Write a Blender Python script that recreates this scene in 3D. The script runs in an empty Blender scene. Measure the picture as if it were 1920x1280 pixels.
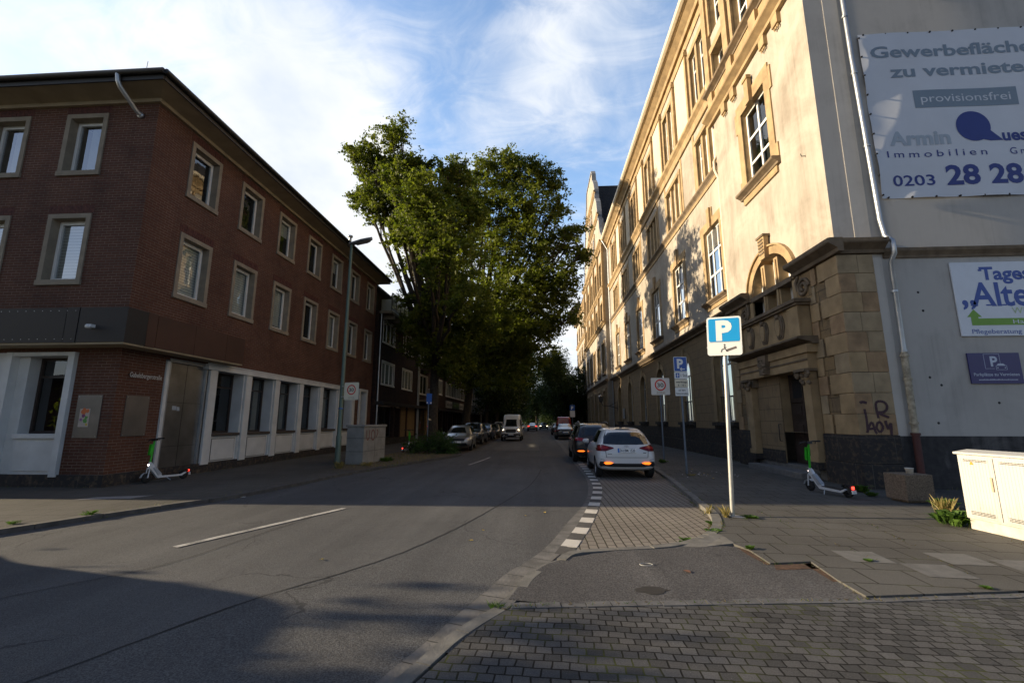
import bpy, bmesh, math, random
import numpy as np
from mathutils import Vector, Matrix
from mathutils.bvhtree import BVHTree

S = bpy.context.scene
COL = S.collection
R = math.radians
rnd = random.Random(7)

# ------------------------------------------------------------------ camera
CAM_H = 1.65
PITCH, YAW = R(10.0586), R(3.6219)
cd = bpy.data.cameras.new('camera'); cam = bpy.data.objects.new('camera', cd); COL.objects.link(cam)
cd.sensor_width = 36.0; cd.lens = 840.0 / 1920.0 * 36.0
cd.clip_start = 0.05; cd.clip_end = 5000
cam.location = (0, 0, CAM_H); cam.rotation_euler = (R(90) + PITCH, 0, YAW)
S.camera = cam

# ------------------------------------------------------------------ light
SUN_E = R(15.0)
sun_dir = Vector((math.cos(SUN_E), math.cos(SUN_E) * 0.02, -math.sin(SUN_E)))
sd = bpy.data.lights.new('sun', 'SUN'); sun = bpy.data.objects.new('sun', sd); COL.objects.link(sun)
sd.energy = 5.0; sd.angle = R(0.5); sd.color = (1.0, 0.83, 0.58)
sun.rotation_euler = sun_dir.to_track_quat('-Z', 'Y').to_euler(); sun.location = (-40, 0, 30)

S.view_settings.view_transform = 'Standard'; S.view_settings.look = 'None'
S.view_settings.exposure = 0.82; S.view_settings.gamma = 1.0
S.render.engine = 'CYCLES'
S.cycles.use_denoising = True
S.cycles.max_bounces = 7; S.cycles.diffuse_bounces = 3; S.cycles.glossy_bounces = 3
S.cycles.transparent_max_bounces = 10; S.cycles.transmission_bounces = 4
S.cycles.caustics_reflective = False; S.cycles.caustics_refractive = False
S.cycles.sample_clamp_indirect = 8.0


class NT:
    """small node-tree helper"""
    def __init__(self, tree):
        self.t = tree; self.n = tree.nodes; self.l = tree.links
    def node(self, typ, **kw):
        nd = self.n.new(typ)
        for k, v in kw.items():
            if k == 'i':
                for kk, vv in v.items():
                    if hasattr(vv, 'is_output'): self.l.new(vv, nd.inputs[kk])
                    else: nd.inputs[kk].default_value = vv
            else: setattr(nd, k, v)
        return nd
    def math(self, op, a, b=None, c=None, clamp=False):
        nd = self.n.new('ShaderNodeMath'); nd.operation = op; nd.use_clamp = clamp
        for i, v in enumerate((a, b, c)):
            if v is None: continue
            if hasattr(v, 'is_output'): self.l.new(v, nd.inputs[i])
            else: nd.inputs[i].default_value = v
        return nd.outputs[0]
    def vmath(self, op, a, b=None):
        nd = self.n.new('ShaderNodeVectorMath'); nd.operation = op
        for i, v in enumerate((a, b)):
            if v is None: continue
            if hasattr(v, 'is_output'): self.l.new(v, nd.inputs[i])
            else: nd.inputs[i].default_value = v
        return nd
    def mix(self, f, a, b, blend='MIX'):
        nd = self.n.new('ShaderNodeMix'); nd.data_type = 'RGBA'; nd.blend_type = blend; nd.clamp_factor = True
        for s, v in ((nd.inputs[0], f), (nd.inputs[6], a), (nd.inputs[7], b)):
            if hasattr(v, 'is_output'): self.l.new(v, s)
            elif isinstance(v, (tuple, list)): s.default_value = tuple(v) + ((1,) if len(v) == 3 else ())
            else: s.default_value = v
        return nd.outputs[2]
    def noise(self, vec, scale, detail=4, rough=0.55, dist=0.0):
        nd = self.n.new('ShaderNodeTexNoise')
        nd.inputs['Scale'].default_value = scale; nd.inputs['Detail'].default_value = detail
        nd.inputs['Roughness'].default_value = rough; nd.inputs['Distortion'].default_value = dist
        if vec is not None: self.l.new(vec, nd.inputs['Vector'])
        return nd.outputs['Fac']
    def ramp(self, f, a, b):
        nd = self.n.new('ShaderNodeMapRange'); nd.clamp = True
        self.l.new(f, nd.inputs[0]); nd.inputs[1].default_value = a; nd.inputs[2].default_value = b
        return nd.outputs[0]


def view_ray(px, py):
    """world direction of a pixel of the 1920 wide picture (only used for placing clouds on the sky)"""
    fw = Vector((-math.sin(YAW) * math.cos(PITCH), math.cos(YAW) * math.cos(PITCH), math.sin(PITCH)))
    rt = Vector((math.cos(YAW), math.sin(YAW), 0)); up = rt.cross(fw)
    return (fw + rt * (px - 960) / 840 - up * (py - 640) / 840).normalized()


def make_world():
    w = bpy.data.worlds.new('World'); S.world = w; w.use_nodes = True
    t = NT(w.node_tree); t.n.clear()
    sky = t.node('ShaderNodeTexSky', sky_type='NISHITA', sun_disc=False, sun_elevation=SUN_E, sun_rotation=R(270),
                 altitude=50, air_density=1.0, dust_density=1.0, ozone_density=1.6)
    tc = t.node('ShaderNodeTexCoord'); d = tc.outputs['Generated']
    sep = t.node('ShaderNodeSeparateXYZ', i={0: d})
    den = t.math('ADD', t.math('MAXIMUM', sep.outputs[2], 0.0), 0.22)
    cx = t.math('DIVIDE', sep.outputs[0], den); cy = t.math('DIVIDE', sep.outputs[1], den)
    cv = t.node('ShaderNodeCombineXYZ', i={0: cx, 1: t.math('MULTIPLY', cy, 0.8), 2: 0.0}).outputs[0]
    wv = t.node('ShaderNodeMapping', i={'Vector': cv, 'Rotation': (0, 0, R(32)), 'Scale': (1.0, 2.1, 1)}).outputs[0]
    n1 = t.noise(cv, 2.3, 9, 0.6, 0.6)
    n2 = t.noise(wv, 5.0, 8, 0.62, 1.2)
    m = t.math('ADD', t.math('MULTIPLY', n1, 0.60), t.math('MULTIPLY', n2, 0.46))
    # cloud banks and blue gaps laid over the noise, as directions on the sky
    banks = [(60, 60, .26, .07), (330, 60, .18, .05), (560, 110, .13, .11), (480, 260, .22, .12), (560, 420, .20, .22),
             (700, 520, .22, .30), (850, 165, .15, .14), (970, 200, .12, .12), (1100, 50, .14, .12), (1090, 600, .22, .3), (1120, 300, .10, .08),
             (660, 175, .12, .12), (250, 200, .12, -.05), (800, 40, .18, -.19), (690, 310, .14, -.05), (960, 330, .18, -.14), (700, 110, .12, .08), (1150, 180, .14, .06), (1060, 420, .14, -.12), (330, 40, .12, -.06), (1230, 130, .12, -.10)]
    for px, py, r, wgt in banks:
        v = view_ray(px, py)
        dt = t.vmath('DOT_PRODUCT', d, tuple(v)).outputs['Value']
        f = t.node('ShaderNodeMapRange', interpolation_type='SMOOTHSTEP', i={0: dt, 1: math.cos(r * 1.5), 2: 1.0, 3: 0.0, 4: wgt}).outputs[0]
        m = t.math('ADD', m, f)
    mask = t.node('ShaderNodeMapRange', interpolation_type='SMOOTHSTEP', i={0: m, 1: 0.40, 2: 0.84, 3: 0.0, 4: 1.0}).outputs[0]
    hz = t.node('ShaderNodeMapRange', i={0: sep.outputs[2], 1: -0.02, 2: 0.3, 3: 0.6, 4: 0.0}).outputs[0]
    mask = t.math('MAXIMUM', mask, hz)
    # clouds kept ahead; unseen sky behind dimmed in colour to cut the fill light
    ahead = t.node('ShaderNodeMapRange', interpolation_type='SMOOTHSTEP', i={0: sep.outputs[1], 1: 0.0, 2: 0.46, 3: 0.03, 4: 1.0}).outputs[0]
    mask = t.math('MULTIPLY', mask, ahead)
    low = t.node('ShaderNodeMapRange', interpolation_type='SMOOTHSTEP', i={0: sep.outputs[2], 1: 0.05, 2: 0.62, 3: 0.42, 4: 0.0}).outputs[0]      # unseen low cloud band added behind to fill the end wall with light
    mask = t.math('MAXIMUM', mask, t.math('MULTIPLY', low, t.node('ShaderNodeMapRange', interpolation_type='SMOOTHSTEP', i={0: sep.outputs[1], 1: 0.1, 2: -0.5, 3: 0.0, 4: 1.0}).outputs[0]))
    shade = t.noise(cv, 3.1, 5)
    cc = t.mix(t.ramp(shade, .3, .7), (8.4, 9.4, 10.9), (12.8, 12.8, 12.8))
    skyc = t.mix(1.0, sky.outputs[0], t.mix(ahead, (1.0, 1.1, 1.35), (4.2, 4.3, 4.45)), 'MULTIPLY')
    col = t.mix(mask, skyc, cc)
    bg = t.node('ShaderNodeBackground', i={0: col, 1: 0.051})
    out = t.node('ShaderNodeOutputWorld'); t.l.new(bg.outputs[0], out.inputs[0])
make_world()

# ------------------------------------------------------------------ materials
MATS = {}
def mat(name, build):
    if name in MATS: return MATS[name]
    m = bpy.data.materials.new(name); m.use_nodes = True
    t = NT(m.node_tree); t.n.clear()
    out = t.node('ShaderNodeOutputMaterial')
    bs = t.node('ShaderNodeBsdfPrincipled'); t.l.new(bs.outputs[0], out.inputs[0])
    build(t, bs, out); MATS[name] = m
    return m
def objco(t): return t.node('ShaderNodeTexCoord').outputs['Object']
def bump(t, bs, h, strength=0.4, dist=0.01):
    b = t.node('ShaderNodeBump', i={'Height': h, 'Strength': strength, 'Distance': dist}); t.l.new(b.outputs[0], bs.inputs['Normal'])
def plain(name, c, rough=0.5, metal=0.0, var=0.12, vs=6.0, bmp=0.0, bs_=40.0, coat=0.0):
    def f(t, bs, out):
        v = objco(t)
        n = t.noise(v, vs, 5)
        lo = tuple(x * (1 - var) for x in c); hi = tuple(min(1, x * (1 + var)) for x in c)
        t.l.new(t.mix(t.ramp(n, .3, .7), lo, hi), bs.inputs['Base Color'])
        bs.inputs['Roughness'].default_value = rough; bs.inputs['Metallic'].default_value = metal
        if coat: bs.inputs['Coat Weight'].default_value = coat; bs.inputs['Coat Roughness'].default_value = .05
        if bmp: bump(t, bs, t.noise(v, bs_, 4), bmp)
    return mat(name, f)
def wallco(t):
    """horizontal run along an axis-aligned wall, height"""
    s = t.node('ShaderNodeSeparateXYZ', i={0: objco(t)})
    return t.node('ShaderNodeCombineXYZ', i={0: t.math('ADD', s.outputs[0], s.outputs[1]), 1: s.outputs[2], 2: 0.0}).outputs[0], s
def bricks(t, vec, c1, c2, mo, bw, rh, ms, off=0.5, freq=2, bias=0.0):
    return t.node('ShaderNodeTexBrick', offset=off, offset_frequency=freq, i={'Vector': vec, 'Color1': c1 + (1,), 'Color2': c2 + (1,), 'Mortar': mo + (1,),
                  'Scale': 1.0, 'Mortar Size': ms, 'Mortar Smooth': 0.15, 'Bias': bias, 'Brick Width': bw, 'Row Height': rh})
def brickmat(name, c1, c2, mo):
    def f(t, bs, out):
        v, s = wallco(t)
        vd = t.vmath('ADD', v, t.node('ShaderNodeVectorMath', operation='SCALE', i={0: t.node('ShaderNodeTexNoise', i={'Vector': v, 'Scale': 9.0}).outputs['Color'], 'Scale': 0.012}).outputs[0]).outputs[0]
        b = bricks(t, vd, c1, c2, mo, .25, .0785, .0065)
        b2 = bricks(t, vd, (.45, .46, .52), (1.4, 1.25, 1.1), (1, 1, 1), .25, .0785, .0, bias=-.1)
        c = t.mix(.8, b.outputs[0], b2.outputs[0], 'MULTIPLY')
        c = t.mix(t.ramp(t.noise(v, .5, 6, .6), .35, .75), c, t.mix(1.0, c, (.62, .6, .62), 'MULTIPLY'))
        stv = t.noise(t.node('ShaderNodeMapping', i={'Vector': v, 'Scale': (1.6, .22, 1)}).outputs[0], 1.0, 6, .6)
        c = t.mix(t.math('MULTIPLY', t.ramp(stv, .48, .72), .45), c, t.mix(1.0, c, (.5, .5, .55), 'MULTIPLY'))
        spot = t.ramp(t.noise(v, 2.3, 3), .72, .76)
        c = t.mix(t.math('MULTIPLY', spot, .25), c, (.32, .29, .26))
        t.l.new(c, bs.inputs['Base Color']); bs.inputs['Roughness'].default_value = .82
        bs.inputs['Specular IOR Level'].default_value = .25
        bump(t, bs, t.math('ADD', t.math('MULTIPLY', b.outputs['Fac'], -1.0), t.math('MULTIPLY', t.noise(v, 60, 3), .5)), .55, .008)
    return mat(name, f)
def blockmat(name, c1, c2, mo, bw, rh, rough_bump=.5, dark=.6):
    def f(t, bs, out):
        v, s = wallco(t)
        b = bricks(t, v, c1, c2, mo, bw, rh, .008)
        b2 = bricks(t, v, (.72, .70, .68), (1.18, 1.14, 1.05), (1, 1, 1), bw, rh, 0.0, bias=.1)
        c = t.mix(.85, b.outputs[0], b2.outputs[0], 'MULTIPLY')
        n = t.noise(objco(t), 1.3, 8, .65, .4)
        c = t.mix(t.math('MULTIPLY', t.ramp(n, .5, .75), dark), c, (.10, .085, .07))
        c = t.mix(t.math('MULTIPLY', t.ramp(t.noise(objco(t), 9, 6), .5, .8), .35), c, (.36, .24, .13))
        t.l.new(c, bs.inputs['Base Color']); bs.inputs['Roughness'].default_value = .9; bs.inputs['Specular IOR Level'].default_value = .2
        bump(t, bs, t.math('ADD', t.math('MULTIPLY', b.outputs['Fac'], -1.5), t.noise(objco(t), 14, 8, .65)), rough_bump, .03)
    return mat(name, f)
def stuccomat(name, c, stain, lo=.5, hi=.8, amount=.6):
    def f(t, bs, out):
        v, s = wallco(t)
        n1 = t.noise(v, .55, 7, .62, .6)
        st = t.node('ShaderNodeMapping', i={'Vector': v, 'Scale': (3.2, .28, 1)}).outputs[0]
        n2 = t.noise(st, 1.0, 6, .6)
        k = t.math('MULTIPLY', t.ramp(t.math('MULTIPLY', n1, t.math('ADD', n2, .55)), lo, hi), amount)
        cc = t.mix(k, c, stain)
        n3 = t.noise(t.node('ShaderNodeMapping', i={'Vector': v, 'Scale': (7.0, .22, 1)}).outputs[0], 1.0, 5, .55)
        cc = t.mix(t.math('MULTIPLY', t.math('MULTIPLY', t.ramp(n3, .54, .72), t.ramp(n1, .42, .6)), amount * .8), cc, stain)
        cc = t.mix(t.math('MULTIPLY', t.ramp(t.noise(v, 5, 5), .4, .7), .12), cc, tuple(min(1, x * 1.2) for x in c))
        cc = t.mix(.25, cc, t.mix(t.noise(v, 90, 3), (.55, .55, .55), (1.4, 1.4, 1.4)), 'MULTIPLY')
        t.l.new(cc, bs.inputs['Base Color']); bs.inputs['Roughness'].default_value = .92; bs.inputs['Specular IOR Level'].default_value = .15
        bump(t, bs, t.noise(objco(t), 55, 5, .7), .35, .012)
    return mat(name, f)
def asphaltmat(name, c, grain=130, var=.3, light=(.2, .19, .18)):
    def f(t, bs, out):
        v = objco(t)
        n = t.noise(v, grain, 3, .7)
        big = t.noise(v, .35, 6, .6); mid = t.noise(v, 2.2, 6, .65)
        cc = t.mix(t.ramp(n, .38, .64), tuple(x * .48 for x in c), tuple(x * 1.5 for x in c))
        cc = t.mix(t.ramp(big, .3, .7), cc, t.mix(1.0, cc, (1 - var, 1 - var, 1 - var * .95), 'MULTIPLY'))
        st = t.noise(t.node('ShaderNodeMapping', i={'Vector': v, 'Rotation': (0, 0, R(14)), 'Scale': (1.1, .07, 1)}).outputs[0], 1.0, 5, .6)
        cc = t.mix(t.ramp(st, .40, .66), t.mix(1.0, cc, (.76, .76, .77), 'MULTIPLY'), cc)
        cc = t.mix(t.math('MULTIPLY', t.ramp(mid, .55, .8), .35), cc, t.mix(1.0, cc, (.62, .62, .63), 'MULTIPLY'))
        sp = t.node('ShaderNodeTexVoronoi', feature='F1', i={'Vector': v, 'Scale': 26.0})
        k = t.math('MULTIPLY', t.math('LESS_THAN', sp.outputs['Distance'], .085), t.math('GREATER_THAN', t.node('ShaderNodeSeparateColor', i={0: sp.outputs['Color']}).outputs[0], .72))
        cc = t.mix(t.math('MULTIPLY', k, .6), cc, light)
        nzc = t.node('ShaderNodeTexNoise', i={'Vector': v, 'Scale': 1.3, 'Detail': 5.0}).outputs['Color']
        vc = t.vmath('ADD', v, t.node('ShaderNodeVectorMath', operation='SCALE', i={0: nzc, 'Scale': .9}).outputs[0]).outputs[0]
        ed = t.node('ShaderNodeTexVoronoi', feature='DISTANCE_TO_EDGE', i={'Vector': vc, 'Scale': .42}).outputs['Distance']
        crk = t.math('MULTIPLY', t.math('LESS_THAN', ed, .0042), t.ramp(t.noise(v, .5, 3), .46, .56))
        cc = t.mix(t.math('MULTIPLY', crk, .7), cc, (.03, .03, .03))
        oil = t.ramp(t.noise(v, .95, 4, .5), .66, .74)
        cc = t.mix(t.math('MULTIPLY', oil, .4), cc, t.mix(1.0, cc, (.5, .5, .5), 'MULTIPLY'))
        t.l.new(cc, bs.inputs['Base Color']); bs.inputs['Roughness'].default_value = .8; bs.inputs['Specular IOR Level'].default_value = .3
        bump(t, bs, t.noise(v, grain * .8, 4, .75), .6, .012)
    return mat(name, f)
def pavermat(name, c1, c2, mo, bw, rh, ms, rot=0.0, moss=.5, off=.5, tone=.5, bmp=.6, lightslab=None, wob=.01):
    def f(t, bs, out):
        v = t.node('ShaderNodeMapping', i={'Vector': objco(t), 'Rotation': (0, 0, rot)}).outputs[0]
        nz = t.node('ShaderNodeTexNoise', i={'Vector': v, 'Scale': 4.0, 'Detail': 2.0}).outputs['Color']
        v2 = t.vmath('ADD', v, t.node('ShaderNodeVectorMath', operation='SCALE', i={0: t.vmath('SUBTRACT', nz, (.5, .5, .5)).outputs[0], 'Scale': wob * 2}).outputs[0]).outputs[0]
        b = bricks(t, v2, c1, c2, mo, bw, rh, ms, off)
        b2 = bricks(t, v2, (1 - tone * .6,) * 3, (1 + tone * .45, 1 + tone * .42, 1 + tone * .36), (1, 1, 1), bw, rh, 0.0, off)
        c = t.mix(1.0, b.outputs[0], b2.outputs[0], 'MULTIPLY')
        g = t.noise(objco(t), 95, 3, .7)
        c = t.mix(.7, c, t.mix(t.ramp(g, .3, .7), (.6, .6, .6), (1.35, 1.35, 1.35)), 'MULTIPLY')
        big = t.noise(objco(t), .7, 5)
        c = t.mix(t.ramp(big, .35, .7), c, t.mix(1.0, c, (.72, .71, .7), 'MULTIPLY'))
        sp = t.node('ShaderNodeTexVoronoi', feature='F1', i={'Vector': objco(t), 'Scale': 45.0})
        k = t.math('MULTIPLY', t.math('LESS_THAN', sp.outputs['Distance'], .14), t.math('GREATER_THAN', t.node('ShaderNodeSeparateColor', i={0: sp.outputs['Color']}).outputs[0], .8))
        c = t.mix(t.math('MULTIPLY', k, .35), c, (.35, .34, .32))
        mm = t.math('MULTIPLY', t.math('MULTIPLY', b.outputs['Fac'], t.ramp(t.noise(objco(t), 1.6, 4), .5, .62)), moss)
        c = t.mix(mm, c, (.075, .085, .02))
        t.l.new(c, bs.inputs['Base Color']); bs.inputs['Roughness'].default_value = .85; bs.inputs['Specular IOR Level'].default_value = .25
        bump(t, bs, t.math('ADD', t.math('MULTIPLY', b.outputs['Fac'], -1.6), t.math('ADD', t.math('MULTIPLY', g, .35), t.math('MULTIPLY', t.node('ShaderNodeSeparateColor', i={0: b2.outputs[0]}).outputs[0], .35))), bmp, .015)
    return mat(name, f)
def wornpaint(name, c, under, amt=.5):
    def f(t, bs, out):
        v = objco(t)
        k = t.ramp(t.math('ADD', t.math('MULTIPLY', t.noise(v, 4, 5), .5), t.math('MULTIPLY', t.noise(v, 60, 4, .7), .5)), amt - .08, amt + .1)
        t.l.new(t.mix(k, under, c), bs.inputs['Base Color']); bs.inputs['Roughness'].default_value = .75
        bump(t, bs, t.noise(v, 90, 4, .7), .5, .01)
    return mat(name, f)
def glassmat(name, tint=(.8, .85, .85), base=.10, rough=.015, fm=.55):
    def f(t, bs, out):
        ge = t.node('ShaderNodeNewGeometry')
        cs = t.math('ABSOLUTE', t.vmath('DOT_PRODUCT', ge.outputs['Normal'], ge.outputs['Incoming']).outputs['Value'])
        fr = t.math('POWER', t.math('SUBTRACT', 1.0, cs), 4.0)      # Schlick reflectance, the same from both sides
        fac = t.math('ADD', t.math('MULTIPLY', fr, fm), base, clamp=True)
        wob = t.node('ShaderNodeBump', i={'Height': t.noise(objco(t), 1.1, 2), 'Strength': .05, 'Distance': .05})
        tr = t.node('ShaderNodeBsdfTransparent', i={0: tint + (1,)})
        gl = t.node('ShaderNodeBsdfGlossy', i={0: (.95, .97, 1, 1), 'Roughness': rough, 'Normal': wob.outputs[0]})
        mx = t.node('ShaderNodeMixShader', i={0: fac, 1: tr.outputs[0], 2: gl.outputs[0]})
        t.l.new(mx.outputs[0], out.inputs[0])
    return mat(name, f)
def leafmat(name, dark, light, trans=.35):
    def f(t, bs, out):
        v = objco(t)
        n = t.noise(v, .9, 5, .65); n2 = t.noise(v, 7.0, 2)
        c = t.mix(t.ramp(n, .38, .62), dark, light)
        c = t.mix(t.math('MULTIPLY', t.ramp(n2, .45, .8), .5), c, tuple(x * 1.5 for x in light))
        t.l.new(c, bs.inputs['Base Color']); bs.inputs['Roughness'].default_value = .55; bs.inputs['Specular IOR Level'].default_value = .3
        tl = t.node('ShaderNodeBsdfTranslucent', i={0: t.mix(1.0, c, (1.2, 1.35, .5), 'MULTIPLY')})
        mx = t.node('ShaderNodeMixShader', i={0: trans, 1: bs.outputs[0], 2: tl.outputs[0]})
        t.l.new(mx.outputs[0], out.inputs[0])
    return mat(name, f)
def lampmat(name, c, e):
    def f(t, bs, out):
        bs.inputs['Base Color'].default_value = c + (1,); bs.inputs['Emission Color'].default_value = c + (1,); bs.inputs['Emission Strength'].default_value = e
    return mat(name, f)

BRICK = brickmat('red_clinker_brick', (.215, .092, .052), (.088, .042, .030), (.22, .175, .14))
BRICK2 = brickmat('dark_brown_brick', (.055, .028, .022), (.038, .022, .019), (.05, .04, .035))
STONEW = plain('grey_beige_window_stone', (.27, .225, .165), .85, var=.18, vs=3, bmp=.25)
SAND = blockmat('sandstone_blocks', (.33, .24, .14), (.23, .17, .105), (.12, .09, .06), .72, .41, .55, .55)
SANDR = blockmat('rough_sandstone_blocks', (.36, .25, .13), (.20, .145, .085), (.06, .05, .035), .62, .38, 1.0, .75)
SANDT = plain('sandstone_trim', (.36, .25, .13), .85, var=.25, vs=2.2, bmp=.35, bs_=25)
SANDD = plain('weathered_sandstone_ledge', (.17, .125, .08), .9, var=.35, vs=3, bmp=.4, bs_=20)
PLINTH = blockmat('dark_basalt_plinth', (.048, .045, .045), (.035, .034, .036), (.09, .085, .08), 1.3, .62, .35, .4)
STUCCO = stuccomat('beige_stucco', (.435, .385, .32), (.19, .155, .12), .39, .78, .68)
STUCCOG = stuccomat('grey_beige_end_wall_stucco', (.50, .475, .435), (.27, .25, .23), .5, .9, .5)
DADO = stuccomat('stained_dado_render', (.20, .19, .18), (.035, .034, .036), .30, .52, .9)
WHITE = plain('white_paint', (.72, .72, .70), .45, var=.05)
OFFW = plain('painted_white_shopfront', (.60, .61, .60), .5, var=.10, vs=2.0)
WFRAME = plain('white_window_frame', (.78, .77, .73), .4, var=.06)
BROWNF = plain('dark_brown_window_frame', (.035, .022, .016), .4)
DARKR = plain('dark_room', (.012, .012, .013), .9)
CURT = plain('pale_curtain', (.34, .34, .32), .9, var=.15, vs=3)
SLAT = None
def _slat(t, bs, out):
    s = t.node('ShaderNodeSeparateXYZ', i={0: objco(t)})
    w = t.math('FRACT', t.math('MULTIPLY', s.outputs[2], 11.0))
    t.l.new(t.mix(t.ramp(w, .05, .3), (.2, .2, .19), (.58, .58, .54)), bs.inputs['Base Color']); bs.inputs['Roughness'].default_value = .6
    bump(t, bs, w, .6, .02)
SLAT = mat('white_slat_blind', _slat)
GLASS = glassmat('window_glass', base=.10)
GRIMY = glassmat('grimy_window_glass', (.5, .52, .52), .035, .08, .10)
GLASSF = glassmat('sky_reflecting_glass', base=.34)
GLASSD = glassmat('shop_glass', (.6, .65, .66), .10)
ROOF = plain('dark_roof_felt', (.03, .03, .032), .8)
SLATE = blockmat('dark_slate_roof', (.022, .023, .026), (.03, .03, .034), (.012, .012, .013), .3, .22, .3, .2)
ZINC = plain('zinc_sheet', (.42, .44, .46), .38, .7, var=.15, vs=3)
GUTTER = plain('dark_gutter_metal', (.05, .048, .046), .5, .3)
CREAMP = plain('cream_gutter_paint', (.62, .52, .38), .55, var=.1)
STEELP = plain('brushed_steel_panel', (.25, .24, .225), .30, .8, var=.25, vs=1.5)
BROWNP = plain('dark_brown_fascia_panel', (.055, .020, .012), .6, 0, var=.25, vs=.8)
GREYP = plain('anthracite_fascia_panel', (.014, .012, .012), .65, 0, var=.2, vs=.8)
BLACK = plain('black_plastic', (.012, .012, .013), .5)
RUBBER = plain('black_rubber', (.013, .013, .013), .8)
CHROME = plain('grey_alloy', (.45, .46, .47), .3, .9)
DARKM = plain('dark_metal', (.03, .03, .032), .5, .5)
BARK = plain('lime_tree_bark', (.05, .04, .03), .95, var=.4, vs=7, bmp=.8, bs_=22)

# ------------------------------------------------------------------ mesh helpers
def FX(X, s): return lambda u, d, z: (X + s * d, u, z)      # wall in a plane of constant x, d = outwards
def FY(Y, s): return lambda u, d, z: (u, Y + s * d, z)
def FI(u, d, z): return (u, d, z)
def OFS(dx, dy, dz): return lambda u, d, z: (u + dx, d + dy, z + dz)


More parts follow.
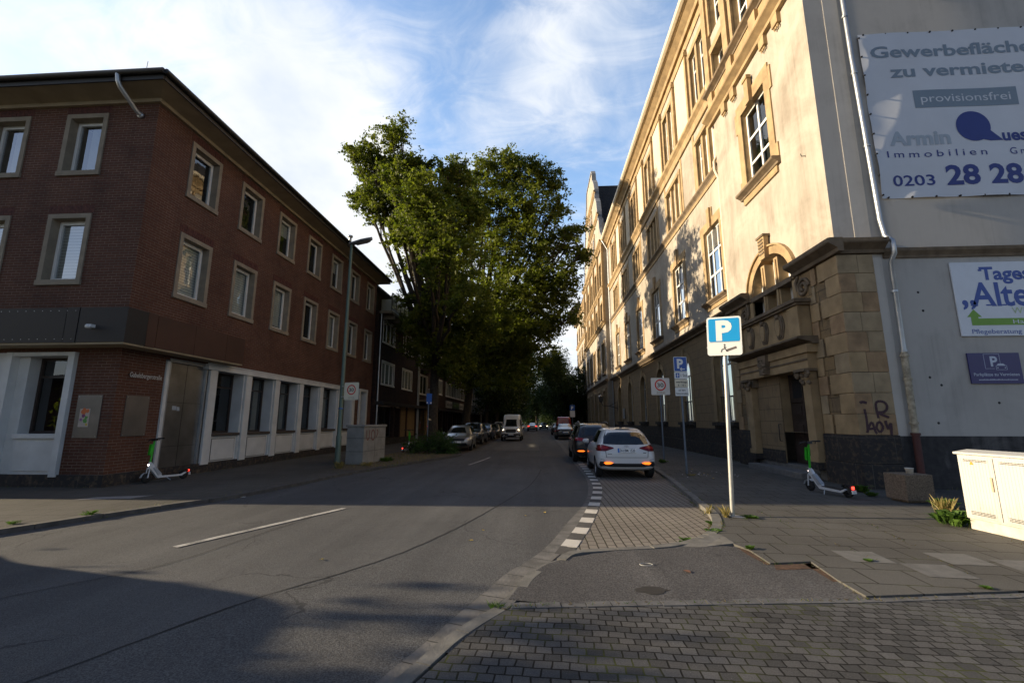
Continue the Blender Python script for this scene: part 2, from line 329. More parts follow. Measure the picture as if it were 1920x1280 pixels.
class MB:
    def __init__(self): self.v = []; self.f = []; self.m = []; self.sm = []
    def add(self, vs, fs, m, smooth=False):
        o = len(self.v); self.v += [tuple(p) for p in vs]
        for f in fs: self.f.append(tuple(i + o for i in f)); self.m.append(m); self.sm.append(smooth)
    def box(self, fr, u0, u1, d0, d1, z0, z1, m):
        P = [fr(u, d, z) for z in (z0, z1) for d in (d0, d1) for u in (u0, u1)]
        self.add(P, [(0, 1, 3, 2), (4, 5, 7, 6), (0, 1, 5, 4), (2, 3, 7, 6), (0, 2, 6, 4), (1, 3, 7, 5)], m)
    def quad(self, pts, m): self.add(pts, [tuple(range(len(pts)))], m)
    def prism(self, pts, off, m, smooth=False):
        """polygon pts (3d) extruded by the vector off"""
        n = len(pts); o = Vector(off)
        P = [tuple(p) for p in pts] + [tuple(Vector(p) + o) for p in pts]
        self.add(P, [tuple(range(n)), tuple(range(n, 2 * n))], m)
        self.add(P, [(i, (i + 1) % n, (i + 1) % n + n, i + n) for i in range(n)], m, smooth)
    def profile(self, fr, u0, u1, prof, m):
        """(d, z) outline swept along u"""
        a = [fr(u0, d, z) for d, z in prof]; b = [fr(u1, d, z) for d, z in prof]
        n = len(prof)
        self.add(a + b, [tuple(range(n)), tuple(range(n, 2 * n))] + [(i, (i + 1) % n, (i + 1) % n + n, i + n) for i in range(n)], m)
    def tube(self, path, r, m, n=8, cap=True):
        path = [Vector(p) for p in path]; k = len(path)
        rs = r if isinstance(r, (list, tuple)) else [r] * k
        V = []; prev = None
        for i, p in enumerate(path):
            t = (path[min(i + 1, k - 1)] - path[max(i - 1, 0)])
            t = t.normalized() if t.length > 1e-9 else Vector((0, 0, 1))
            if prev is None:
                a = Vector((0, 0, 1)).cross(t)
                if a.length < .1: a = Vector((1, 0, 0)).cross(t)
            else: a = prev - t * prev.dot(t)
            a.normalize(); prev = a; b = t.cross(a)
            for j in range(n):
                th = 2 * math.pi * j / n
                V.append(p + (a * math.cos(th) + b * math.sin(th)) * rs[i])
        F = [(i * n + j, i * n + (j + 1) % n, (i + 1) * n + (j + 1) % n, (i + 1) * n + j) for i in range(k - 1) for j in range(n)]
        self.add(V, F, m, True)
        if cap: self.add(V[:n] , [tuple(range(n))], m); self.add(V[-n:], [tuple(range(n))], m)
    def lathe(self, c, prof, m, n=20, axis='z', smooth=True):
        V = []
        for r, h in prof:
            for j in range(n):
                a = 2 * math.pi * j / n; x, y = r * math.cos(a), r * math.sin(a)
                V.append((c[0] + x, c[1] + y, c[2] + h) if axis == 'z' else (c[0] + h, c[1] + x, c[2] + y) if axis == 'x' else (c[0] + x, c[1] + h, c[2] + y))
        k = len(prof)
        self.add(V, [(i * n + j, i * n + (j + 1) % n, (i + 1) * n + (j + 1) % n, (i + 1) * n + j) for i in range(k - 1) for j in range(n)], m, smooth)
    def wall(self, fr, u0, u1, z0, z1, holes, depth, m, mr=None, nseg=10):
        """wall face with openings (a, b, c, d[, spring]); a spring height makes the opening arched. Reveals go in by depth"""
        mr = mr or m
        us = sorted({u0, u1} | {h[0] for h in holes} | {h[1] for h in holes}); zs = sorted({z0, z1} | {h[2] for h in holes} | {h[3] for h in holes})
        us = [u for u in us if u0 - 1e-6 <= u <= u1 + 1e-6]; zs = [z for z in zs if z0 - 1e-6 <= z <= z1 + 1e-6]
        for j in range(len(zs) - 1):
            run = None
            for i in range(len(us) - 1):
                cu, cz = (us[i] + us[i + 1]) / 2, (zs[j] + zs[j + 1]) / 2
                inh = any(h[0] < cu < h[1] and h[2] < cz < h[3] for h in holes)
                if not inh and run is None: run = us[i]
                if run is not None and (inh or i == len(us) - 2):
                    e = us[i] if inh else us[i + 1]
                    self.quad([fr(run, 0, zs[j]), fr(e, 0, zs[j]), fr(e, 0, zs[j + 1]), fr(run, 0, zs[j + 1])], m); run = None
        for h in holes:
            a, b, c, d = h[:4]; sp = h[4] if len(h) > 4 else None
            if sp is None: top = [(a, d), (b, d)]; zt = d
            else:
                top = [((a + b) / 2 - (b - a) / 2 * math.cos(math.pi * i / nseg), sp + (d - sp) * math.sin(math.pi * i / nseg)) for i in range(nseg + 1)]; zt = sp
                for i in range(nseg):
                    (p, q), (r_, s_) = top[i], top[i + 1]
                    self.quad([fr(p, 0, q), fr(r_, 0, s_), fr(r_, 0, d), fr(p, 0, d)], m)
            ring = [(a, c), (a, zt)] + (top[1:-1] if sp is not None else []) + [(b, zt), (b, c)]
            for i in range(len(ring)):
                p, q = ring[i], ring[(i + 1) % len(ring)]
                self.quad([fr(p[0], 0, p[1]), fr(q[0], 0, q[1]), fr(q[0], -depth, q[1]), fr(p[0], -depth, p[1])], mr)
    def archring(self, fr, a, b, sp, d, w, d0, d1, m, n=14, wtop=None):
        """flat band of width w following an arch"""
        c = (a + b) / 2; rx = (b - a) / 2; rz = d - sp
        for i in range(n):
            t0, t1 = math.pi * i / n, math.pi * (i + 1) / n
            q = []
            for t_, k in ((t0, 0), (t1, 0), (t1, w), (t0, w)): q.append((c - (rx + k) * math.cos(t_), sp + (rz + k) * math.sin(t_)))
            P = [fr(u, d1, z) for u, z in q] + [fr(u, d0, z) for u, z in q]
            self.add(P, [(0, 1, 2, 3), (4, 5, 6, 7), (2, 3, 7, 6), (0, 1, 5, 4), (0, 3, 7, 4), (1, 2, 6, 5)], m)
    def build(self, name, parent=None, smooth=False, bevel=0.0):
        me = bpy.data.meshes.new(name); me.from_pydata(self.v, [], self.f)
        used = []
        for m in self.m:
            if m not in used: used.append(m)
        for m in used: me.materials.append(m)
        ix = {m: i for i, m in enumerate(used)}
        me.polygons.foreach_set('material_index', [ix[m] for m in self.m])
        me.polygons.foreach_set('use_smooth', [bool(s or smooth) for s in self.sm])
        me.update()
        bm = bmesh.new(); bm.from_mesh(me); bmesh.ops.recalc_face_normals(bm, faces=bm.faces); bm.to_mesh(me); bm.free()
        o = bpy.data.objects.new(name, me); COL.objects.link(o)
        if bevel:
            md = o.modifiers.new('bevel', 'BEVEL'); md.width = bevel; md.segments = 2; md.limit_method = 'ANGLE'; md.angle_limit = R(40)
        if parent is not None:
            o.parent = parent; o.matrix_parent_inverse = world_of(parent).inverted()
        return o
WORLD = {}
def world_of(o):
    """world matrix of a thing or part that has not been evaluated yet (parts sit unmoved under their thing)"""
    if o.parent is None: return Matrix.LocRotScale(o.location, o.rotation_euler, o.scale)
    return world_of(o.parent) @ o.matrix_parent_inverse @ Matrix.LocRotScale(o.location, o.rotation_euler, o.scale)

def tag(o, label, cat, group=None, kind=None):
    if label: o['label'] = label
    if cat: o['category'] = cat
    if group: o['group'] = group
    if kind: o['kind'] = kind
    return o
def thing(name, label, cat, loc=(0, 0, 0), rz=0.0, group=None):
    o = bpy.data.objects.new(name, None); COL.objects.link(o); o.empty_display_size = .2
    o.location = loc; o.rotation_euler = (0, 0, rz)
    return tag(o, label, cat, group)
def place(root, loc, rz=0.0, sc=1.0):
    """move a thing that was modelled round the origin to its place"""
    root.location = loc; root.rotation_euler = (0, 0, rz); root.scale = (sc, sc, sc); return root
def dup(root, label=None, group=None):
    r = root.copy(); COL.objects.link(r)
    if label: r['label'] = label
    if group: r['group'] = group
    for ch in root.children:
        c = ch.copy(); COL.objects.link(c); c.parent = r
        for g in ch.children:
            d = g.copy(); COL.objects.link(d); d.parent = c
    return r
def struct(o, label=None): o['kind'] = 'structure'; return o

_fc = {}
def glyphs(s, bold=0.0, space=1.0):
    k = (s, bold, space)
    if k not in _fc:
        cu = bpy.data.curves.new('lettering', 'FONT'); cu.body = s; cu.size = 1.0; cu.offset = bold; cu.space_character = space; cu.resolution_u = 3
        ob = bpy.data.objects.new('lettering', cu); COL.objects.link(ob)
        dg = bpy.context.evaluated_depsgraph_get()
        me = bpy.data.meshes.new_from_object(ob.evaluated_get(dg))
        _fc[k] = ([tuple(v.co) for v in me.vertices], [tuple(p.vertices) for p in me.polygons])
        bpy.data.objects.remove(ob); bpy.data.curves.remove(cu); bpy.data.meshes.remove(me)
    return _fc[k]
def text(mb, s, fr, u, z, h, m, d=.004, bold=0.0, flip=1, width=None, anchor='l', shear=0.0, space=1.0):
    """lettering of capital height h on a wall frame; flip=-1 where u runs right to left as seen"""
    V, F = glyphs(s, bold, space)
    if not V: return
    sc = h / .70
    x0 = min(v[0] for v in V); x1 = max(v[0] for v in V); w = (x1 - x0)
    sx = sc if width is None else width / w
    ox = {'l': 0, 'c': w / 2, 'r': w}[anchor]
    mb.add([fr(u + flip * ((v[0] - x0 - ox) * sx + shear * v[1] * sc), d, z + v[1] * sc) for v in V], F, m)

def offset_line(pts, w):
    """polyline shifted sideways (positive = right of the walking direction)"""
    out = []
    for i, p in enumerate(pts):
        a = Vector(pts[max(i - 1, 0)]); b = Vector(pts[min(i + 1, len(pts) - 1)]); t = (b - a).normalized()
        out.append((p[0] + t.y * w, p[1] - t.x * w))
    return out
def smooth_line(pts, n=6):
    out = []
    for i in range(len(pts) - 1):
        p0, p1, p2, p3 = (Vector(pts[max(i - 1, 0)]), Vector(pts[i]), Vector(pts[i + 1]), Vector(pts[min(i + 2, len(pts) - 1)]))
        for k in range(n):
            t = k / n
            q = .5 * ((2 * p1) + (p2 - p0) * t + (2 * p0 - 5 * p1 + 4 * p2 - p3) * t * t + (3 * p1 - p0 - 3 * p2 + p3) * t ** 3)
            out.append(tuple(q))
    out.append(tuple(pts[-1])); return out
def resample(pts, step):
    out = [pts[0]]; acc = 0
    for i in range(len(pts) - 1):
        a, b = Vector(pts[i]), Vector(pts[i + 1]); L = (b - a).length
        if L < 1e-9: continue
        d = step - acc
        while d <= L: out.append(tuple(a + (b - a) * d / L)); d += step
        acc = (acc + L) % step
    return out
def ribbon(mb, pts, w0, w1, z0, z1, m):
    a, b = offset_line(pts, w0), offset_line(pts, w1); n = len(pts)
    V = [(*p, z1) for p in a] + [(*p, z1) for p in b] + [(*p, z0) for p in a] + [(*p, z0) for p in b]
    F = []
    for i in range(n - 1):
        F.append((i, i + 1, n + i + 1, n + i))
        if z1 - z0 > .006: F += [(2 * n + i, 2 * n + i + 1, i + 1, i), (3 * n + i, 3 * n + i + 1, n + i + 1, n + i)]
    if z1 - z0 > .006: F += [(0, n, 3 * n, 2 * n), (n - 1, 2 * n - 1, 4 * n - 1, 3 * n - 1)]
    mb.add(V, F, m)
def stones(mb, pts, w0, w1, z0, z1, m, step=.9, gap=.012):
    """kerb laid in single stones with open joints"""
    p = resample(pts, .05); k = max(1, int(step / .05)); i = 0
    while i < len(p) - 2:
        seg = p[i:i + k + 1]; i += k
        if len(seg) < 3: break
        a, b = Vector(seg[0]), Vector(seg[-1]); t0 = (Vector(seg[1]) - a).normalized(); t1 = (b - Vector(seg[-2])).normalized()
        seg = [tuple(a + t0 * gap * .5)] + seg[1:-1:3] + [tuple(b - t1 * gap * .5)]; j = rnd.uniform(-.004, .004)
        ribbon(mb, seg, w0 + rnd.uniform(-.004, .004), w1, z0, z1 + j, m)
def sheet(name, pts, z, m, zlow=None):
    mb = MB(); bm = bmesh.new()
    vs = [bm.verts.new((p[0], p[1], z)) for p in pts]
    f = bm.faces.new(vs); bmesh.ops.triangulate(bm, faces=[f])
    bm.verts.index_update()
    mb.add([tuple(v.co) for v in bm.verts], [tuple(v.index for v in f_.verts) for f_ in bm.faces], m); bm.free()
    if zlow is not None:
        n = len(pts)
        for i in range(n):
            p, q = pts[i], pts[(i + 1) % n]
            mb.quad([(*p, z), (*q, z), (*q, zlow), (*p, zlow)], m)
    o = mb.build(name); o['kind'] = 'structure'; return o

# ------------------------------------------------------------------ ground
K = 1.0485          # the roadway lies 8 cm below the pavements
def rs(pts): return [(x * K, y * K) for x, y in pts]
ROADZ = -.08
ASPH = asphaltmat('road_asphalt', (.140, .138, .135))
ASPH2 = asphaltmat('coarse_road_asphalt', (.125, .123, .121), 75, .25)
ASPH3 = asphaltmat('patched_asphalt', (.135, .128, .124), 60, .45)
CRACK = plain('crack_filler', (.02, .02, .02), .8)
KERBM = plain('concrete_kerb', (.155, .147, .132), .9, var=.3, vs=5, bmp=.4)
KERBD = plain('dark_kerb_stone', (.085, .08, .075), .9, var=.3, vs=5, bmp=.4)
GUTM = pavermat('gutter_pavers', (.16, .15, .138), (.125, .118, .11), (.03, .028, .024), .3, .3, .006, rot=R(-18), moss=.3)
COB = pavermat('small_grey_paving_stones', (.125, .122, .12), (.092, .091, .093), (.016, .014, .012), .125, .104, .0066, rot=R(3.0), moss=.8, tone=.8, bmp=1.0, wob=.024)
BAYM = pavermat('parking_bay_pavers', (.30, .265, .225), (.25, .222, .19), (.06, .052, .04), .2, .13, .010, rot=R(90), moss=.2, tone=.25)
SLAB = pavermat('pavement_slabs', (.145, .138, .126), (.10, .096, .089), (.03, .026, .02), .5, .5, .009, rot=R(5), moss=.6, tone=.42, wob=.006)
SLABL = pavermat('left_pavement_slabs', (.13, .122, .108), (.095, .09, .08), (.035, .031, .025), .5, .5, .007, rot=R(-4), moss=.7, tone=.3, wob=.004)
COBE = plain('paving_edge_stone', (.11, .108, .108), .9, var=.3, vs=6, bmp=.5)
LINEW = wornpaint('worn_white_road_paint', (.52, .50, .46), (.11, .105, .1), .44)
STONEW2 = wornpaint('white_marker_stone', (.62, .58, .52), (.3, .27, .24), .40)
STONED = plain('dark_marker_stone', (.075, .07, .066), .9, var=.3, vs=6, bmp=.5)
EARTH = plain('bare_earth', (.09, .07, .05), .95, var=.3, vs=3)

mb = MB(); mb.quad([(-900, -900, -.14), (900, -900, -.14), (900, 900, -.14), (-900, 900, -.14)], EARTH)
struct(mb.build('ground'))
mb = MB(); mb.quad([(-60, -60, ROADZ), (60, -60, ROADZ), (60, 320, ROADZ), (-60, 320, ROADZ)], ASPH)
struct(mb.build('road'))

LK = smooth_line([(-14.0, -6.0), (-10.6, 1.5), (-9.2, 4.9), (-8.37, 6.82), (-7.89, 8.07), (-7.39, 9.19), (-6.95, 10.16), (-6.62, 12.23), (-6.34, 14.36), (-5.7, 17.0), (-4.92, 19.6), (-4.25, 21.8), (-4.05, 23.2), (-4.6, 24.3), (-6.4, 25.0), (-6.9, 25.8)], 5)
LK2 = [(-6.9, y) for y in (30, 60, 110, 200, 300)]
mb = MB(); stones(mb, LK + LK2[:3], -.14, 0, -.12, .0, KERBD); struct(mb.build('kerb'))
sheet('pavement', offset_line(LK + LK2, -.14) + [(-40, 300), (-40, -6)], -.006, SLABL)
ebase = offset_line(LK, -.15)[36:]
# parking strip for the cars on the left, laid in pavers
sheet('parking_strip', [(-6.88, 26.2), (-6.88, 300), (-4.1, 300), (-4.1, 25.2), (-4.3, 24.5), (-4.8, 24.45), (-6.2, 25.1)], ROADZ + .004, pavermat('brown_parking_pavers', (.10, .075, .055), (.085, .065, .05), (.03, .025, .02), .2, .1, .008, moss=.3))
sheet('verge', [(-7.3, 15.6), (-6.25, 15.4), (-5.6, 18.0), (-4.85, 20.3), (-4.35, 22.0), (-4.3, 23.3), (-5.3, 24.2), (-7.6, 24.4), (-8.1, 20)], .006, plain('dry_grass_earth', (.11, .085, .05), .95, var=.4, vs=5, bmp=.8, bs_=30))

GL = rs(smooth_line([(-2.6, -1.2), (-1.07, 3.14), (-.76, 4.11), (-.54, 4.79), (-.39, 5.28), (-.17, 5.73), (.1, 6.5), (.45, 7.94), (.72, 8.97), (.97, 10.2), (1.16, 11.7), (1.27, 13.2), (1.31, 14.56), (1.3, 17.23), (1.28, 23.86), (1.28, 60), (1.28, 200)], 5))
mb = MB(); ribbon(mb, GL, 0, .27, -.13, ROADZ + .008, plain('concrete_gutter_pavers', (.138, .131, .123), .9, var=.3, vs=4, bmp=.6, bs_=30))
g_r = resample(offset_line(GL, .0), .34); g_l = resample(GL, .34)
for i, p in enumerate(g_l[:120]):
    if p[1] > -1 and p[1] < 20:
        q = offset_line([g_l[max(i - 1, 0)], p, g_l[min(i + 1, len(g_l) - 1)]], .265)[1]
        dx, dy = q[0] - p[0], q[1] - p[1]
        mb.quad([(p[0], p[1], ROADZ + .0115), (q[0], q[1], ROADZ + .0115), (q[0] - dy * .03, q[1] + dx * .03, ROADZ + .0115), (p[0] - dy * .03, p[1] + dx * .03, ROADZ + .0115)], CRACK)
struct(mb.build('gutter'))
seam = rs([(-5.2, -1.4), (-3.3, 3.0), (-2.74, 4.32), (-1.81, 5.89), (-1.1, 8.2), (-.3, 12.12), (0, 16), (.05, 40), (.05, 120)])
sheet('road_patch', seam + [p for p in reversed(GL) if p[1] < 120 * K and p[1] > -1.3], ROADZ + .004, ASPH2)
mb = MB()
sm = resample(smooth_line(seam[:7], 8), .12)
sm = [(x + rnd.uniform(-.008, .008), y) for x, y in sm]
for i in range(len(sm) - 1): ribbon(mb, sm[i:i + 2], -.012 - rnd.random() * .008, .008, 0, 0, CRACK) if False else None
ribbon(mb, sm, -.018, .006, ROADZ + .0075, ROADZ + .0075, CRACK)
s2 = resample(smooth_line(rs([(-6.2, 2.2), (-5.1, 4.26), (-4.42, 5.3), (-4.21, 6.51), (-4.0, 8.0)]), 8), .12)
ribbon(mb, [(x + rnd.uniform(-.01, .01), y) for x, y in s2], -.007, .007, ROADZ + .0075, ROADZ + .0075, CRACK)
struct(mb.build('road_cracks'))
# light concrete repair in the lane ahead of the van
sheet('road_repair', [(-3.9, 27.5), (-.1, 27.5), (-.2, 36), (-3.7, 36)], ROADZ + .0035, asphaltmat('pale_repair_asphalt', (.185, .178, .168), 90))
mb = MB()
ribbon(mb, rs([(-4.86, 6.03), (-4.3, 7.45), (-3.78, 8.79)]), -.06, .06, ROADZ + .009, ROADZ + .009, LINEW)
ribbon(mb, rs([(-2.75, 17.5), (-2.5, 19.5), (-2.35, 21.2)]), -.05, .05, ROADZ + .009, ROADZ + .009, LINEW)
struct(mb.build('road_marking'))

# parking bay with its marker stones
DL = rs(smooth_line([(.24, 6.0), (.36, 6.46), (.58, 7.3), (.76, 8.1), (1.0, 9.3), (1.21, 10.53), (1.38, 11.75), (1.46, 12.95), (1.5, 14.57), (1.53, 16.85), (1.53, 22.0)], 6))
mb = MB(); st = resample(DL, .40)
for i in range(len(st) - 1):
    if i > 36: break
    a, b = Vector(st[i]), Vector(st[i + 1])
    seg = [tuple(a + (b - a) * .03), tuple(b - (b - a) * .03)]
    ribbon(mb, seg, -.10, .13, -.13, ROADZ + (.012 if i % 2 else .010), STONEW2 if i % 2 else STONED)
struct(mb.build('marker_stones'))
BK = [(.2, 5.79), (.39, 6.12), (.93, 6.3), (1.66, 6.49), (2.22, 6.92), (2.52, 7.31), (2.78, 7.85), (3.04, 8.77), (3.17, 9.8), (3.38, 11.44), (3.65, 13.67), (3.9, 16.28), (4.03, 17.81), (4.05, 24), (4.05, 100)]
BK = [(x * 1.02, y * 1.02) for x, y in BK]
BKs = smooth_line(BK, 5)
sheet('parking_bay', [(x * .995, y) for x, y in BKs if y < 60] + [p for p in reversed(offset_line(DL, .12))], ROADZ + .006, BAYM)
KD = [(-2.45, -1.2), (-.97, 3.15), (-.71, 3.87), (-.44, 4.35), (-.38, 4.49), (-.3, 4.74), (-.19, 5.2), (.02, 5.62), (.2, 5.79)]
KD = [(x * 1.02, y * 1.02) for x, y in KD]
mb = MB()
stones(mb, smooth_line(KD, 6), .0, .12, -.12, -.022, KERBM, .6)
stones(mb, [p for p in BKs if p[1] < 7.4], -.03, .09, -.12, -.012, KERBM, .5)
kk = [p for p in BKs if p[1] >= 7.2]
stones(mb, [p for p in kk if p[1] < 60], -.02, .13, -.12, .004, KERBM, .9)
struct(mb.build('bay_kerb'))
# driveway: asphalt patch, small paving stones, slabs
PE = [(-.36, 4.43), (.08, 4.52), (3.08, 4.83), (4.67, 5.05), (14, 6.4)]
patch = [(-.33, 4.62), (-.17, 5.3), (.05, 5.72), (.3, 5.98), (.95, 6.33), (1.7, 6.52), (2.2, 6.75), (2.62, 6.62), (2.70, 6.42), (2.69, 5.85), (3.21, 5.96), (3.12, 5.33), (3.10, 4.86), (.08, 4.55)]
sheet('driveway_base', [(-.8, 3.6), (3.6, 4.5), (3.6, 6.3), (2.75, 7.25), (.9, 6.4), (.1, 5.85)], -.033, ASPH3)
sheet('driveway_patch', patch, -.022, ASPH3)
sheet('paving', [(-2.33, -1.2), (-.86, 3.15), (-.6, 3.87), (-.34, 4.42)] + PE[1:] + [(14, -12), (-6, -12)], -.028, COB)
mb = MB()
run = resample([(-.3, 4.47)] + PE[1:], .235)
for i in range(len(run) - 1):
    if run[i][0] > 9: break
    a, b = Vector(run[i]), Vector(run[i + 1]); w = rnd.uniform(-.006, .006)
    ribbon(mb, [tuple(a + (b - a) * .02), tuple(b - (b - a) * .02)], -.06 + w, .055 + w, -.1, -.021 + rnd.uniform(-.002, .002), COBE)
struct(mb.build('paving_edge'))
kout = [p for p in offset_line(kk, .125)]
slab = [(3.10, 4.87), (3.12, 5.33), (3.21, 5.96), (2.69, 5.86), (2.70, 6.42), (2.60, 6.75), (2.52, 7.0)] + kout + [(60, 100), (60, 11), (14, 6.44), (4.67, 5.10)]
sheet('slab_pavement', slab, -.002, SLAB, -.06)
mb = MB()   # wedge of concrete kerb at the end of the bay
mb.prism([(1.72, 6.50, -.03), (2.26, 6.93, .002), (2.56, 7.3, .003), (2.64, 7.12, .003), (2.64, 6.72, .003), (2.2, 6.60, -.02)], (0, 0, -.08), KERBM)
struct(mb.build('kerb_wedge'))
# a few replaced slabs with their own lighter tone
mb = MB(); LS = [plain('pale_slab', (.140, .136, .128), .9, var=.2, vs=6, bmp=.5), plain('grey_slab', (.13, .126, .12), .9, var=.2, vs=6, bmp=.5)]
for i, (px, py) in enumerate([(3.95, 6.18), (4.42, 5.68), (5.05, 6.15), (5.6, 5.9)]):
    c, s_ = math.cos(R(-5)), math.sin(R(-5)); w, h = .242, .242
    q = [(px + (a * c - b * s_), py + (a * s_ + b * c), .0025) for a, b in ((-w, -h), (w, -h), (w, h), (-w, h))]
    mb.quad(q, LS[i % 2])
mb.quad([(-9.95, 9.35, .0), (-8.9, 9.6, .0), (-8.75, 10.05, .0), (-9.8, 9.75, .0)], plain('pale_cover_plate', (.27, .26, .25), .8, var=.15))
struct(mb.build('replaced_slabs'))
mb = MB()
mb.quad([(2.72, 5.84, -.0185), (3.2, 5.94, -.0185), (3.17, 5.74, -.0185), (2.66, 5.66, -.0185)], plain('rust_brown_leaf_litter', (.085, .045, .026), .95, var=.5, vs=20, bmp=.8))
mb.quad([(2.62, 6.6, -.0185), (2.69, 6.42, -.0185), (2.69, 5.85, -.0185), (2.64, 5.85, -.0185), (2.60, 6.3, -.0185)], MATS['rust_brown_leaf_litter'])
mb.quad([(3.1, 5.9, -.0185), (3.2, 5.95, -.0185), (3.13, 5.33, -.0185), (3.06, 5.3, -.0185)], MATS['rust_brown_leaf_litter'])
o = mb.build('leaf_litter'); tag(o, 'rust brown leaf litter along the broken slab edge', 'leaf litter', kind='stuff')
mb = MB()
for cx, cy, w, h in ((1.1, 4.95, .17, .13),):
    mb.add([(cx + w * math.cos(a) * rnd.uniform(.7, 1.1), cy + h * math.sin(a) * rnd.uniform(.7, 1.1), -.0185) for a in np.linspace(0, 6.0, 16)], [tuple(range(16))], plain('dark_oil_stain', (.03, .026, .022), .7))
struct(mb.build('oil_stain'))

# ------------------------------------------------------------------ left: brick corner building
def sash(mb, fr, a, b, c, d, dep, m, cols=1, rows=(), t=.06, tm=None):
    """window frame with mullions and transoms (rows are heights), glass separately"""
    tm = tm or t * .8
    mb.box(fr, a, a + t, dep, dep + .06, c, d, m); mb.box(fr, b - t, b, dep, dep + .06, c, d, m)
    mb.box(fr, a + t, b - t, dep, dep + .06, c, c + t, m); mb.box(fr, a + t, b - t, dep, dep + .06, d - t, d, m)
    for i in range(1, cols):
        u = a + (b - a) * i / cols; mb.box(fr, u - tm / 2, u + tm / 2, dep + .002, dep + .064, c + t, d - t, m)
    for z in rows: mb.box(fr, a + t, b - t, dep + .004, dep + .058, z - tm / 2, z + tm / 2, m)
def pane(fr, a, b, c, d, dep, parent, glass, back=None, cover=1.0):
    g = MB(); g.quad([fr(a, dep, c), fr(b, dep, c), fr(b, dep, d), fr(a, dep, d)], glass)
    o = g.build('pane', parent)
    k = MB(); k.box(fr, a - .02, b + .02, dep - .55, dep - .5, c - .02, d + .02, DARKR)
    for s0, s1 in ((a - .02, a - .015), (b + .015, b + .02)): k.box(fr, s0, s1, dep - .5, dep - .02, c, d, DARKR)
    k.box(fr, a, b, dep - .5, dep - .02, c - .02, c - .015, DARKR); k.box(fr, a, b, dep - .5, dep - .02, d + .015, d + .02, DARKR)
    k.build('room_recess', parent)
    if back:
        mb = MB()
        if isinstance(back, tuple): mb.box(fr, back[1], back[2], dep - .09, dep - .075, c, d, back[0])
        else: mb.box(fr, a, b, dep - .09, dep - .075, d - (d - c) * cover, d, back)
        mb.build('blind' if back is SLAT else 'curtain', parent)
    return o

CB = thing('corner_building', 'three storey red brick corner building with stone framed windows and a white shopfront', 'building', (-11.1, 11.1, 0))
LX = FX(-11.1, 1); LF = FY(11.1, -1)
YEND = 28.95
side = []; front = []
for k in range(7):
    u = 12.43 + 2.463 * k
    for c, d in ((5.36, 7.44), (8.64, 10.54)): side.append((u, u + 1.36 - .01 * k, c, d))
for k in range(4):
    u = -13.92 - 2.46 * k
    for c, d in ((5.36, 7.44), (8.64, 10.60)): front.append((u, u + 1.3, c, d))
GT = 3.46
w = MB()
w.wall(LX, 11.1, YEND, GT, 10.85, side, .30, BRICK, STONEW)
w.wall(LF, -24, -11.1, GT, 10.85, front, .30, BRICK, STONEW)
# brick pier at the corner and beyond the shopfront
w.wall(LX, 11.1, 12.55, .3, GT, [], .1, BRICK); w.wall(LF, -12.30, -11.1, .3, GT, [], .1, BRICK)
w.wall(LX, 26.1, 26.9, .3, GT, [], .1, BRICK); w.wall(LX, 28.2, YEND, .3, GT, [], .1, BRICK)
w.quad([(-24, YEND, 0), (-11.1, YEND, 0), (-11.1, YEND, 10.85), (-24, YEND, 10.85)], BRICK)
w.quad([(-24, 11.1, 0), (-24, YEND, 0), (-24, YEND, 10.85), (-24, 11.1, 10.85)], BRICK)
w.build('wall', CB)
# soldier courses above the openings
SOLD = plain('soldier_course_brick', (.085, .028, .02), .85, var=.45, vs=14, bmp=.3)
for fr, (a, b, c, d) in [(LX, h) for h in side] + [(LF, h) for h in front]:
    n = 17; sc = MB()
    for i in range(n): sc.box(fr, a - .05 + (b - a + .1) * i / n + .008, a - .05 + (b - a + .1) * (i + 1) / n, -.02, .006 + .003 * (i % 3 == 0), d + .03, d + .25, SOLD)
    sc.build('soldier_course', CB)
p = MB()
p.box(LX, 11.05, YEND - .02, -.05, .05, -.1, .3, PLINTH); p.box(LF, -24, -11.151, -.05, .05, -.1, .3, PLINTH)
p.build('plinth', CB)
def stone_window(fr, a, b, c, d, back, cover, glass, tilt=False):
    s = MB(); t = .14
    s.box(fr, a, a + t, -.28, .035, c, d, STONEW); s.box(fr, b - t, b, -.28, .035, c, d, STONEW)
    s.box(fr, a + t, b - t, -.28, .035, d - t, d, STONEW); s.box(fr, a - .02, b + .02, -.28, .055, c - .02, c + .13, STONEW)
    o = s.build('window', CB, bevel=.006)
    f = MB(); sash(f, fr, a + t, b - t, c + .13, d - t, -.26, WFRAME, t=.05); sash(f, fr, a + t + .052, b - t - .052, c + .182, d - t - .052, -.245, WFRAME, t=.055)
    f.build('sash', o)
    pane(fr, a + t + .05, b - t - .05, c + .18, d - t - .05, -.23, o, glass, back, cover)
for i, h in enumerate(side):
    k, up = i // 2, i % 2
    bk, cv = (None, 1)
    if not up and k in (0, 1, 2): bk, cv = SLAT, (1.0, 1.0, .92)[k]
    elif not up and k in (4,): bk, cv = CURT, 1.0
    elif up and k in (2, 4): bk, cv = CURT, .4
    stone_window(LX, *h, bk, cv, GLASS)
for i, h in enumerate(front):
    k, up = i // 2, i % 2
    x0, x1 = h[0] + .52, h[1] - .2
    stone_window(LF, *h, SLAT if not up else (CURT, x0, x1), 1.0, GLASSF)
# eaves
e = MB()
SOFF = plain('cream_soffit', (.36, .29, .19), .8, var=.12, vs=2)
ov = .70
e.box(FI, -24, -11.1 + .10, 11.1 - .10, YEND + .1, 10.85, 10.96, SOFF)
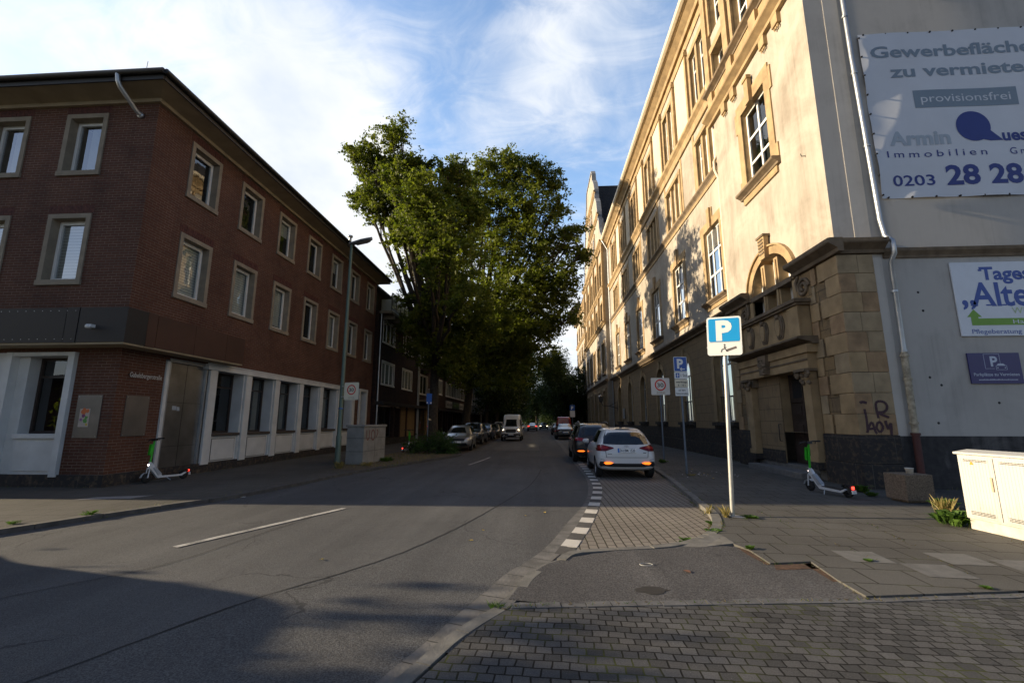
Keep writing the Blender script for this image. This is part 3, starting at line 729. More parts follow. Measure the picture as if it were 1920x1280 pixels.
# sloping soffit
e.quad([(-24, 11.0, 10.96), (-11.0, 11.0, 10.96), (-11.1 + ov, 11.1 - ov, 11.06), (-24, 11.1 - ov, 11.06)], SOFF)
e.quad([(-11.0, 11.0, 10.96), (-11.0, YEND + .1, 10.96), (-11.1 + ov, YEND + .6, 11.06), (-11.1 + ov, 11.1 - ov, 11.06)], SOFF)
e.build('soffit', CB)
r = MB()
r.quad([(-24, 11.1 - ov, 11.24), (-11.1 + ov, 11.1 - ov, 11.24), (-15.5, 15.5, 11.95), (-24, 15.5, 11.95)], ROOF)
r.quad([(-11.1 + ov, 11.1 - ov, 11.24), (-11.1 + ov, YEND + .6, 11.24), (-15.5, YEND + .6, 11.95), (-15.5, 15.5, 11.95)], ROOF)
r.quad([(-24, 15.5, 11.95), (-15.5, 15.5, 11.95), (-15.5, YEND + .6, 11.95), (-24, YEND + .6, 11.95)], ROOF)
r.quad([(-11.1 + ov, YEND + .6, 11.04), (-24, YEND + .6, 11.04), (-24, YEND + .6, 11.95), (-15.5, YEND + .6, 11.95), (-11.1 + ov, YEND + .6, 11.24)], ROOF)
r.build('roof', CB)
g = MB()
def gut(path):
    g.tube(path, .075, GUTTER, 8)
g.box(FI, -24, -11.1 + ov, 11.1 - ov - .02, 11.1 - ov + .02, 11.04, 11.27, GUTTER); g.box(FI, -11.1 + ov - .02, -11.1 + ov + .02, 11.1 - ov + .02, YEND + .6, 11.04, 11.27, GUTTER)
gut([(-24, 11.1 - ov - .09, 11.24), (-11.1 + ov + .05, 11.1 - ov - .09, 11.24)]); gut([(-11.1 + ov + .09, 11.1 - ov - .06, 11.24), (-11.1 + ov + .09, YEND + .6, 11.24)])
g.build('roof_gutter', CB)
d = MB(); d.tube([(-11.70, 11.1 - ov - .09, 11.22), (-11.68, 11.1 - ov - .07, 11.0), (-11.66, 11.1 - ov + .0, 10.86), (-11.62, 10.9, 10.52), (-11.60, 11.02, 10.46)], .06, ZINC, 10); d.lathe((-11.60, 11.05, 10.46), [(.0, -.03), (.09, -.03), (.09, .05), (0, .05)], ZINC, 10, 'y')
d.build('drain_elbow', CB)
an = MB(); an.tube([(-12.3, 11.2, 11.2), (-12.5, 11.2, 11.75), (-12.75, 11.2, 11.95)], .012, DARKM, 5); an.tube([(-11.95, 11.3, 11.2), (-11.9, 11.3, 12.5)], .008, DARKM, 5); an.tube([(-12.1, 11.2, 11.24), (-12.5, 11.2, 11.68)], .006, DARKM, 5)
an.build('antenna', CB)
ch = MB(); ch.box(FI, -13.1, -12.3, 27.3, 28.3, 11.6, 13.0, plain('pale_chimney_render', (.3, .28, .26), .9)); ch.tube([(-12.7, 27.8, 13.0), (-12.7, 27.8, 13.8)], .1, ZINC); ch.lathe((-12.7, 27.8, 13.8), [(.1, 0), (.17, .05), (.17, .15), (0, .2)], ZINC, 12)
ch.build('chimney', CB)

# fascia canopy round the corner
c = MB()
zc0, zc1 = 3.62, 4.52
pro = .62
c.box(LF, -24, -12.15, 0.002, pro, zc0, zc1, GREYP)
c.box(LF, -12.13, -11.80, 0.002, pro + .005, zc0 - .01, zc1 + .01, GREYP)
c.box(LF, -11.78, -11.1 + pro, 0.002, pro - .002, zc0, zc1, GREYP)
c.box(LX, 11.1, 11.40, .002, pro + .003, zc0 - .01, zc1 + .01, BROWNP)
y = 11.42
for L in (1.38, 1.38, .92):
    c.box(LX, y, y + L - .012, .002, pro, zc0, zc1 - .02, BROWNP); y += L
c.box(LX, 11.1, y, .004, pro - .03, zc0 - .05, zc0 - .001, SOFF)
c.box(LF, -24, -11.1 + pro - .03, .004, pro - .03, zc0 - .05, zc0 - .001, SOFF)
for i in range(14):
    for z in (zc0 + .08, zc1 - .08): c.box(LF, -14.9 + i * .23, -14.885 + i * .23, pro, pro + .006, z, z + .015, CHROME)
c.build('fascia_canopy', CB)
cm = MB(); cm.box(FI, -11.42, -11.30, 11.1 - pro - .12, 11.1 - pro, 3.98, 4.06, WHITE); cm.lathe((-11.36, 11.1 - pro - .12, 4.0), [(.0, -.06), (.05, -.05), (.05, .06), (0, .06)], WHITE, 12, 'y')
tag(cm.build('security_camera'), 'small white security camera on the dark grey canopy corner', 'camera')

# white shopfront with pilasters along the street
pil = [14.46, 16.32, 18.2, 20.12, 22.05, 24.1, 26.0]
m = MB()
for i, y in enumerate(pil):
    m.box(LX, y - .17, y + .17, -.42, .10, .25, GT - .12, OFFW); m.box(LX, y + .19, y + .25, -.42, .04, .25, GT - .12, OFFW)
    m.box(LX, y - .25, y - .19, -.42, .04, .25, GT - .12, OFFW)
    m.box(LX, y - .19, y + .19, -.40, .02, .25, GT - .12, GUTTER)
m.box(LX, 14.1, 26.25, -.42, .14, GT - .12, GT + .06, OFFW)
m.box(LX, 14.1, 26.25, .10, .17, GT + .062, GT + .10, OFFW)
m.build('shopfront_frame', CB, bevel=.006)
for i in range(6):
    a, b = pil[i] + .25, pil[i + 1] - .25
    q = MB(); q.box(LX, a, b, -.42, -.02, .25, 1.14, OFFW); q.box(LX, a + .12, b - .12, -.022, -.004, .36, 1.03, OFFW)
    for u0, u1, z0, z1 in ((a + .10, b - .10, .33, .345), (a + .10, b - .10, 1.045, 1.06), (a + .10, a + .115, .345, 1.045), (b - .115, b - .10, .345, 1.045)): q.box(LX, u0, u1, -.02, -.012, z0, z1, GUTTER)
    q.build('parapet_panel', CB)
    s = MB(); s.box(LX, a - .03, b + .03, -.42, .08, 1.15, 1.24, plain('dark_brown_sill', (.07, .055, .045), .6)); s.build('sill', CB, bevel=.01)
    f = MB(); sash(f, LX, a, b, 1.24, GT - .12, -.42, BROWNF, rows=(GT - .62,), t=.06); o = f.build('shop_window', CB)
    pane(LX, a + .05, b - .05, 1.29, GT - .17, -.40, o, GLASSD, (CURT, b - .45, b - .15) if i in (1, 2, 4) else None)
    if i == 3:
        pm = MB(); pm.box(LX, a + .12, a + .62, -.385, -.38, 1.5, 2.75, plain('white_paper', (.5, .5, .48), .8))
        for k in range(9): pm.box(LX, a + .18, a + .38 + .18 * ((k * 7) % 3) / 3, -.379, -.377, 1.62 + k * .12, 1.65 + k * .12, DARKM)
        pm.build('paper_notice', o)
# last entrance bay
f = MB(); f.box(LX, 26.9, 27.12, -.3, .06, .1, GT - .02, OFFW); f.box(LX, 27.98, 28.2, -.3, .06, .1, GT - .02, OFFW); f.box(LX, 26.9, 28.2, -.3, .07, GT - .018, GT + .14, OFFW); f.box(LX, 27.12, 27.98, -.4, -.33, .05, GT - .02, BROWNF)
f.build('house_entrance', CB)
# steel sheeted door with frame
st = MB(); st.box(LX, 12.74, 14.16, -.10, -.05, .12, 3.40, STEELP); st.box(LX, 13.44, 13.452, -.05, -.046, .12, 3.40, DARKM)
for z in (.9, 2.2): st.box(LX, 12.74, 14.16, -.05, -.048, z, z + .008, DARKM)
do = st.build('steel_door', CB)
hh = MB(); hh.box(LX, 13.04, 13.2, -.048, -.044, 1.98, 2.1, plain('pale_sticker', (.35, .4, .45), .5)); hh.box(LX, 13.22, 13.32, -.048, -.044, 1.96, 2.08, MATS['pale_sticker']); hh.build('sticker', do)
df = MB(); df.box(LX, 12.55, 12.66, -.12, .05, .1, GT - .05, OFFW); df.box(LX, 12.675, 12.735, -.12, .03, .1, GT - .06, ZINC); df.box(LX, 14.17, 14.26, -.12, .04, .1, GT - .06, ZINC); df.box(LX, 12.675, 14.26, -.12, .028, 3.405, GT + .05, ZINC)
df.build('door_frame', CB)
# front ground floor windows in white frames
for x0 in (-14.15, -16.6, -19.1, -21.6):
    q = MB(); q.box(LF, x0 - .12, x0 + .06, -.45, .10, .25, GT, OFFW); q.box(LF, x0 + 1.66, x0 + 1.84, -.45, .10, .25, GT, OFFW); q.box(LF, x0 + .062, x0 + 1.658, -.45, .09, GT - .1, GT, OFFW)
    q.box(LF, x0 + .06, x0 + .36, -.452, -.10, .25, GT - .1, OFFW); q.box(LF, x0 + .362, x0 + 1.658, -.45, -.05, .25, 1.2, OFFW); q.box(LF, x0 + .46, x0 + 1.56, -.052, -.03, .38, 1.1, OFFW)
    q.box(LF, x0 + .36, x0 + 1.66, -.45, .02, 1.205, 1.32, OFFW)
    o = q.build('display_window', CB, bevel=.006)
    f = MB(); sash(f, LF, x0 + .36, x0 + 1.66, 1.32, GT - .1, -.44, BROWNF, rows=(GT - .62,), t=.07); f.build('sash', o)
    pane(LF, x0 + .42, x0 + 1.6, 1.38, GT - .16, -.42, o, GLASSD, CURT, .0)
    wb = MB(); wb.wall(LF, x0 - .68, x0 - .12, .3, GT, [], .1, OFFW); wb.build('pier', CB)

# street name lettering on the brick
tx = MB(); text(tx, 'Gabelsbergerstraße', LX, 11.40, 2.83, .13, plain('white_enamel_letters', (.55, .55, .53), .5), d=.035, bold=.012, width=1.04)
tx.box(LX, 11.38, 12.46, .004, .028, 2.88, 2.90, DARKM)
tag(tx.build('street_name_sign'), 'pale street name lettering on the brick pier beside the steel door', 'street sign')
def steel_plate(label, fr, a, b, c, d):
    q = MB(); q.box(fr, a, b, .003, .02, c, d, plain('dull_steel_plate', (.23, .215, .20), .42, .75, var=.15, vs=2))
    for u in (a + .04, b - .04):
        for z in (c + .04, d - .04): q.box(fr, u - .01, u + .01, .02, .024, z - .01, z + .01, CHROME)
    return tag(q.build('wall_plate'), label, 'metal plate', 'steel plates on the corner pier')
steel_plate('square steel plate with a torn poster on the brick pier facing the viewer', LF, -12.10, -11.42, 1.22, 2.32)
steel_plate('bare steel plate on the brick pier around the corner under the street name', LX, 11.42, 12.14, 1.25, 2.33)
q = MB(); q.box(LF, -11.98, -11.70, .0205, .0235, 1.50, 1.97, plain('pale_poster_paper', (.5, .42, .36), .7))
for (x, z, rr, cc) in ((-11.86, 1.9, .085, (.6, .16, .05)), (-11.76, 1.91, .05, (.6, .16, .05)), (-11.86, 1.78, .05, (.22, .05, .16)), (-11.78, 1.74, .045, (.1, .3, .06)), (-11.80, 1.66, .06, (.1, .3, .06)), (-11.92, 1.68, .04, (.3, .12, .3)), (-11.75, 1.56, .035, (.55, .4, .05))):
    q.add([LF(x + rr * math.cos(t) * rnd.uniform(.7, 1.2), .0245 + rr * .02, z + rr * math.sin(t) * rnd.uniform(.7, 1.2)) for t in np.linspace(0, 5.7, 11)], [tuple(range(11))], plain('poster_ink_%d' % int(rr * 1000 + x * -100), cc, .7))
tag(q.build('poster'), 'torn orange and green poster stuck on the square steel plate', 'poster')

# ------------------------------------------------------------------ left: houses further down the street
def simple_window(parent, fr, a, b, c, d, frame=WFRAME, cols=2, glass=GLASS, proud=.03, back=None):
    f = MB(); sash(f, fr, a, b, c, d, -.10, frame, cols=cols, t=.07)
    f.box(fr, a - .07, a, -.02, proud, c, d, frame); f.box(fr, b, b + .07, -.02, proud, c, d, frame); f.box(fr, a - .07, b + .07, -.02, proud, d, d + .08, frame); f.box(fr, a - .1, b + .1, -.02, proud + .04, c - .09, c, frame)
    o = f.build('window', parent)
    g = MB(); g.quad([fr(a + .06, -.08, c + .06), fr(b - .06, -.08, c + .06), fr(b - .06, -.08, d - .06), fr(a + .06, -.08, d - .06)], glass); g.build('pane', o)
    k = MB(); k.box(fr, a, b, -.5, -.46, c, d, DARKR); k.build('room_recess', o)
    if back: k = MB(); k.box(fr, a + .06, b - .06, -.16, -.15, c + (d - c) * .1, d, back); k.build('curtain', o)
    return o
def house(name, label, y0, y1, X, zt, wm, floors, wins, roofm=SLATE, ground=None, shop=True, pitch=1.0, frame=WFRAME, cols=2, back=None):
    h = thing(name, label, 'building', (X, (y0 + y1) / 2, 0)); fr = FX(X, 1)
    holes = []
    for (c, d) in floors:
        for (a, b) in wins: holes.append((a, b, c, d))
    gt = 2.95
    w = MB(); w.wall(fr, y0, y1, gt if shop else 0, zt, holes, .12, wm)
    w.quad([(X, y0, 0), (X - 11, y0, 0), (X - 11, y0, zt), (X, y0, zt)], wm); w.quad([(X, y1, 0), (X - 11, y1, 0), (X - 11, y1, zt), (X, y1, zt)], wm); w.quad([(X - 11, y0, 0), (X - 11, y1, 0), (X - 11, y1, zt), (X - 11, y0, zt)], wm)
    w.build('wall', h)
    for i, (a, b, c, d) in enumerate(holes): simple_window(h, fr, a, b, c, d, frame, cols, back=back if i % 2 else None)
    r = MB(); r.quad([(X + .35, y0, zt), (X + .35, y1, zt), (X - 4.5, y1, zt + 4.5 * pitch), (X - 4.5, y0, zt + 4.5 * pitch)], roofm); r.quad([(X - 11, y0, zt), (X - 11, y1, zt), (X - 4.5, y1, zt + 4.5 * pitch), (X - 4.5, y0, zt + 4.5 * pitch)], roofm)
    for y in (y0, y1): r.quad([(X + .35, y, zt), (X - 4.5, y, zt + 4.5 * pitch), (X - 11, y, zt)], wm)
    r.box(FI, X, X + .38, y0, y1, zt - .12, zt - .01, GUTTER)
    r.build('roof', h)
    if shop:
        s = MB(); s.box(fr, y0 + .05, y1 - .05, 0, .30, gt - .22, gt, GREYP); s.box(fr, y0, y1, -.55, -.5, 0, gt - .22, ground or BROWNF); s.box(fr, y0, y1, -.5, 0, -.1, .35, PLINTH)
        n = max(2, int((y1 - y0) / 2.6))
        for i in range(n + 1):
            u = y0 + .2 + (y1 - y0 - .4) * i / n; s.box(fr, u - .14, u + .14, -.5, .0, .35, gt - .22, ground or BRICK2)
        s.build('shop_storey', h)
        for i in range(n):
            u0 = y0 + .2 + (y1 - y0 - .4) * i / n + .14; u1 = u0 + (y1 - y0 - .4) / n - .28
            f = MB(); sash(f, fr, u0, u1, .4, gt - .25, -.3, DARKM, cols=2, t=.06); o = f.build('shop_window', h)
            g = MB(); g.quad([fr(u0, -.27, .45), fr(u1, -.27, .45), fr(u1, -.27, gt - .3), fr(u0, -.27, gt - .3)], GLASSD); g.build('pane', o)
    dp = MB(); dp.tube([(X + .08, y0 + .12, zt - .1), (X + .08, y0 + .12, .1)], .05, ZINC, 8); dp.build('drainpipe', h)
    return h
# house 2: dark brick with a roof terrace
H2 = thing('terrace_house', 'dark brown brick house with white windows and a roof terrace beside the corner building', 'building', (-10.9, 34, 0))
fr = FX(-10.9, 1); holes = [(30.06, 32.55, 7.1, 8.64), (34.7, 37.25, 7.1, 8.64), (30.1, 32.7, 4.18, 5.72), (34.75, 37.4, 4.18, 5.72)]
w = MB(); w.wall(fr, YEND + .15, 39.2, 2.95, 9.1, holes, .12, BRICK2); w.quad([(-10.9, 39.2, 0), (-20, 39.2, 0), (-20, 39.2, 9.1), (-10.9, 39.2, 9.1)], BRICK2); w.quad([(-20, 29.1, 9.08), (-10.9, 29.1, 9.08), (-10.9, 39.2, 9.08), (-20, 39.2, 9.08)], ROOF); w.quad([(-10.9, 29.1, 0), (-10.9, 29.1, 9.1), (-20, 29.1, 9.1), (-20, 29.1, 0)], BRICK2); w.build('wall', H2)
for h in holes: simple_window(H2, fr, *h, cols=3, back=CURT if h[2] < 5 else None)
s = MB(); s.box(fr, 29.2, 40.5, 0, .55, 2.72, 2.95, GREYP); s.box(fr, 29.1, 39.2, -.55, -.5, 0, 2.72, DARKR); s.box(fr, 29.1, 39.2, -.5, .02, -.1, .45, PLINTH)
for u in (29.3, 33.2, 34.6, 36.4, 39.0): s.box(fr, u - .16, u + .16, -.5, .0, .45, 2.72, BRICK2)
OCH = plain('ochre_render', (.20, .13, .06), .9, var=.2); s.box(fr, 34.76, 36.24, -.5, -.05, .45, 2.72, OCH); s.box(fr, 36.56, 38.84, -.5, -.05, .45, 2.72, OCH)
s.build('shop_storey', H2)
f = MB(); sash(f, fr, 29.46, 33.04, .5, 2.7, -.3, DARKM, cols=3, t=.06); o = f.build('shop_window', H2); g = MB(); g.quad([fr(29.5, -.27, .55), fr(33, -.27, .55), fr(33, -.27, 2.65), fr(29.5, -.27, 2.65)], GLASSD); g.build('pane', o)
b = MB(); b.box(fr, 29.15, 40.2, -.1, .85, 8.9, 9.06, plain('balcony_concrete', (.24, .2, .15), .9))
for i in range(9): b.box(fr, 29.9 + i * 1.2, 30.05 + i * 1.2, .0, .8, 8.62, 8.9, MATS['balcony_concrete'])
b.build('terrace_slab', H2)
b = MB(); nb = 11
for i in range(nb + 1): b.box(fr, 29.3 + i * .98, 29.34 + i * .98, .74, .78, 9.06, 10.3, DARKM)
b.box(fr, 29.3, 40.12, .735, .785, 10.3, 10.36, DARKM); b.box(fr, 29.3, 40.12, .735, .785, 9.25, 9.29, DARKM); ra = b.build('railing', H2)
b = MB(); fg = plain('frosted_glass_panel', (.12, .15, .15), .15, var=.1)
for i in range(nb): b.box(fr, 29.42 + i * .98, 30.2 + i * .98, .755, .765, 9.36, 10.2, fg)
b.build('glass_panel', ra)
b = MB(); b.box(fr, 29.2, 39.2, -4.5, -1.4, 9.06, 11.3, BRICK2); b.box(fr, 29.15, 39.6, -5, -.9, 11.3, 11.45, ROOF); b.box(fr, 33.2, 33.5, -1.4, .3, 9.06, 11.0, WHITE); b.box(fr, 30.4, 32.4, -1.39, -1.36, 9.1, 11.1, DARKR); b.box(fr, 34.4, 37.4, -1.39, -1.36, 9.1, 11.1, DARKR); b.build('penthouse', H2)
for yy in (29.3, 39.1): dp = MB(); dp.tube([(-10.8, yy, 9.0), (-10.8, yy, .1)], .055, ZINC); dp.build('drainpipe', H2)
H3 = house('balcony_house', 'brown house with iron railed balconies behind the nearest tall street tree', 39.4, 46.5, -10.9, 9.0, BRICK2, [(4.1, 5.8), (6.9, 8.5)], [(40.0, 42.6), (44.2, 45.6)], ground=OCH)
b = MB(); fr = FX(-10.9, 1)
for z in (3.5, 6.4):
    b.box(fr, 39.6, 43.2, .002, .95, z - .14, z, MATS['balcony_concrete'])
    for i in range(20): b.box(fr, 39.65 + i * .186, 39.67 + i * .186, .9, .92, z, z + .95, ZINC)
    b.box(fr, 39.62, 43.2, .88, .94, z + .95, z + 1.0, ZINC)
b.build('balcony', H3)
H4 = house('shop_house', 'brown brick house with rows of white windows over three shop signs', 46.7, 64.5, -10.9, 9.2, BRICK2, [(4.5, 6.0), (6.9, 8.5)], [(47.6, 49.2), (51.2, 54), (54.4, 57.2), (57.6, 60.4), (60.8, 63.6)], cols=3, back=CURT, pitch=.9)
sg = MB(); f4 = FX(-10.9, 1)
PS = plain('pale_sign_panel', (.42, .4, .37), .5); GS = plain('dark_green_sign_panel', (.03, .07, .03), .5)
for u0, u1, mm in ((51, 54.6, PS), (55, 59, GS), (59.4, 63, PS)):
    sg.box(f4, u0, u1, .06, .16, 3.15, 3.95, mm)
GL_ = plain('light_green_letters', (.2, .35, .1), .5)
for u0, u1, mm in ((51.3, 54.3, DARKM), (55.4, 58.6, GL_), (59.8, 62.6, DARKM)):     # lettering too small to read
    u = u0
    while u < u1 - .2:
        hh = rnd.choice((.26, .26, .4)); sg.box(f4, u, u + .07, .16, .166, 3.4, 3.4 + hh, mm); sg.box(f4, u + .071, u + .2, .16, .166, 3.4 + rnd.choice((0, .1, .19)), 3.46 + rnd.choice((.02, .14, .2)), mm); u += .3
sg.build('shop_sign', H4)
GREYW = stuccomat('blue_grey_render', (.16, .175, .19), (.08, .085, .09)); GREYW2 = stuccomat('pale_grey_render', (.24, .235, .225), (.12, .11, .1))
house('grey_house', 'blue grey rendered house with tall windows behind the second street tree', 64.7, 80, -10.7, 13.2, GREYW, [(4.2, 6.0), (7.2, 9.0), (10.2, 11.9)], [(66.2, 67.6), (69.2, 70.6), (72.2, 73.6), (75.2, 76.6), (78, 79.2)])
house('pale_house', 'pale grey house with a dark roof further down on the left', 80.2, 97, -10.6, 12.4, GREYW2, [(4.2, 6.0), (7.2, 9.0), (9.9, 11.5)], [(81.6, 83), (84.8, 86.2), (88, 89.4), (91.2, 92.6), (94.6, 96)])
house('far_house', 'grey house at the far end of the left row half hidden by trees', 97.2, 118, -10.6, 13.5, GREYW, [(4.2, 6.0), (7.2, 9.0), (10.2, 11.9)], [(99, 100.4), (103, 104.4), (107, 108.4), (111, 112.4), (115, 116.4)])

# ------------------------------------------------------------------ right: large sandstone and stucco school building
SB = thing('school_building', 'long sunlit stucco building with a sandstone ground floor and a curved gable', 'building', (8.2, 40, 0))
PX, MX = 8.05, 8.32
PV = FX(PX, -1); MN = FX(MX, -1); EW = FY(12.1, -1)
PY0, PY1 = 12.1, 19.0
MY1 = 52.0
C6, C6T = 6.08, 6.42           # ledge over the ground floor
def cornice(mb, fr, u0, u1, z0, z1, pro, m, back=0.0):
    h = z1 - z0
    mb.profile(fr, u0, u1, [(back, z0), (pro * .35, z0), (pro * .4, z0 + h * .25), (pro * .75, z0 + h * .5), (pro * .95, z0 + h * .62), (pro, z0 + h * .72), (pro, z0 + h * .95), (pro * .8, z1), (back, z1)], m)

main_c = [20.9 + 5.36 * i for i in range(6)]
first_h = []; second_h = []; top_h = []; ground_h = []
for i, c in enumerate(main_c):
    ground_h.append((c - .98, c + .98, 1.62, 5.22, 4.25))
    first_h.append((c - .98, c + .98, 7.34, 10.86))
    second_h.append((c - 1.28, c + 1.12 + (.1 if i else -.1), 13.5, 15.86))
    top_h.append((c - .92, c + 1.02, 17.95, 21.05))
w = MB()
w.wall(MN, PY1, MY1, 1.3, C6, ground_h, .38, SAND, SANDT)
w.wall(MN, PY1, MY1, C6, 13.1, first_h, .32, STUCCO, SANDT)
w.wall(MN, PY1, MY1, 13.1, 17.2, second_h, .36, STUCCO, SANDT)
w.wall(MN, PY1, MY1, 17.2, 22.6, top_h, .34, STUCCO, SANDT)
w.quad([(MX + 14, PY1, 0), (MX + 14, MY1, 0), (MX + 14, MY1, 22.6), (MX + 14, PY1, 22.6)], STUCCO)
w.build('street_wall', SB)
# pavilion walls
LUN = (14.2, 16.86, 5.28, 7.36, 6.22)
pav_g = [(13.95, 15.62, .32, 3.16), LUN]
W1 = (14.62, 16.42, 10.36, 13.5)
PUP = [(17.25, 18.45, 16.65, 18.15), (17.3, 18.4, 19.2, 21.5), (15.0, 16.3, 16.65, 18.9), (15.0, 16.3, 19.9, 22.0), (12.85, 14.1, 16.65, 18.9), (12.85, 14.1, 19.9, 22.0)]
w = MB()
w.wall(PV, PY0, PY1, 1.3, C6, [(a, b, max(c, 1.3), min(d, C6)) for a, b, c, d in (pav_g[0][:4], LUN[:4])], .75, SANDR, SANDT)
w.wall(PV, PY0, PY1, C6, 15.0, [(LUN[0], LUN[1], C6, LUN[3], LUN[4]), W1], .42, STUCCO, SANDT)
w.wall(PV, PY0, PY1, 15.0, 24.0, PUP, .35, STUCCO, SANDT)
w.quad([(PX, PY1, 0), (MX + 3, PY1, 0), (MX + 3, PY1, 24), (PX, PY1, 24)], STUCCO)
w.build('pavilion_wall', SB)
w = MB()
w.wall(EW, PX, 24, 1.28, 5.9, [], .1, STUCCOG); w.wall(EW, PX, 24, 5.9, 22.5, [], .1, STUCCOG); w.wall(EW, 8.99, 24, 0, 1.28, [], .1, DADO)
w.quad([(24, 12.1, 0), (24, PY1, 0), (24, PY1, 22), (24, 12.1, 22)], STUCCOG)
w.build('end_wall', SB)
# pale patched strip and chimney breast on the end wall
w = MB(); STR = stuccomat('pale_patched_render', (.62, .58, .52), (.36, .33, .29), .45, .9, .5)
w.box(EW, 8.95, 9.20, .002, .012, 1.28, 5.98, STR); w.box(EW, 8.60, 9.02, .002, .010, 6.48, 22.4, STR); w.box(EW, 8.97, 9.2, .002, .012, 0, 1.279, DADO)
w.build('render_strip', SB)
# quoins of the corner on the end wall
w = MB(); z = 1.3; i = 0
QM = [SANDT, plain('grey_sandstone_quoin', (.34, .255, .15), .88, var=.25, vs=2.5, bmp=.4, bs_=22), plain('brown_sandstone_quoin', (.33, .215, .115), .88, var=.3, vs=2.5, bmp=.4, bs_=22)]
while z < 6.0:
    h = .53; b = 8.42 if i % 2 else 8.52
    w.box(EW, PX - .05, b - .004, .003, .075, z + .004, min(z + h, 6.06) - .004, QM[(i * 2) % 3]); w.box(EW, b + .004, 8.94, .003, .065, z + .004, min(z + h, 6.06) - .004, QM[1] if i % 3 else QM[2]); z += h; i += 1
z = 1.3; i = 0
while z < 6.0:      # same courses on the street side
    h = .53; L = .52 if i % 2 else .82
    w.box(PV, PY0 - .05, PY0 + L, .003, .055, z + .004, min(z + h, 6.06) - .004, QM[(i * 2 + 1) % 3] if i % 2 else SANDT); z += h; i += 1
w.build('quoin', SB, bevel=.012)
for k, (a, b) in enumerate(((13.05, 13.45), (17.75, 18.2), (18.55, 18.98))):
    z = 1.3; i = 0; w = MB()
    while z < 6.0:
        w.box(PV, a + .1 * (i % 2), b, .003, .045, z + .006, min(z + .53, 6.06) - .006, QM[(i + k) % 3]); z += .53; i += 1
    w.build('quoin', SB, bevel=.012)
# basalt plinth with its proud courses
w = MB()
w.box(MN, PY1, MY1, -.1, .12, -.1, .62, PLINTH); w.box(MN, PY1, MY1, -.1, .08, .63, 1.3, PLINTH)
for a, b in ((PY0 - .1, 13.45), (17.55, PY1)):
    w.box(PV, a, b, -.1, .12, -.1, .60, PLINTH); w.box(PV, a, b, -.1, .10, .61, 1.3, PLINTH)
w.box(EW, PX - .098, 8.96, .002, .118, -.1, .60, PLINTH); w.box(EW, PX - .098, 8.95, .002, .098, .61, 1.298, PLINTH)
w.build('plinth', SB, bevel=.012)
# ledge over the ground floor
w = MB(); LED = SANDD
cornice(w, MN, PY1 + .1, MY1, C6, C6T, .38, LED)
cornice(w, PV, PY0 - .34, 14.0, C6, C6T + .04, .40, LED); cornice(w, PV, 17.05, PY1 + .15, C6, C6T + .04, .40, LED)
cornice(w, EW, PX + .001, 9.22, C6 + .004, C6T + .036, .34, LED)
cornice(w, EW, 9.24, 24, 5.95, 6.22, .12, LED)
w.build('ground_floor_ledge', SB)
# ground floor windows
BAR = plain('white_flaked_window_wood', (.5, .49, .46), .6, var=.2)
for i, h in enumerate(ground_h):
    a, b, c, d, sp = h
    s = MB(); s.archring(MN, a, b, sp, d, .30, -.02, .05, SANDT); s.box(MN, a - .30, a, -.02, .05, c, sp, SANDT); s.box(MN, b, b + .30, -.02, .05, c, sp, SANDT)
    s.box(MN, (a + b) / 2 - .14, (a + b) / 2 + .14, .051, .12, d - .05, d + .5, SANDT)
    s.box(MN, a - .25, b + .25, -.3, .22, c - .18, c - .02, PLINTH); s.box(MN, a - .2, b + .2, -.3, .12, c - .32, c - .182, PLINTH)
    o = s.build('window', SB)
    f = MB(); sash(f, MN, a, b, c, sp, -.34, BAR, cols=3, rows=(2.75,), t=.07); f.archring(MN, a + .07, b - .07, sp, d - .07, .07, -.34, -.28, BAR)
    f.box(MN, (a + b) / 2 - .03, (a + b) / 2 + .03, -.338, -.282, sp, d - .05, BAR); f.build('sash', o)
    g = MB(); g.quad([MN(a, -.32, c), MN(b, -.32, c), MN(b, -.32, sp)] + [MN((a + b) / 2 + (b - a) / 2 * math.cos(t), -.32, sp + (d - sp) * math.sin(t)) for t in np.linspace(.2, 2.94, 9)] + [MN(a, -.32, sp)], GRIMY); g.build('pane', o)
    k = MB(); k.box(MN, a - .1, b + .1, -.9, -.85, c - .1, d, DARKR); k.box(MN, a, b, -.42, -.40, c, 2.72, CURT) if i in (2, 3) else None; k.build('room_recess', o)
    if i < 2:
        gr = MB()
        for u in np.linspace(a + .12, b - .12, 9): gr.box(MN, u - .009, u + .009, -.17, -.152, c, 2.75, DARKM)
        gr.box(MN, a, b, -.175, -.148, 2.74, 2.77, DARKM); gr.build('window_grille', o)
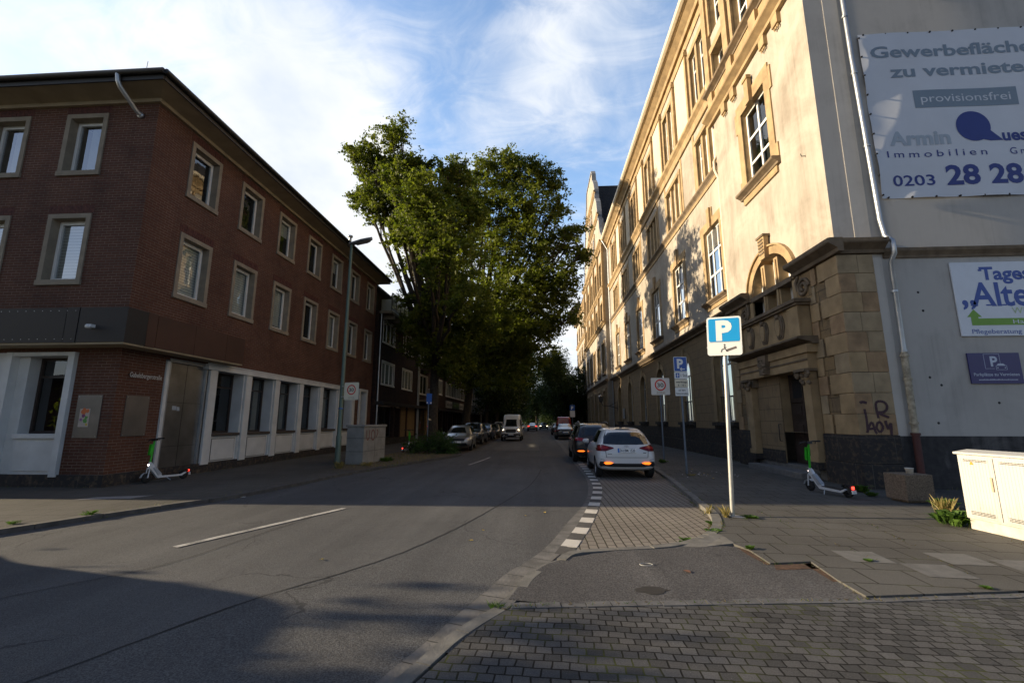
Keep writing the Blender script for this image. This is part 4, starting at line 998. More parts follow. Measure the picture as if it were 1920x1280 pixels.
# first floor
SHUT = plain('grey_louvre_shutter', (.10, .10, .105), .5); SHW = plain('pale_louvre_slats', (.38, .36, .33), .6)
def wood_window(o, fr, a, b, c, d, dep, cols, rows, glass=GLASS):
    f = MB(); sash(f, fr, a, b, c, d, dep, WFRAME, cols=cols, rows=rows, t=.10, tm=.10); f.build('sash', o)
    g = MB(); g.quad([fr(a, dep + .02, c), fr(b, dep + .02, c), fr(b, dep + .02, d), fr(a, dep + .02, d)], glass); g.build('pane', o)
    k = MB(); k.box(fr, a - .1, b + .1, dep - .6, dep - .55, c - .1, d + .1, DARKR); k.build('room_recess', o)
for i, h in enumerate(first_h):
    a, b, c, d = h
    s = MB(); t = .34
    s.box(MN, a - t, a, -.02, .045, c, d, SANDT); s.box(MN, b, b + t, -.02, .045, c, d, SANDT); s.box(MN, a - t - .1, b + t + .1, -.02, .05, d, d + .42, SANDT)
    s.box(MN, (a + b) / 2 - .16, (a + b) / 2 + .16, .051, .15, d - .08, d + .95, SANDT); s.box(MN, (a + b) / 2 - .24, (a + b) / 2 + .24, .0, .048, d + .422, d + .95, SANDT)
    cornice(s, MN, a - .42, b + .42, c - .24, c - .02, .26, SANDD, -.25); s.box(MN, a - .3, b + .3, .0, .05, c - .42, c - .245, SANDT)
    o = s.build('window', SB)
    wood_window(o, MN, a, b, c, d, -.19, 3, (c + (d - c) * .36, c + (d - c) * .68))
    if i in (0, 2):
        l = MB()
        for j in range(3):
            u0 = a + (b - a) * j / 3 + .09; u1 = a + (b - a) * (j + 1) / 3 - .09
            l.box(MN, u0, u1, -.2, -.185, c + (d - c) * .72, d - .1, SHUT)
            for k in range(9): z = c + (d - c) * .72 + .02 + k * .095; l.box(MN, u0, u1, -.185, -.12, z, z + .022, SHW)
        l.build('louvre_shutter', o)
# string course under the second floor, with the second floor triple windows
w = MB()
cornice(w, MN, PY1 + .1, MY1, 13.0, 13.28, .20, SANDD); w.box(MN, PY1 + .1, MY1, 0, .06, 12.82, 13.0, SANDT)
w.build('sill_course', SB)
for i, h in enumerate(second_h):
    a, b, c, d = h
    s = MB(); t = .30
    s.box(MN, a - t, a, -.02, .07, 13.28, d, SANDT); s.box(MN, b, b + t, -.02, .07, 13.28, d, SANDT); s.box(MN, a - t, b + t, -.02, .07, d, d + .34, SANDT); s.box(MN, a - .14, b + .14, .071, .12, d + .02, d + .1, SANDT)
    s.box(MN, a, b, -.3, .06, 13.28, c, SANDT)
    for k in (1, 2): u = a + (b - a) * k / 3; s.box(MN, u - .12, u + .12, -.3, .03, c, d, SANDT)
    s.box(MN, a - t - .28, a - t - .02, -.02, .03, 13.28, 16.9, SANDT); s.box(MN, b + t + .02, b + t + .28, -.02, .03, 13.28, 16.9, SANDT)
    o = s.build('window', SB)
    for k in range(3):
        u0, u1 = a + (b - a) * k / 3 + (.12 if k else 0), a + (b - a) * (k + 1) / 3 - (.12 if k < 2 else 0)
        wood_window(o, MN, u0, u1, c, d, -.20, 1, (c + 1.5,))
# thick string course, top floor
w = MB()
cornice(w, MN, PY1 + .1, MY1, 17.0, 17.42, .30, SANDT); w.box(MN, PY1 + .1, MY1, 0, .10, 16.72, 17.0, SANDT); cornice(w, MN, PY1 + .1, MY1, 17.46, 17.62, .16, SANDD)
w.build('string_course', SB)
for i, h in enumerate(top_h):
    a, b, c, d = h
    s = MB(); t = .24
    s.box(MN, a - t, a, -.02, .08, 17.62, d, SANDT); s.box(MN, b, b + t, -.02, .08, 17.62, d, SANDT); s.box(MN, a - t, b + t, -.02, .09, d, d + .3, SANDT); s.box(MN, a, b, -.3, .07, 17.62, c, SANDT)
    u = (a + b) / 2; s.box(MN, u - .13, u + .13, -.3, .06, c, d, SANDT)
    for e in (a - .62, b + .38):
        s.box(MN, e, e + .22, -.01, .16, 17.62, 22.0, SANDT); s.box(MN, e - .04, e + .26, -.01, .22, 21.6, 21.8, SANDT)
    o = s.build('window', SB)
    for u0, u1 in ((a, u - .13), (u + .13, b)): wood_window(o, MN, u0, u1, c, d, -.20, 1, (c + 2.1,))
PANEL = stuccomat('pale_smooth_stucco', (.62, .52, .39), (.4, .32, .22), .5, .9, .4)
for i in range(5): w = MB(); w.box(MN, main_c[i] + 1.72, main_c[i + 1] - 1.62, .0, .03, 17.64, 21.9, PANEL); w.build('stucco_panel', SB)
# main eaves
w = MB()
w.box(MN, PY1, MY1, 0, .06, 22.0, 22.6, SANDT); w.profile(MN, PY1 + .1, MY1, [(0, 22.5), (.2, 22.5), (.25, 22.7), (.55, 22.95), (.62, 22.97), (.62, 23.15), (0, 23.3)], SANDT)
w.build('eaves_cornice', SB)
w = MB(); w.profile(MN, PY1 + .2, MY1, [(.62, 23.05), (.72, 23.02), (.84, 23.1), (.88, 23.3), (.85, 23.32), (.62, 23.32)], CREAMP); w.build('roof_gutter', SB)
w = MB(); w.quad([MN(PY1, .7, 23.2), MN(MY1, .7, 23.2), MN(MY1, -7, 30), MN(PY1, -7, 30)], SLATE); w.quad([MN(PY1, -14, 23.2), MN(MY1, -14, 23.2), MN(MY1, -7, 30), MN(PY1, -7, 30)], SLATE); w.build('roof', SB)
# drainpipes
def drain(path, m, r=.07, name='drainpipe', brk=None):
    q = MB(); q.tube(path, r, m, 10)
    for p in brk or (): q.tube([(p[0], p[1], p[2] - .03), (p[0], p[1], p[2] + .03)], r * 1.3, m, 10)
    q.build(name, SB)
drain([(MX - .75, PY1 + .35, 23.1), (MX - .45, PY1 + .3, 22.6), (MX - .14, PY1 + .28, 22.1), (MX - .12, PY1 + .28, 17.9), (MX - .30, PY1 + .28, 17.5), (MX - .32, PY1 + .28, 16.9), (MX - .14, PY1 + .28, 16.4), (MX - .14, PY1 + .28, 13.6), (MX - .28, PY1 + .28, 13.3), (MX - .28, PY1 + .28, 12.9), (MX - .14, PY1 + .28, 12.5), (MX - .14, PY1 + .28, 6.75), (MX - .14, PY1 + .28, 6.5)], CREAMP, .07, brk=[(MX - .14, PY1 + .28, z) for z in (8, 10.5, 15)])
drain([(MX - .75, MY1 - .3, 23.1), (MX - .4, MY1 - .5, 22.3), (MX - .14, MY1 - .5, 21.8), (MX - .14, MY1 - .5, .2)], ZINC, .075)
EWY = 12.1 - .13
RUSTP = plain('flaking_cream_iron_pipe', (.38, .33, .24), .8, var=.45, vs=9, bmp=.4); REDP = plain('dark_red_iron_pipe', (.09, .03, .025), .7)
drain([(9.06, EWY, 22), (9.12, EWY, 12), (9.22, EWY, 7), (9.28, EWY, 6.55), (9.34, EWY - .15, 6.35), (9.34, EWY - .15, 6.0), (9.33, EWY, 5.8), (9.31, EWY, 3.45)], ZINC, .062, brk=[(9.1, EWY, 13.4), (9.13, EWY, 11.5), (9.18, EWY, 9.2), (9.31, EWY, 5.0), (9.31, EWY, 3.42)])
drain([(9.31, EWY, 3.4), (9.29, EWY, 1.35)], RUSTP, .078, 'iron_drainpipe', [(9.31, EWY, 3.3), (9.3, EWY, 2.7), (9.29, EWY, 1.6)])
drain([(9.29, EWY, 1.35), (9.28, EWY, .02)], REDP, .080, 'iron_drainpipe', [(9.29, EWY, 1.33)])

# ---- pavilion details: door, pilasters, balustrade, lunette
s = MB(); s.archring(PV, LUN[0], LUN[1], LUN[4], LUN[3], .28, -.02, .06, SANDT, 18); s.archring(PV, LUN[0] - .28, LUN[1] + .28, LUN[4], LUN[3] + .28, .06, -.02, .13, SANDT, 18)
for u0, u1 in ((LUN[0] - .42, LUN[0]), (LUN[1], LUN[1] + .42)): s.box(PV, u0, u1, -.02, .07, C6, C6 + .42, SANDT)
cu = (LUN[0] + LUN[1]) / 2
s.prism([PV(cu - .17, .06, LUN[3] - .12), PV(cu + .17, .06, LUN[3] - .12), PV(cu + .23, .06, LUN[3] + .66), PV(cu - .23, .06, LUN[3] + .66)], (-.16, 0, 0), SANDT); s.box(PV, cu - .26, cu + .26, .0, .26, LUN[3] + .662, LUN[3] + .74, SANDD)
for k in range(5): s.box(PV, cu - .16, cu + .16, .221, .25, LUN[3] + .05 + k * .12, LUN[3] + .11 + k * .12, SANDD)
for k in (1, 2): u = LUN[0] + (LUN[1] - LUN[0]) * k / 3; s.box(PV, u - .13, u + .13, -.32, .02, LUN[2], LUN[3] - .22, SANDT); s.box(PV, u - .05, u + .05, .021, .06, LUN[2], LUN[3] - .3, SANDT)
s.box(PV, LUN[0] - .05, LUN[1] + .05, -.32, .10, C6 - .06, C6 + .10, SANDD)
for u0, u1 in ((LUN[0] - .22, LUN[0]), (LUN[1], LUN[1] + .22)): s.box(PV, u0, u1, -.32, .06, LUN[2] - .02, C6 - .062, SANDT)
o = s.build('stairwell_window', SB)
for k in range(3):
    u0, u1 = LUN[0] + (LUN[1] - LUN[0]) * k / 3 + (.13 if k else 0), LUN[0] + (LUN[1] - LUN[0]) * (k + 1) / 3 - (.13 if k < 2 else 0)
    f = MB(); sash(f, PV, u0, u1, LUN[2], C6 - .06, -.36, WFRAME, t=.12); sash(f, PV, u0, u1, C6 + .1, LUN[3] - (.75 if k != 1 else .08), -.36, WFRAME, t=.12); f.build('sash', o)
g = MB(); g.quad([PV(LUN[0], -.33, LUN[2]), PV(LUN[1], -.33, LUN[2]), PV(LUN[1], -.33, LUN[3]), PV(LUN[0], -.33, LUN[3])], GLASS); g.build('pane', o)
k = MB(); k.box(PV, LUN[0], LUN[1], -.95, -.9, LUN[2], LUN[3], DARKR); k.build('room_recess', o)

s = MB()   # balustrade with three cartouches
s.box(PV, 13.52, 17.72, .002, .34, 4.10, 5.06, SANDT); s.box(PV, 13.42, 17.82, .002, .46, 5.06, 5.13, SANDD); s.box(PV, 13.36, 17.88, .002, .52, 5.131, 5.24, SANDD)
s.box(PV, 13.48, 14.05, .34, .40, 4.12, 5.058, SANDT); s.box(PV, 17.2, 17.76, .34, .40, 4.12, 5.058, SANDT)
for u in (14.62, 15.62, 16.62):
    for k, (hw, z0, z1, dd) in enumerate(((.30, 4.22, 4.98, .37), (.24, 4.28, 4.92, .40), (.15, 4.34, 4.84, .43))):
        P = [PV(u + hw * math.cos(t) * (1 if math.sin(t) > -.3 else .82), .34, (z0 + z1) / 2 + (z1 - z0) / 2 * max(-1, min(1, 1.25 * math.sin(t)))) for t in np.linspace(0, 2 * math.pi, 18, endpoint=False)]
        s.prism(P, (-(dd - .34), 0, 0), SANDD if k != 2 else SANDT)
    s.lathe(PV(u, .40, 4.95), [(0, .08), (.07, .05), (.09, 0), (.07, -.06), (0, -.08)], SANDD, 8)
s.build('balustrade', SB, bevel=.008)
for uu, sg_ in ((13.62, -1), (17.5, 1)):      # scrolls either side of the window
    s = MB()
    pts = []
    for k in range(30):
        t = k / 29 * 3.6 * math.pi; rr = .30 * (1 - k / 36); pts.append(PV(uu + sg_ * rr * math.cos(t), .07, 5.62 + rr * math.sin(t)))
    s.tube(pts, .055, SANDD, 6); s.box(PV, uu - .36, uu + .36, .0, .05, 5.245, 6.05, SANDR); s.tube([PV(uu - sg_ * .2, .07, 6.05), PV(uu - sg_ * .32, .09, 5.85), PV(uu - sg_ * .28, .07, 5.6)], .05, SANDD, 6); s.build('scroll_ornament', SB)
s = MB()   # door hood and entablature
cornice(s, PV, 13.22, 18.12, 3.86, 4.08, .62, SANDD); s.box(PV, 13.3, 18.0, .002, .36, 3.62, 3.858, SANDT); s.box(PV, 13.42, 17.85, .002, .30, 3.16, 3.618, SANDT); s.box(PV, 13.42, 17.85, .301, .33, 3.40, 3.45, SANDD)
s.build('door_hood', SB)
s = MB()
s.prism([PV(15.62, .30, 3.2), PV(16.02, .30, 3.2), PV(16.12, .30, 3.84), PV(15.52, .30, 3.84)], (-.16, 0, 0), SANDD)
for k in range(14): s.lathe(PV(15.82 + rnd.uniform(-.2, .2), .45, 3.3 + rnd.random() * .5), [(0, .07), (.06, .03), (.07, -.02), (0, -.07)], SANDD, 7)
s.build('carved_keystone', SB)
for u in (13.72, 17.42):
    s = MB(); s.box(PV, u - .19, u + .19, .002, .24, .62, 2.86, SANDT); s.box(PV, u - .23, u + .23, .002, .28, .50, .66, SANDT); s.box(PV, u - .25, u + .25, .002, .30, .30, .499, PLINTH)
    o = s.build('pilaster', SB, bevel=.008)
    c = MB(); c.box(PV, u - .3, u + .3, .05, .42, 3.08, 3.158, SANDD)
    for sg_ in (-1, 1):
        pts = [PV(u + sg_ * (.26 + .11 * (1 - k / 26) * math.cos(k * .5)), .34, 2.98 + .11 * (1 - k / 26) * math.sin(k * .5)) for k in range(24)]; c.tube(pts, .035, SANDD, 6)
    for k in range(10): c.lathe(PV(u + rnd.uniform(-.22, .22), .27, 2.72 + rnd.random() * .35), [(0, .07), (.055, .03), (.06, -.02), (0, -.07)], SANDD, 7)
    c.box(PV, u - .2, u + .2, .03, .27, 2.861, 3.08, SANDT); c.build('capital', o)
s = MB(); s.box(PV, 15.64, 17.2, .0, .035, .30, 3.158, SAND); s.box(PV, 17.05, 17.3, .03, .24, 2.86, 3.157, SANDD); s.box(PV, 15.66, 17.18, .036, .05, .3, .7, PLINTH); s.build('door_panel_wall', SB)
s = MB(); s.box(PV, 13.5, 17.55, -.8, .02, -.05, .30, KERBM); s.box(PV, 13.9, 17.3, .02, .55, -.05, .17, plain('granite_step', (.16, .15, .14), .85, var=.2, vs=9, bmp=.4)); s.build('door_step', SB, bevel=.015)
OAK = plain('dark_oak_door', (.042, .028, .022), .5, var=.35, vs=3)
s = MB(); s.box(PV, 13.92, 15.62, -.33, -.27, .32, 3.16, OAK)
for u0, u1 in ((14.05, 14.72), (14.84, 15.50)):
    for z0, z1 in ((.5, .98), (1.12, 1.62), (1.76, 2.2)): s.box(PV, u0, u1, -.27, -.24, z0, z1, OAK); s.box(PV, u0 + .1, u1 - .1, -.24, -.215, z0 + .08, z1 - .08, OAK)
    s.box(PV, u0 + .08, u1 - .08, -.27, -.265, 2.38, 3.0, DARKR); s.box(PV, u0 - .02, u1 + .02, -.27, -.21, 2.24, 2.30, OAK)
s.box(PV, 14.76, 14.80, -.27, -.22, .34, 3.14, OAK)
do = s.build('entrance_door', SB, bevel=.006)
h = MB(); h.tube([PV(15.68, .09, 1.55), PV(15.68, .16, 1.55), PV(15.68, .16, 1.0), PV(15.68, .09, 1.0)], .014, DARKM, 6); h.build('door_handle', do)
# rusticated blocks flush beside the door
# ---- pavilion first floor window
a, b, c, d = W1
s = MB(); t = .36
s.box(PV, a - t, a, -.02, .05, c, d, SANDT); s.box(PV, b, b + t, -.02, .05, c, d, SANDT); s.box(PV, a - t, b + t, -.02, .055, d, d + .5, SANDT)
for e in (a - t - .14, b + t): s.box(PV, e, e + .14, -.02, .048, d - .55, d + .3, SANDT); s.box(PV, e, e + .14, -.02, .048, c, c + .5, SANDT)
s.box(PV, (a + b) / 2 - .15, (a + b) / 2 + .15, .056, .2, d - .12, d + .95, SANDT); s.box(PV, (a + b) / 2 - .19, (a + b) / 2 + .19, .056, .24, d + .82, d + .95, SANDT)
cornice(s, PV, a - .5, b + .5, c - .26, c - .01, .30, SANDD, -.3); s.box(PV, a - .34, b + .34, 0, .07, c - .5, c - .262, SANDT)
o = s.build('window', SB); wood_window(o, PV, a, b, c, d, -.22, 2, (c + 1.0, c + 2.0))
# upper strings and brackets
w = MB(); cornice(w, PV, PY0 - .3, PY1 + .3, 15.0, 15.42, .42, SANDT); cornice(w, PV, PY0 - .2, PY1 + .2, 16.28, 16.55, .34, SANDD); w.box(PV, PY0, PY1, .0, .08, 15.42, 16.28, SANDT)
for u in (12.5, 14.6, 16.65, 18.7): w.box(PV, u - .25, u + .25, .08, .22, 15.42, 16.28, SANDT)
for u in (13.4, 14.3, 16.8, 17.7):
    w.box(PV, u - .18, u + .18, 0, .14, 14.62, 15.0, SANDT)
    for k in range(3): w.lathe(PV(u - .1 + k * .1, .08, 14.55), [(0, .06), (.05, 0), (0, -.09)], SANDT, 7)
w.build('balcony_cornice', SB)
for h in PUP:
    a, b, c, d = h
    s = MB(); s.box(PV, a - .22, a, -.02, .10, c, d, SANDT); s.box(PV, b, b + .22, -.02, .10, c, d, SANDT); s.box(PV, a - .22, b + .22, -.02, .12, d, d + .3, SANDT); o = s.build('window', SB)
    wood_window(o, PV, a, b, c, d, -.3, 2, (c + (d - c) * .6,))
w = MB()
for u in (12.35, 14.5, 16.8, 18.8): w.box(PV, u - .22, u + .22, .0, .20, 16.55, 24, SANDT)
cornice(w, PV, PY0 - .4, PY1 + .5, 23.6, 24.3, .7, SANDT); w.build('pavilion_pilasters', SB)
w = MB(); w.quad([(PX - .5, PY0 - .3, 24.3), (PX - .5, PY1 + .4, 24.3), (PX + 7, 15.5, 30)], SLATE); w.quad([(PX - .5, PY0 - .3, 24.3), (24, PY0 - .3, 24.3), (PX + 7, 15.5, 30)], SLATE); w.quad([(PX - .5, PY1 + .4, 24.3), (24, PY1 + .4, 24.3), (PX + 7, 15.5, 30)], SLATE); w.build('pavilion_roof', SB)
w = MB(); w.tube([PV(19.9, .9, 23.6), PV(19.9, .75, 24.2), PV(19.6, .75, 24.7)], .13, CREAMP, 8); w.build('gutter_head', SB)
hk = MB(); hk.tube([PV(12.85, .0, 9.5), PV(12.85, .12, 9.5), PV(12.85, .14, 9.58)], .012, DARKM, 5); hk.build('wall_hook', SB)
# ---- gable bay
GX = 7.72; GB = FX(GX, -1); G0, G1 = MY1, 74.6
gc = (G0 + G1) / 2
half = [(11.3, 23.2), (11.0, 23.9), (10.0, 24.6), (9.4, 25.6), (9.2, 26.9), (8.3, 27.2), (8.1, 28.4), (7.5, 30.0), (6.7, 30.9), (6.3, 31.1), (6.1, 32.6), (5.4, 33.9), (4.6, 34.7), (4.0, 35.0), (3.8, 36.2), (3.1, 37.0), (0, 37.0)]
outl = [(gc - y, z) for y, z in half] + [(gc + y, z) for y, z in reversed(half[:-1])]
w = MB()
gh = []; rows_ = [(1.62, 5.2), (7.3, 10.9), (13.5, 15.9), (17.9, 21.0)]
for r_, (c, d) in enumerate(rows_):
    for k in range(5): u = G0 + 2.4 + k * 4.45; gh.append((u - .95, u + .95, c, d))
w.wall(GB, G0, G1, 0, C6, [h for h in gh if h[3] < C6], .35, SAND, SANDT); w.wall(GB, G0, G1, C6, 23.2, [h for h in gh if h[2] > C6], .35, STUCCO, SANDT)
w.prism([GB(u, 0, z) for u, z in outl], (.4, 0, 0), STUCCO)
w.quad([(GX, G0, 0), (MX + 3, G0, 0), (MX + 3, G0, 25.5), (GX, G0, 25.5)], STUCCO); w.quad([(GX, G1, 0), (MX + 3, G1, 0), (MX + 3, G1, 25.5), (GX, G1, 25.5)], STUCCO)
w.build('gable_wall', SB)
w = MB(); CAP = plain('pale_grey_gable_coping', (.25, .26, .275), .85, var=.25)
for i in range(len(outl) - 1):
    (u0, z0), (u1, z1) = outl[i], outl[i + 1]
    if abs(u1 - u0) + abs(z1 - z0) < .05: continue
    n = Vector((-(z1 - z0), u1 - u0)).normalized() * .22
    P = [GB(u0, .12, z0), GB(u1, .12, z1), GB(u1 + n.x, .12, z1 + n.y), GB(u0 + n.x, .12, z0 + n.y)]
    w.prism(P, (.6, 0, 0), CAP)
w.build('gable_coping', SB)
w = MB(); cornice(w, GB, G0 - .1, G1 + .1, C6, C6T, .3, SANDD); cornice(w, GB, G0 - .1, G1 + .1, 12.9, 13.25, .45, SANDT); cornice(w, GB, G0 - .1, G1 + .1, 17.1, 17.5, .35, SANDT); cornice(w, GB, G0 - .2, G1 + .2, 22.7, 23.3, .5, SANDT); cornice(w, GB, gc - 8.9, gc + 8.9, 27.7, 28.1, .3, SANDT); cornice(w, GB, gc - 6.6, gc + 6.6, 32, 32.4, .3, SANDT)
for k in range(6): u = G0 + .2 + k * 4.45; w.box(GB, u - .25, u + .3, 0, .25, 13.25, 22.7, SANDT)
w.build('gable_strings', SB)
for h in gh + [(gc - 4 + k * 3.2, gc - 2.4 + k * 3.2, 24.4, 26.8) for k in range(3)] + [(gc - 2 + k * 2.6, gc - .6 + k * 2.6, 29, 31.2) for k in range(2)]:
    a, b, c, d = h
    s = MB(); s.box(GB, a - .25, a, -.02, .10, c - .2, d, SANDT); s.box(GB, b, b + .25, -.02, .10, c - .2, d, SANDT); s.box(GB, a - .25, b + .25, -.02, .11, d, d + .3, SANDT); s.box(GB, a - .3, b + .3, -.02, .2, c - .25, c - .02, SANDD); o = s.build('window', SB)
    f = MB(); dep = -.25 if c < 23 else .02
    sash(f, GB, a, b, c, d, dep, WFRAME, cols=2, rows=(c + (d - c) * .65,), t=.09); f.build('sash', o)
    g = MB(); g.box(GB, a + .02, b - .02, dep + .004, dep + .03, c + .02, d - .02, plain('dark_far_pane', (.02, .022, .025), .08)); g.build('pane', o)
w = MB(); zr = 36.6
w.quad([(GX + .4, G0 + .2, 23.5), (26, G0 + .2, 23.5), (26, gc, zr), (GX + .4, gc, zr)], SLATE); w.quad([(GX + .4, G1 - .2, 23.5), (26, G1 - .2, 23.5), (26, gc, zr), (GX + .4, gc, zr)], SLATE); w.build('gable_roof', SB)
# ---- far wing mirrors the near one
FWN = MN; F0, F1 = 74.6, 100.0
far_c = [77.6 + 5.1 * i for i in range(5)]
fh = [(c - 1, c + 1, z0, z1) for c in far_c for z0, z1 in ((1.62, 5.2), (7.34, 10.86), (13.5, 15.9), (17.9, 20.6))]
w = MB(); w.wall(FWN, F0, F1, 0, C6, [h for h in fh if h[3] < C6], .35, SAND, SANDT); w.wall(FWN, F0, F1, C6, 22.4, [h for h in fh if h[2] > C6], .35, STUCCO, SANDT); w.quad([(MX, F1, 0), (24, F1, 0), (24, F1, 22.4), (MX, F1, 22.4)], STUCCO); w.build('far_wing_wall', SB)
w = MB(); cornice(w, FWN, F0, F1, C6, C6T, .38, SANDD); cornice(w, FWN, F0, F1, 13.0, 13.28, .2, SANDD); cornice(w, FWN, F0, F1, 17.0, 17.42, .3, SANDT); cornice(w, FWN, F0, F1, 22.2, 23.0, .6, SANDT); w.build('far_wing_strings', SB)
for a, b, c, d in fh:
    s = MB(); s.box(FWN, a - .28, a, -.02, .07, c - .2, d, SANDT); s.box(FWN, b, b + .28, -.02, .07, c - .2, d, SANDT); s.box(FWN, a - .28, b + .28, -.02, .08, d, d + .35, SANDT); s.box(FWN, a - .3, b + .3, -.02, .2, c - .22, c - .02, SANDD); o = s.build('window', SB)
    f = MB(); sash(f, FWN, a, b, c, d, -.25, WFRAME, cols=2, rows=(c + (d - c) * .65,), t=.09); f.build('sash', o)
    g = MB(); g.box(FWN, a + .02, b - .02, -.246, -.22, c + .02, d - .02, MATS['dark_far_pane']); g.build('pane', o)
w = MB(); w.quad([FWN(F0, .7, 23), FWN(F1, .7, 23), FWN(F1, -7, 28), FWN(F0, -7, 28)], SLATE)
w.lathe((8.6, 96.5, 22.8), [(2.6, 0), (2.7, .6), (2.5, 1.6), (1.8, 3.0), (.9, 3.9), (.2, 4.6), (0, 5.6)], SLATE, 14); w.build('far_wing_roof', SB)
# wall lantern far down on an iron arm, small plaque
lt = MB(); lt.tube([MN(49.6, 0, 3.0), MN(49.6, .9, 3.25), MN(49.6, 1.6, 3.3), MN(49.6, 1.75, 3.6)], .035, DARKM, 6); lt.tube([MN(49.6, 0, 3.7), MN(49.6, .9, 3.25)], .025, DARKM, 6); lt.tube([MN(49.6, 0, 2.7), MN(49.6, 0, 3.9)], .05, DARKM, 6)
lt.lathe(MN(49.6, 1.75, 3.6), [(.05, 0), (.2, .15), (.28, .6), (.32, .65), (.1, .85), (.0, 1.0)], plain('lantern_glass', (.08, .08, .08), .2), 6, smooth=False); tag(lt.build('wall_lantern'), 'old iron wall lantern on a curved arm on the sandstone ground floor', 'lantern')
pl = MB(); pl.box(FX(MX - .05, -1), 45.2, 46.0, .0, .05, 1.9, 2.9, plain('pale_notice_board', (.3, .3, .29), .6)); tag(pl.build('notice_board'), 'small pale notice board on the sandstone wall behind the white car', 'notice board')

# ---- banner and signs on the end wall
NAVY = plain('navy_print', (.022, .04, .22), .5, var=.03); BLUEP = plain('blue_print', (.05, .10, .38), .5, var=.03); GREYB = plain('grey_blue_print', (.22, .28, .34), .6, var=.03); PALEB = plain('pale_blue_print', (.40, .46, .52), .6, var=.03)
BANW = plain('white_banner_cloth', (.66, .68, .72), .5, var=.04, vs=1.2)
bx0, bx1, bz0, bz1 = 9.44, 14.4, 7.66, 12.84
bw = FY(12.1, -1)
def wav(x, z): return .055 + .012 * math.sin(x * 2.1 + z * .9) + .02 * math.exp(-((z - bz0) / .35) ** 2) * math.sin(x * 3.7) + .014 * math.exp(-((x - bx0) / .3) ** 2) * math.sin(z * 4.6) + .02 * math.sin((x - z) * 2.2) * math.exp(-((x - 9.9) / .9) ** 2)
BF = lambda u, d, z: (u, 12.1 - wav(u, z) - d, z)
b = MB(); NX, NZ = 60, 60
V = [BF(bx0 + (bx1 - bx0) * i / NX, 0, bz0 + (bz1 - bz0) * j / NZ) for j in range(NZ + 1) for i in range(NX + 1)]
b.add(V, [(j * (NX + 1) + i, j * (NX + 1) + i + 1, (j + 1) * (NX + 1) + i + 1, (j + 1) * (NX + 1) + i) for j in range(NZ) for i in range(NX)], BANW, True)
ban = b.build('banner'); tag(ban, 'large white advertising banner with grey and blue lettering on the end wall', 'banner')
def lt(parent, *a, **k): q = MB(); text(q, *a, **k); return q.build('lettering', parent)
b = MB()
lt(ban, 'Gewerbeflächen', BF, 9.70, 12.02, .36, GREYB, bold=.024, width=4.72, d=.008); lt(ban, 'zu vermieten', BF, 10.16, 11.38, .36, GREYB, bold=.024, width=3.95, d=.008)
for i in range(24): u0 = 10.68 + 2.76 * i / 24; u1 = 10.68 + 2.76 * (i + 1) / 24; b.quad([BF(u0, .006, 10.36), BF(u1, .006, 10.36), BF(u1, .006, 10.92), BF(u0, .006, 10.92)], GREYB)
lt(ban, 'provisionsfrei', BF, 10.86, 10.53, .25, BANW, d=.010, width=2.4)
lt(ban, 'Armin', BF, 9.84, 9.24, .40, PALEB, bold=.035, d=.008, width=1.62)
b.add([BF(12.12 + .46 * math.cos(t), .008, 9.74 + .46 * math.sin(t)) for t in np.linspace(0, 2 * math.pi, 40, endpoint=False)], [tuple(range(40))], NAVY); b.quad([BF(12.25, .0085, 9.34), BF(12.55, .0085, 9.60), BF(12.84, .0085, 9.29), BF(12.5, .0085, 9.28)], NAVY)
lt(ban, 'uest', BF, 12.83, 9.28, .34, NAVY, bold=.03, d=.008)
lt(ban, 'Immobilien', BF, 9.72, 8.86, .20, NAVY, d=.008, space=1.45, width=2.62); lt(ban, 'GmbH', BF, 12.95, 8.86, .20, NAVY, d=.008, space=1.45)
lt(ban, '0203', BF, 9.78, 8.02, .31, NAVY, bold=.012, d=.008, width=1.1); lt(ban, '28', BF, 11.18, 8.02, .55, NAVY, bold=.032, d=.008, width=.86); lt(ban, '28', BF, 12.30, 8.02, .55, NAVY, bold=.032, d=.008, width=.86); lt(ban, '0', BF, 13.42, 8.02, .55, NAVY, bold=.05, d=.008)
b.build('logo_print', ban)
b = MB()
for i in range(9): b.lathe((bx0 + .02, 12.1 - .06, bz0 + .1 + i * .62), [(.0, -.02), (.025, -.015), (.025, .03), (0, .035)], DARKM, 7, 'y')
for i in range(8): b.lathe((bx0 + .15 + i * .62, 12.1 - .06, bz1 - .02), [(.0, -.02), (.025, -.015), (.025, .03), (0, .035)], DARKM, 7, 'y'); b.lathe((bx0 + .15 + i * .62, 12.1 - .06, bz0 + .02), [(.0, -.02), (.025, -.015), (.025, .03), (0, .035)], DARKM, 7, 'y')
b.build('eyelet', ban)
SW = plain('white_sign_panel', (.70, .73, .78), .25, var=.03); GRN = plain('green_print', (.19, .38, .045), .5, var=.03); PGRN = plain('pale_green_print', (.45, .55, .30), .5)
sx0, sx1, sz0, sz1 = 10.86, 14.2, 3.80, 5.78; SF = FY(12.1, -1)
s = MB(); s.box(SF, sx0, sx1, .02, .05, sz0, sz1, SW); sgn = s.build('care_home_sign'); tag(sgn, 'white sign board with big blue lettering and a green arrow on the end wall', 'sign')
s = MB()
def serif(st, u, z, h, m, bold, width):
    lt(sgn, st, SF, u, z, h, m, d=.054, bold=bold, width=width)
serif('Tagespflege', 11.56, 5.30, .34, BLUEP, .03, 2.5)
s.box(SF, 11.53, 11.62, .0541, .055, 5.53, 5.58, BLUEP)
serif('Alte', 11.24, 4.60, .62, BLUEP, .02, 1.42); lt(sgn, '„', SF, 11.0, 4.62, .62, BLUEP, d=.054, bold=.02)
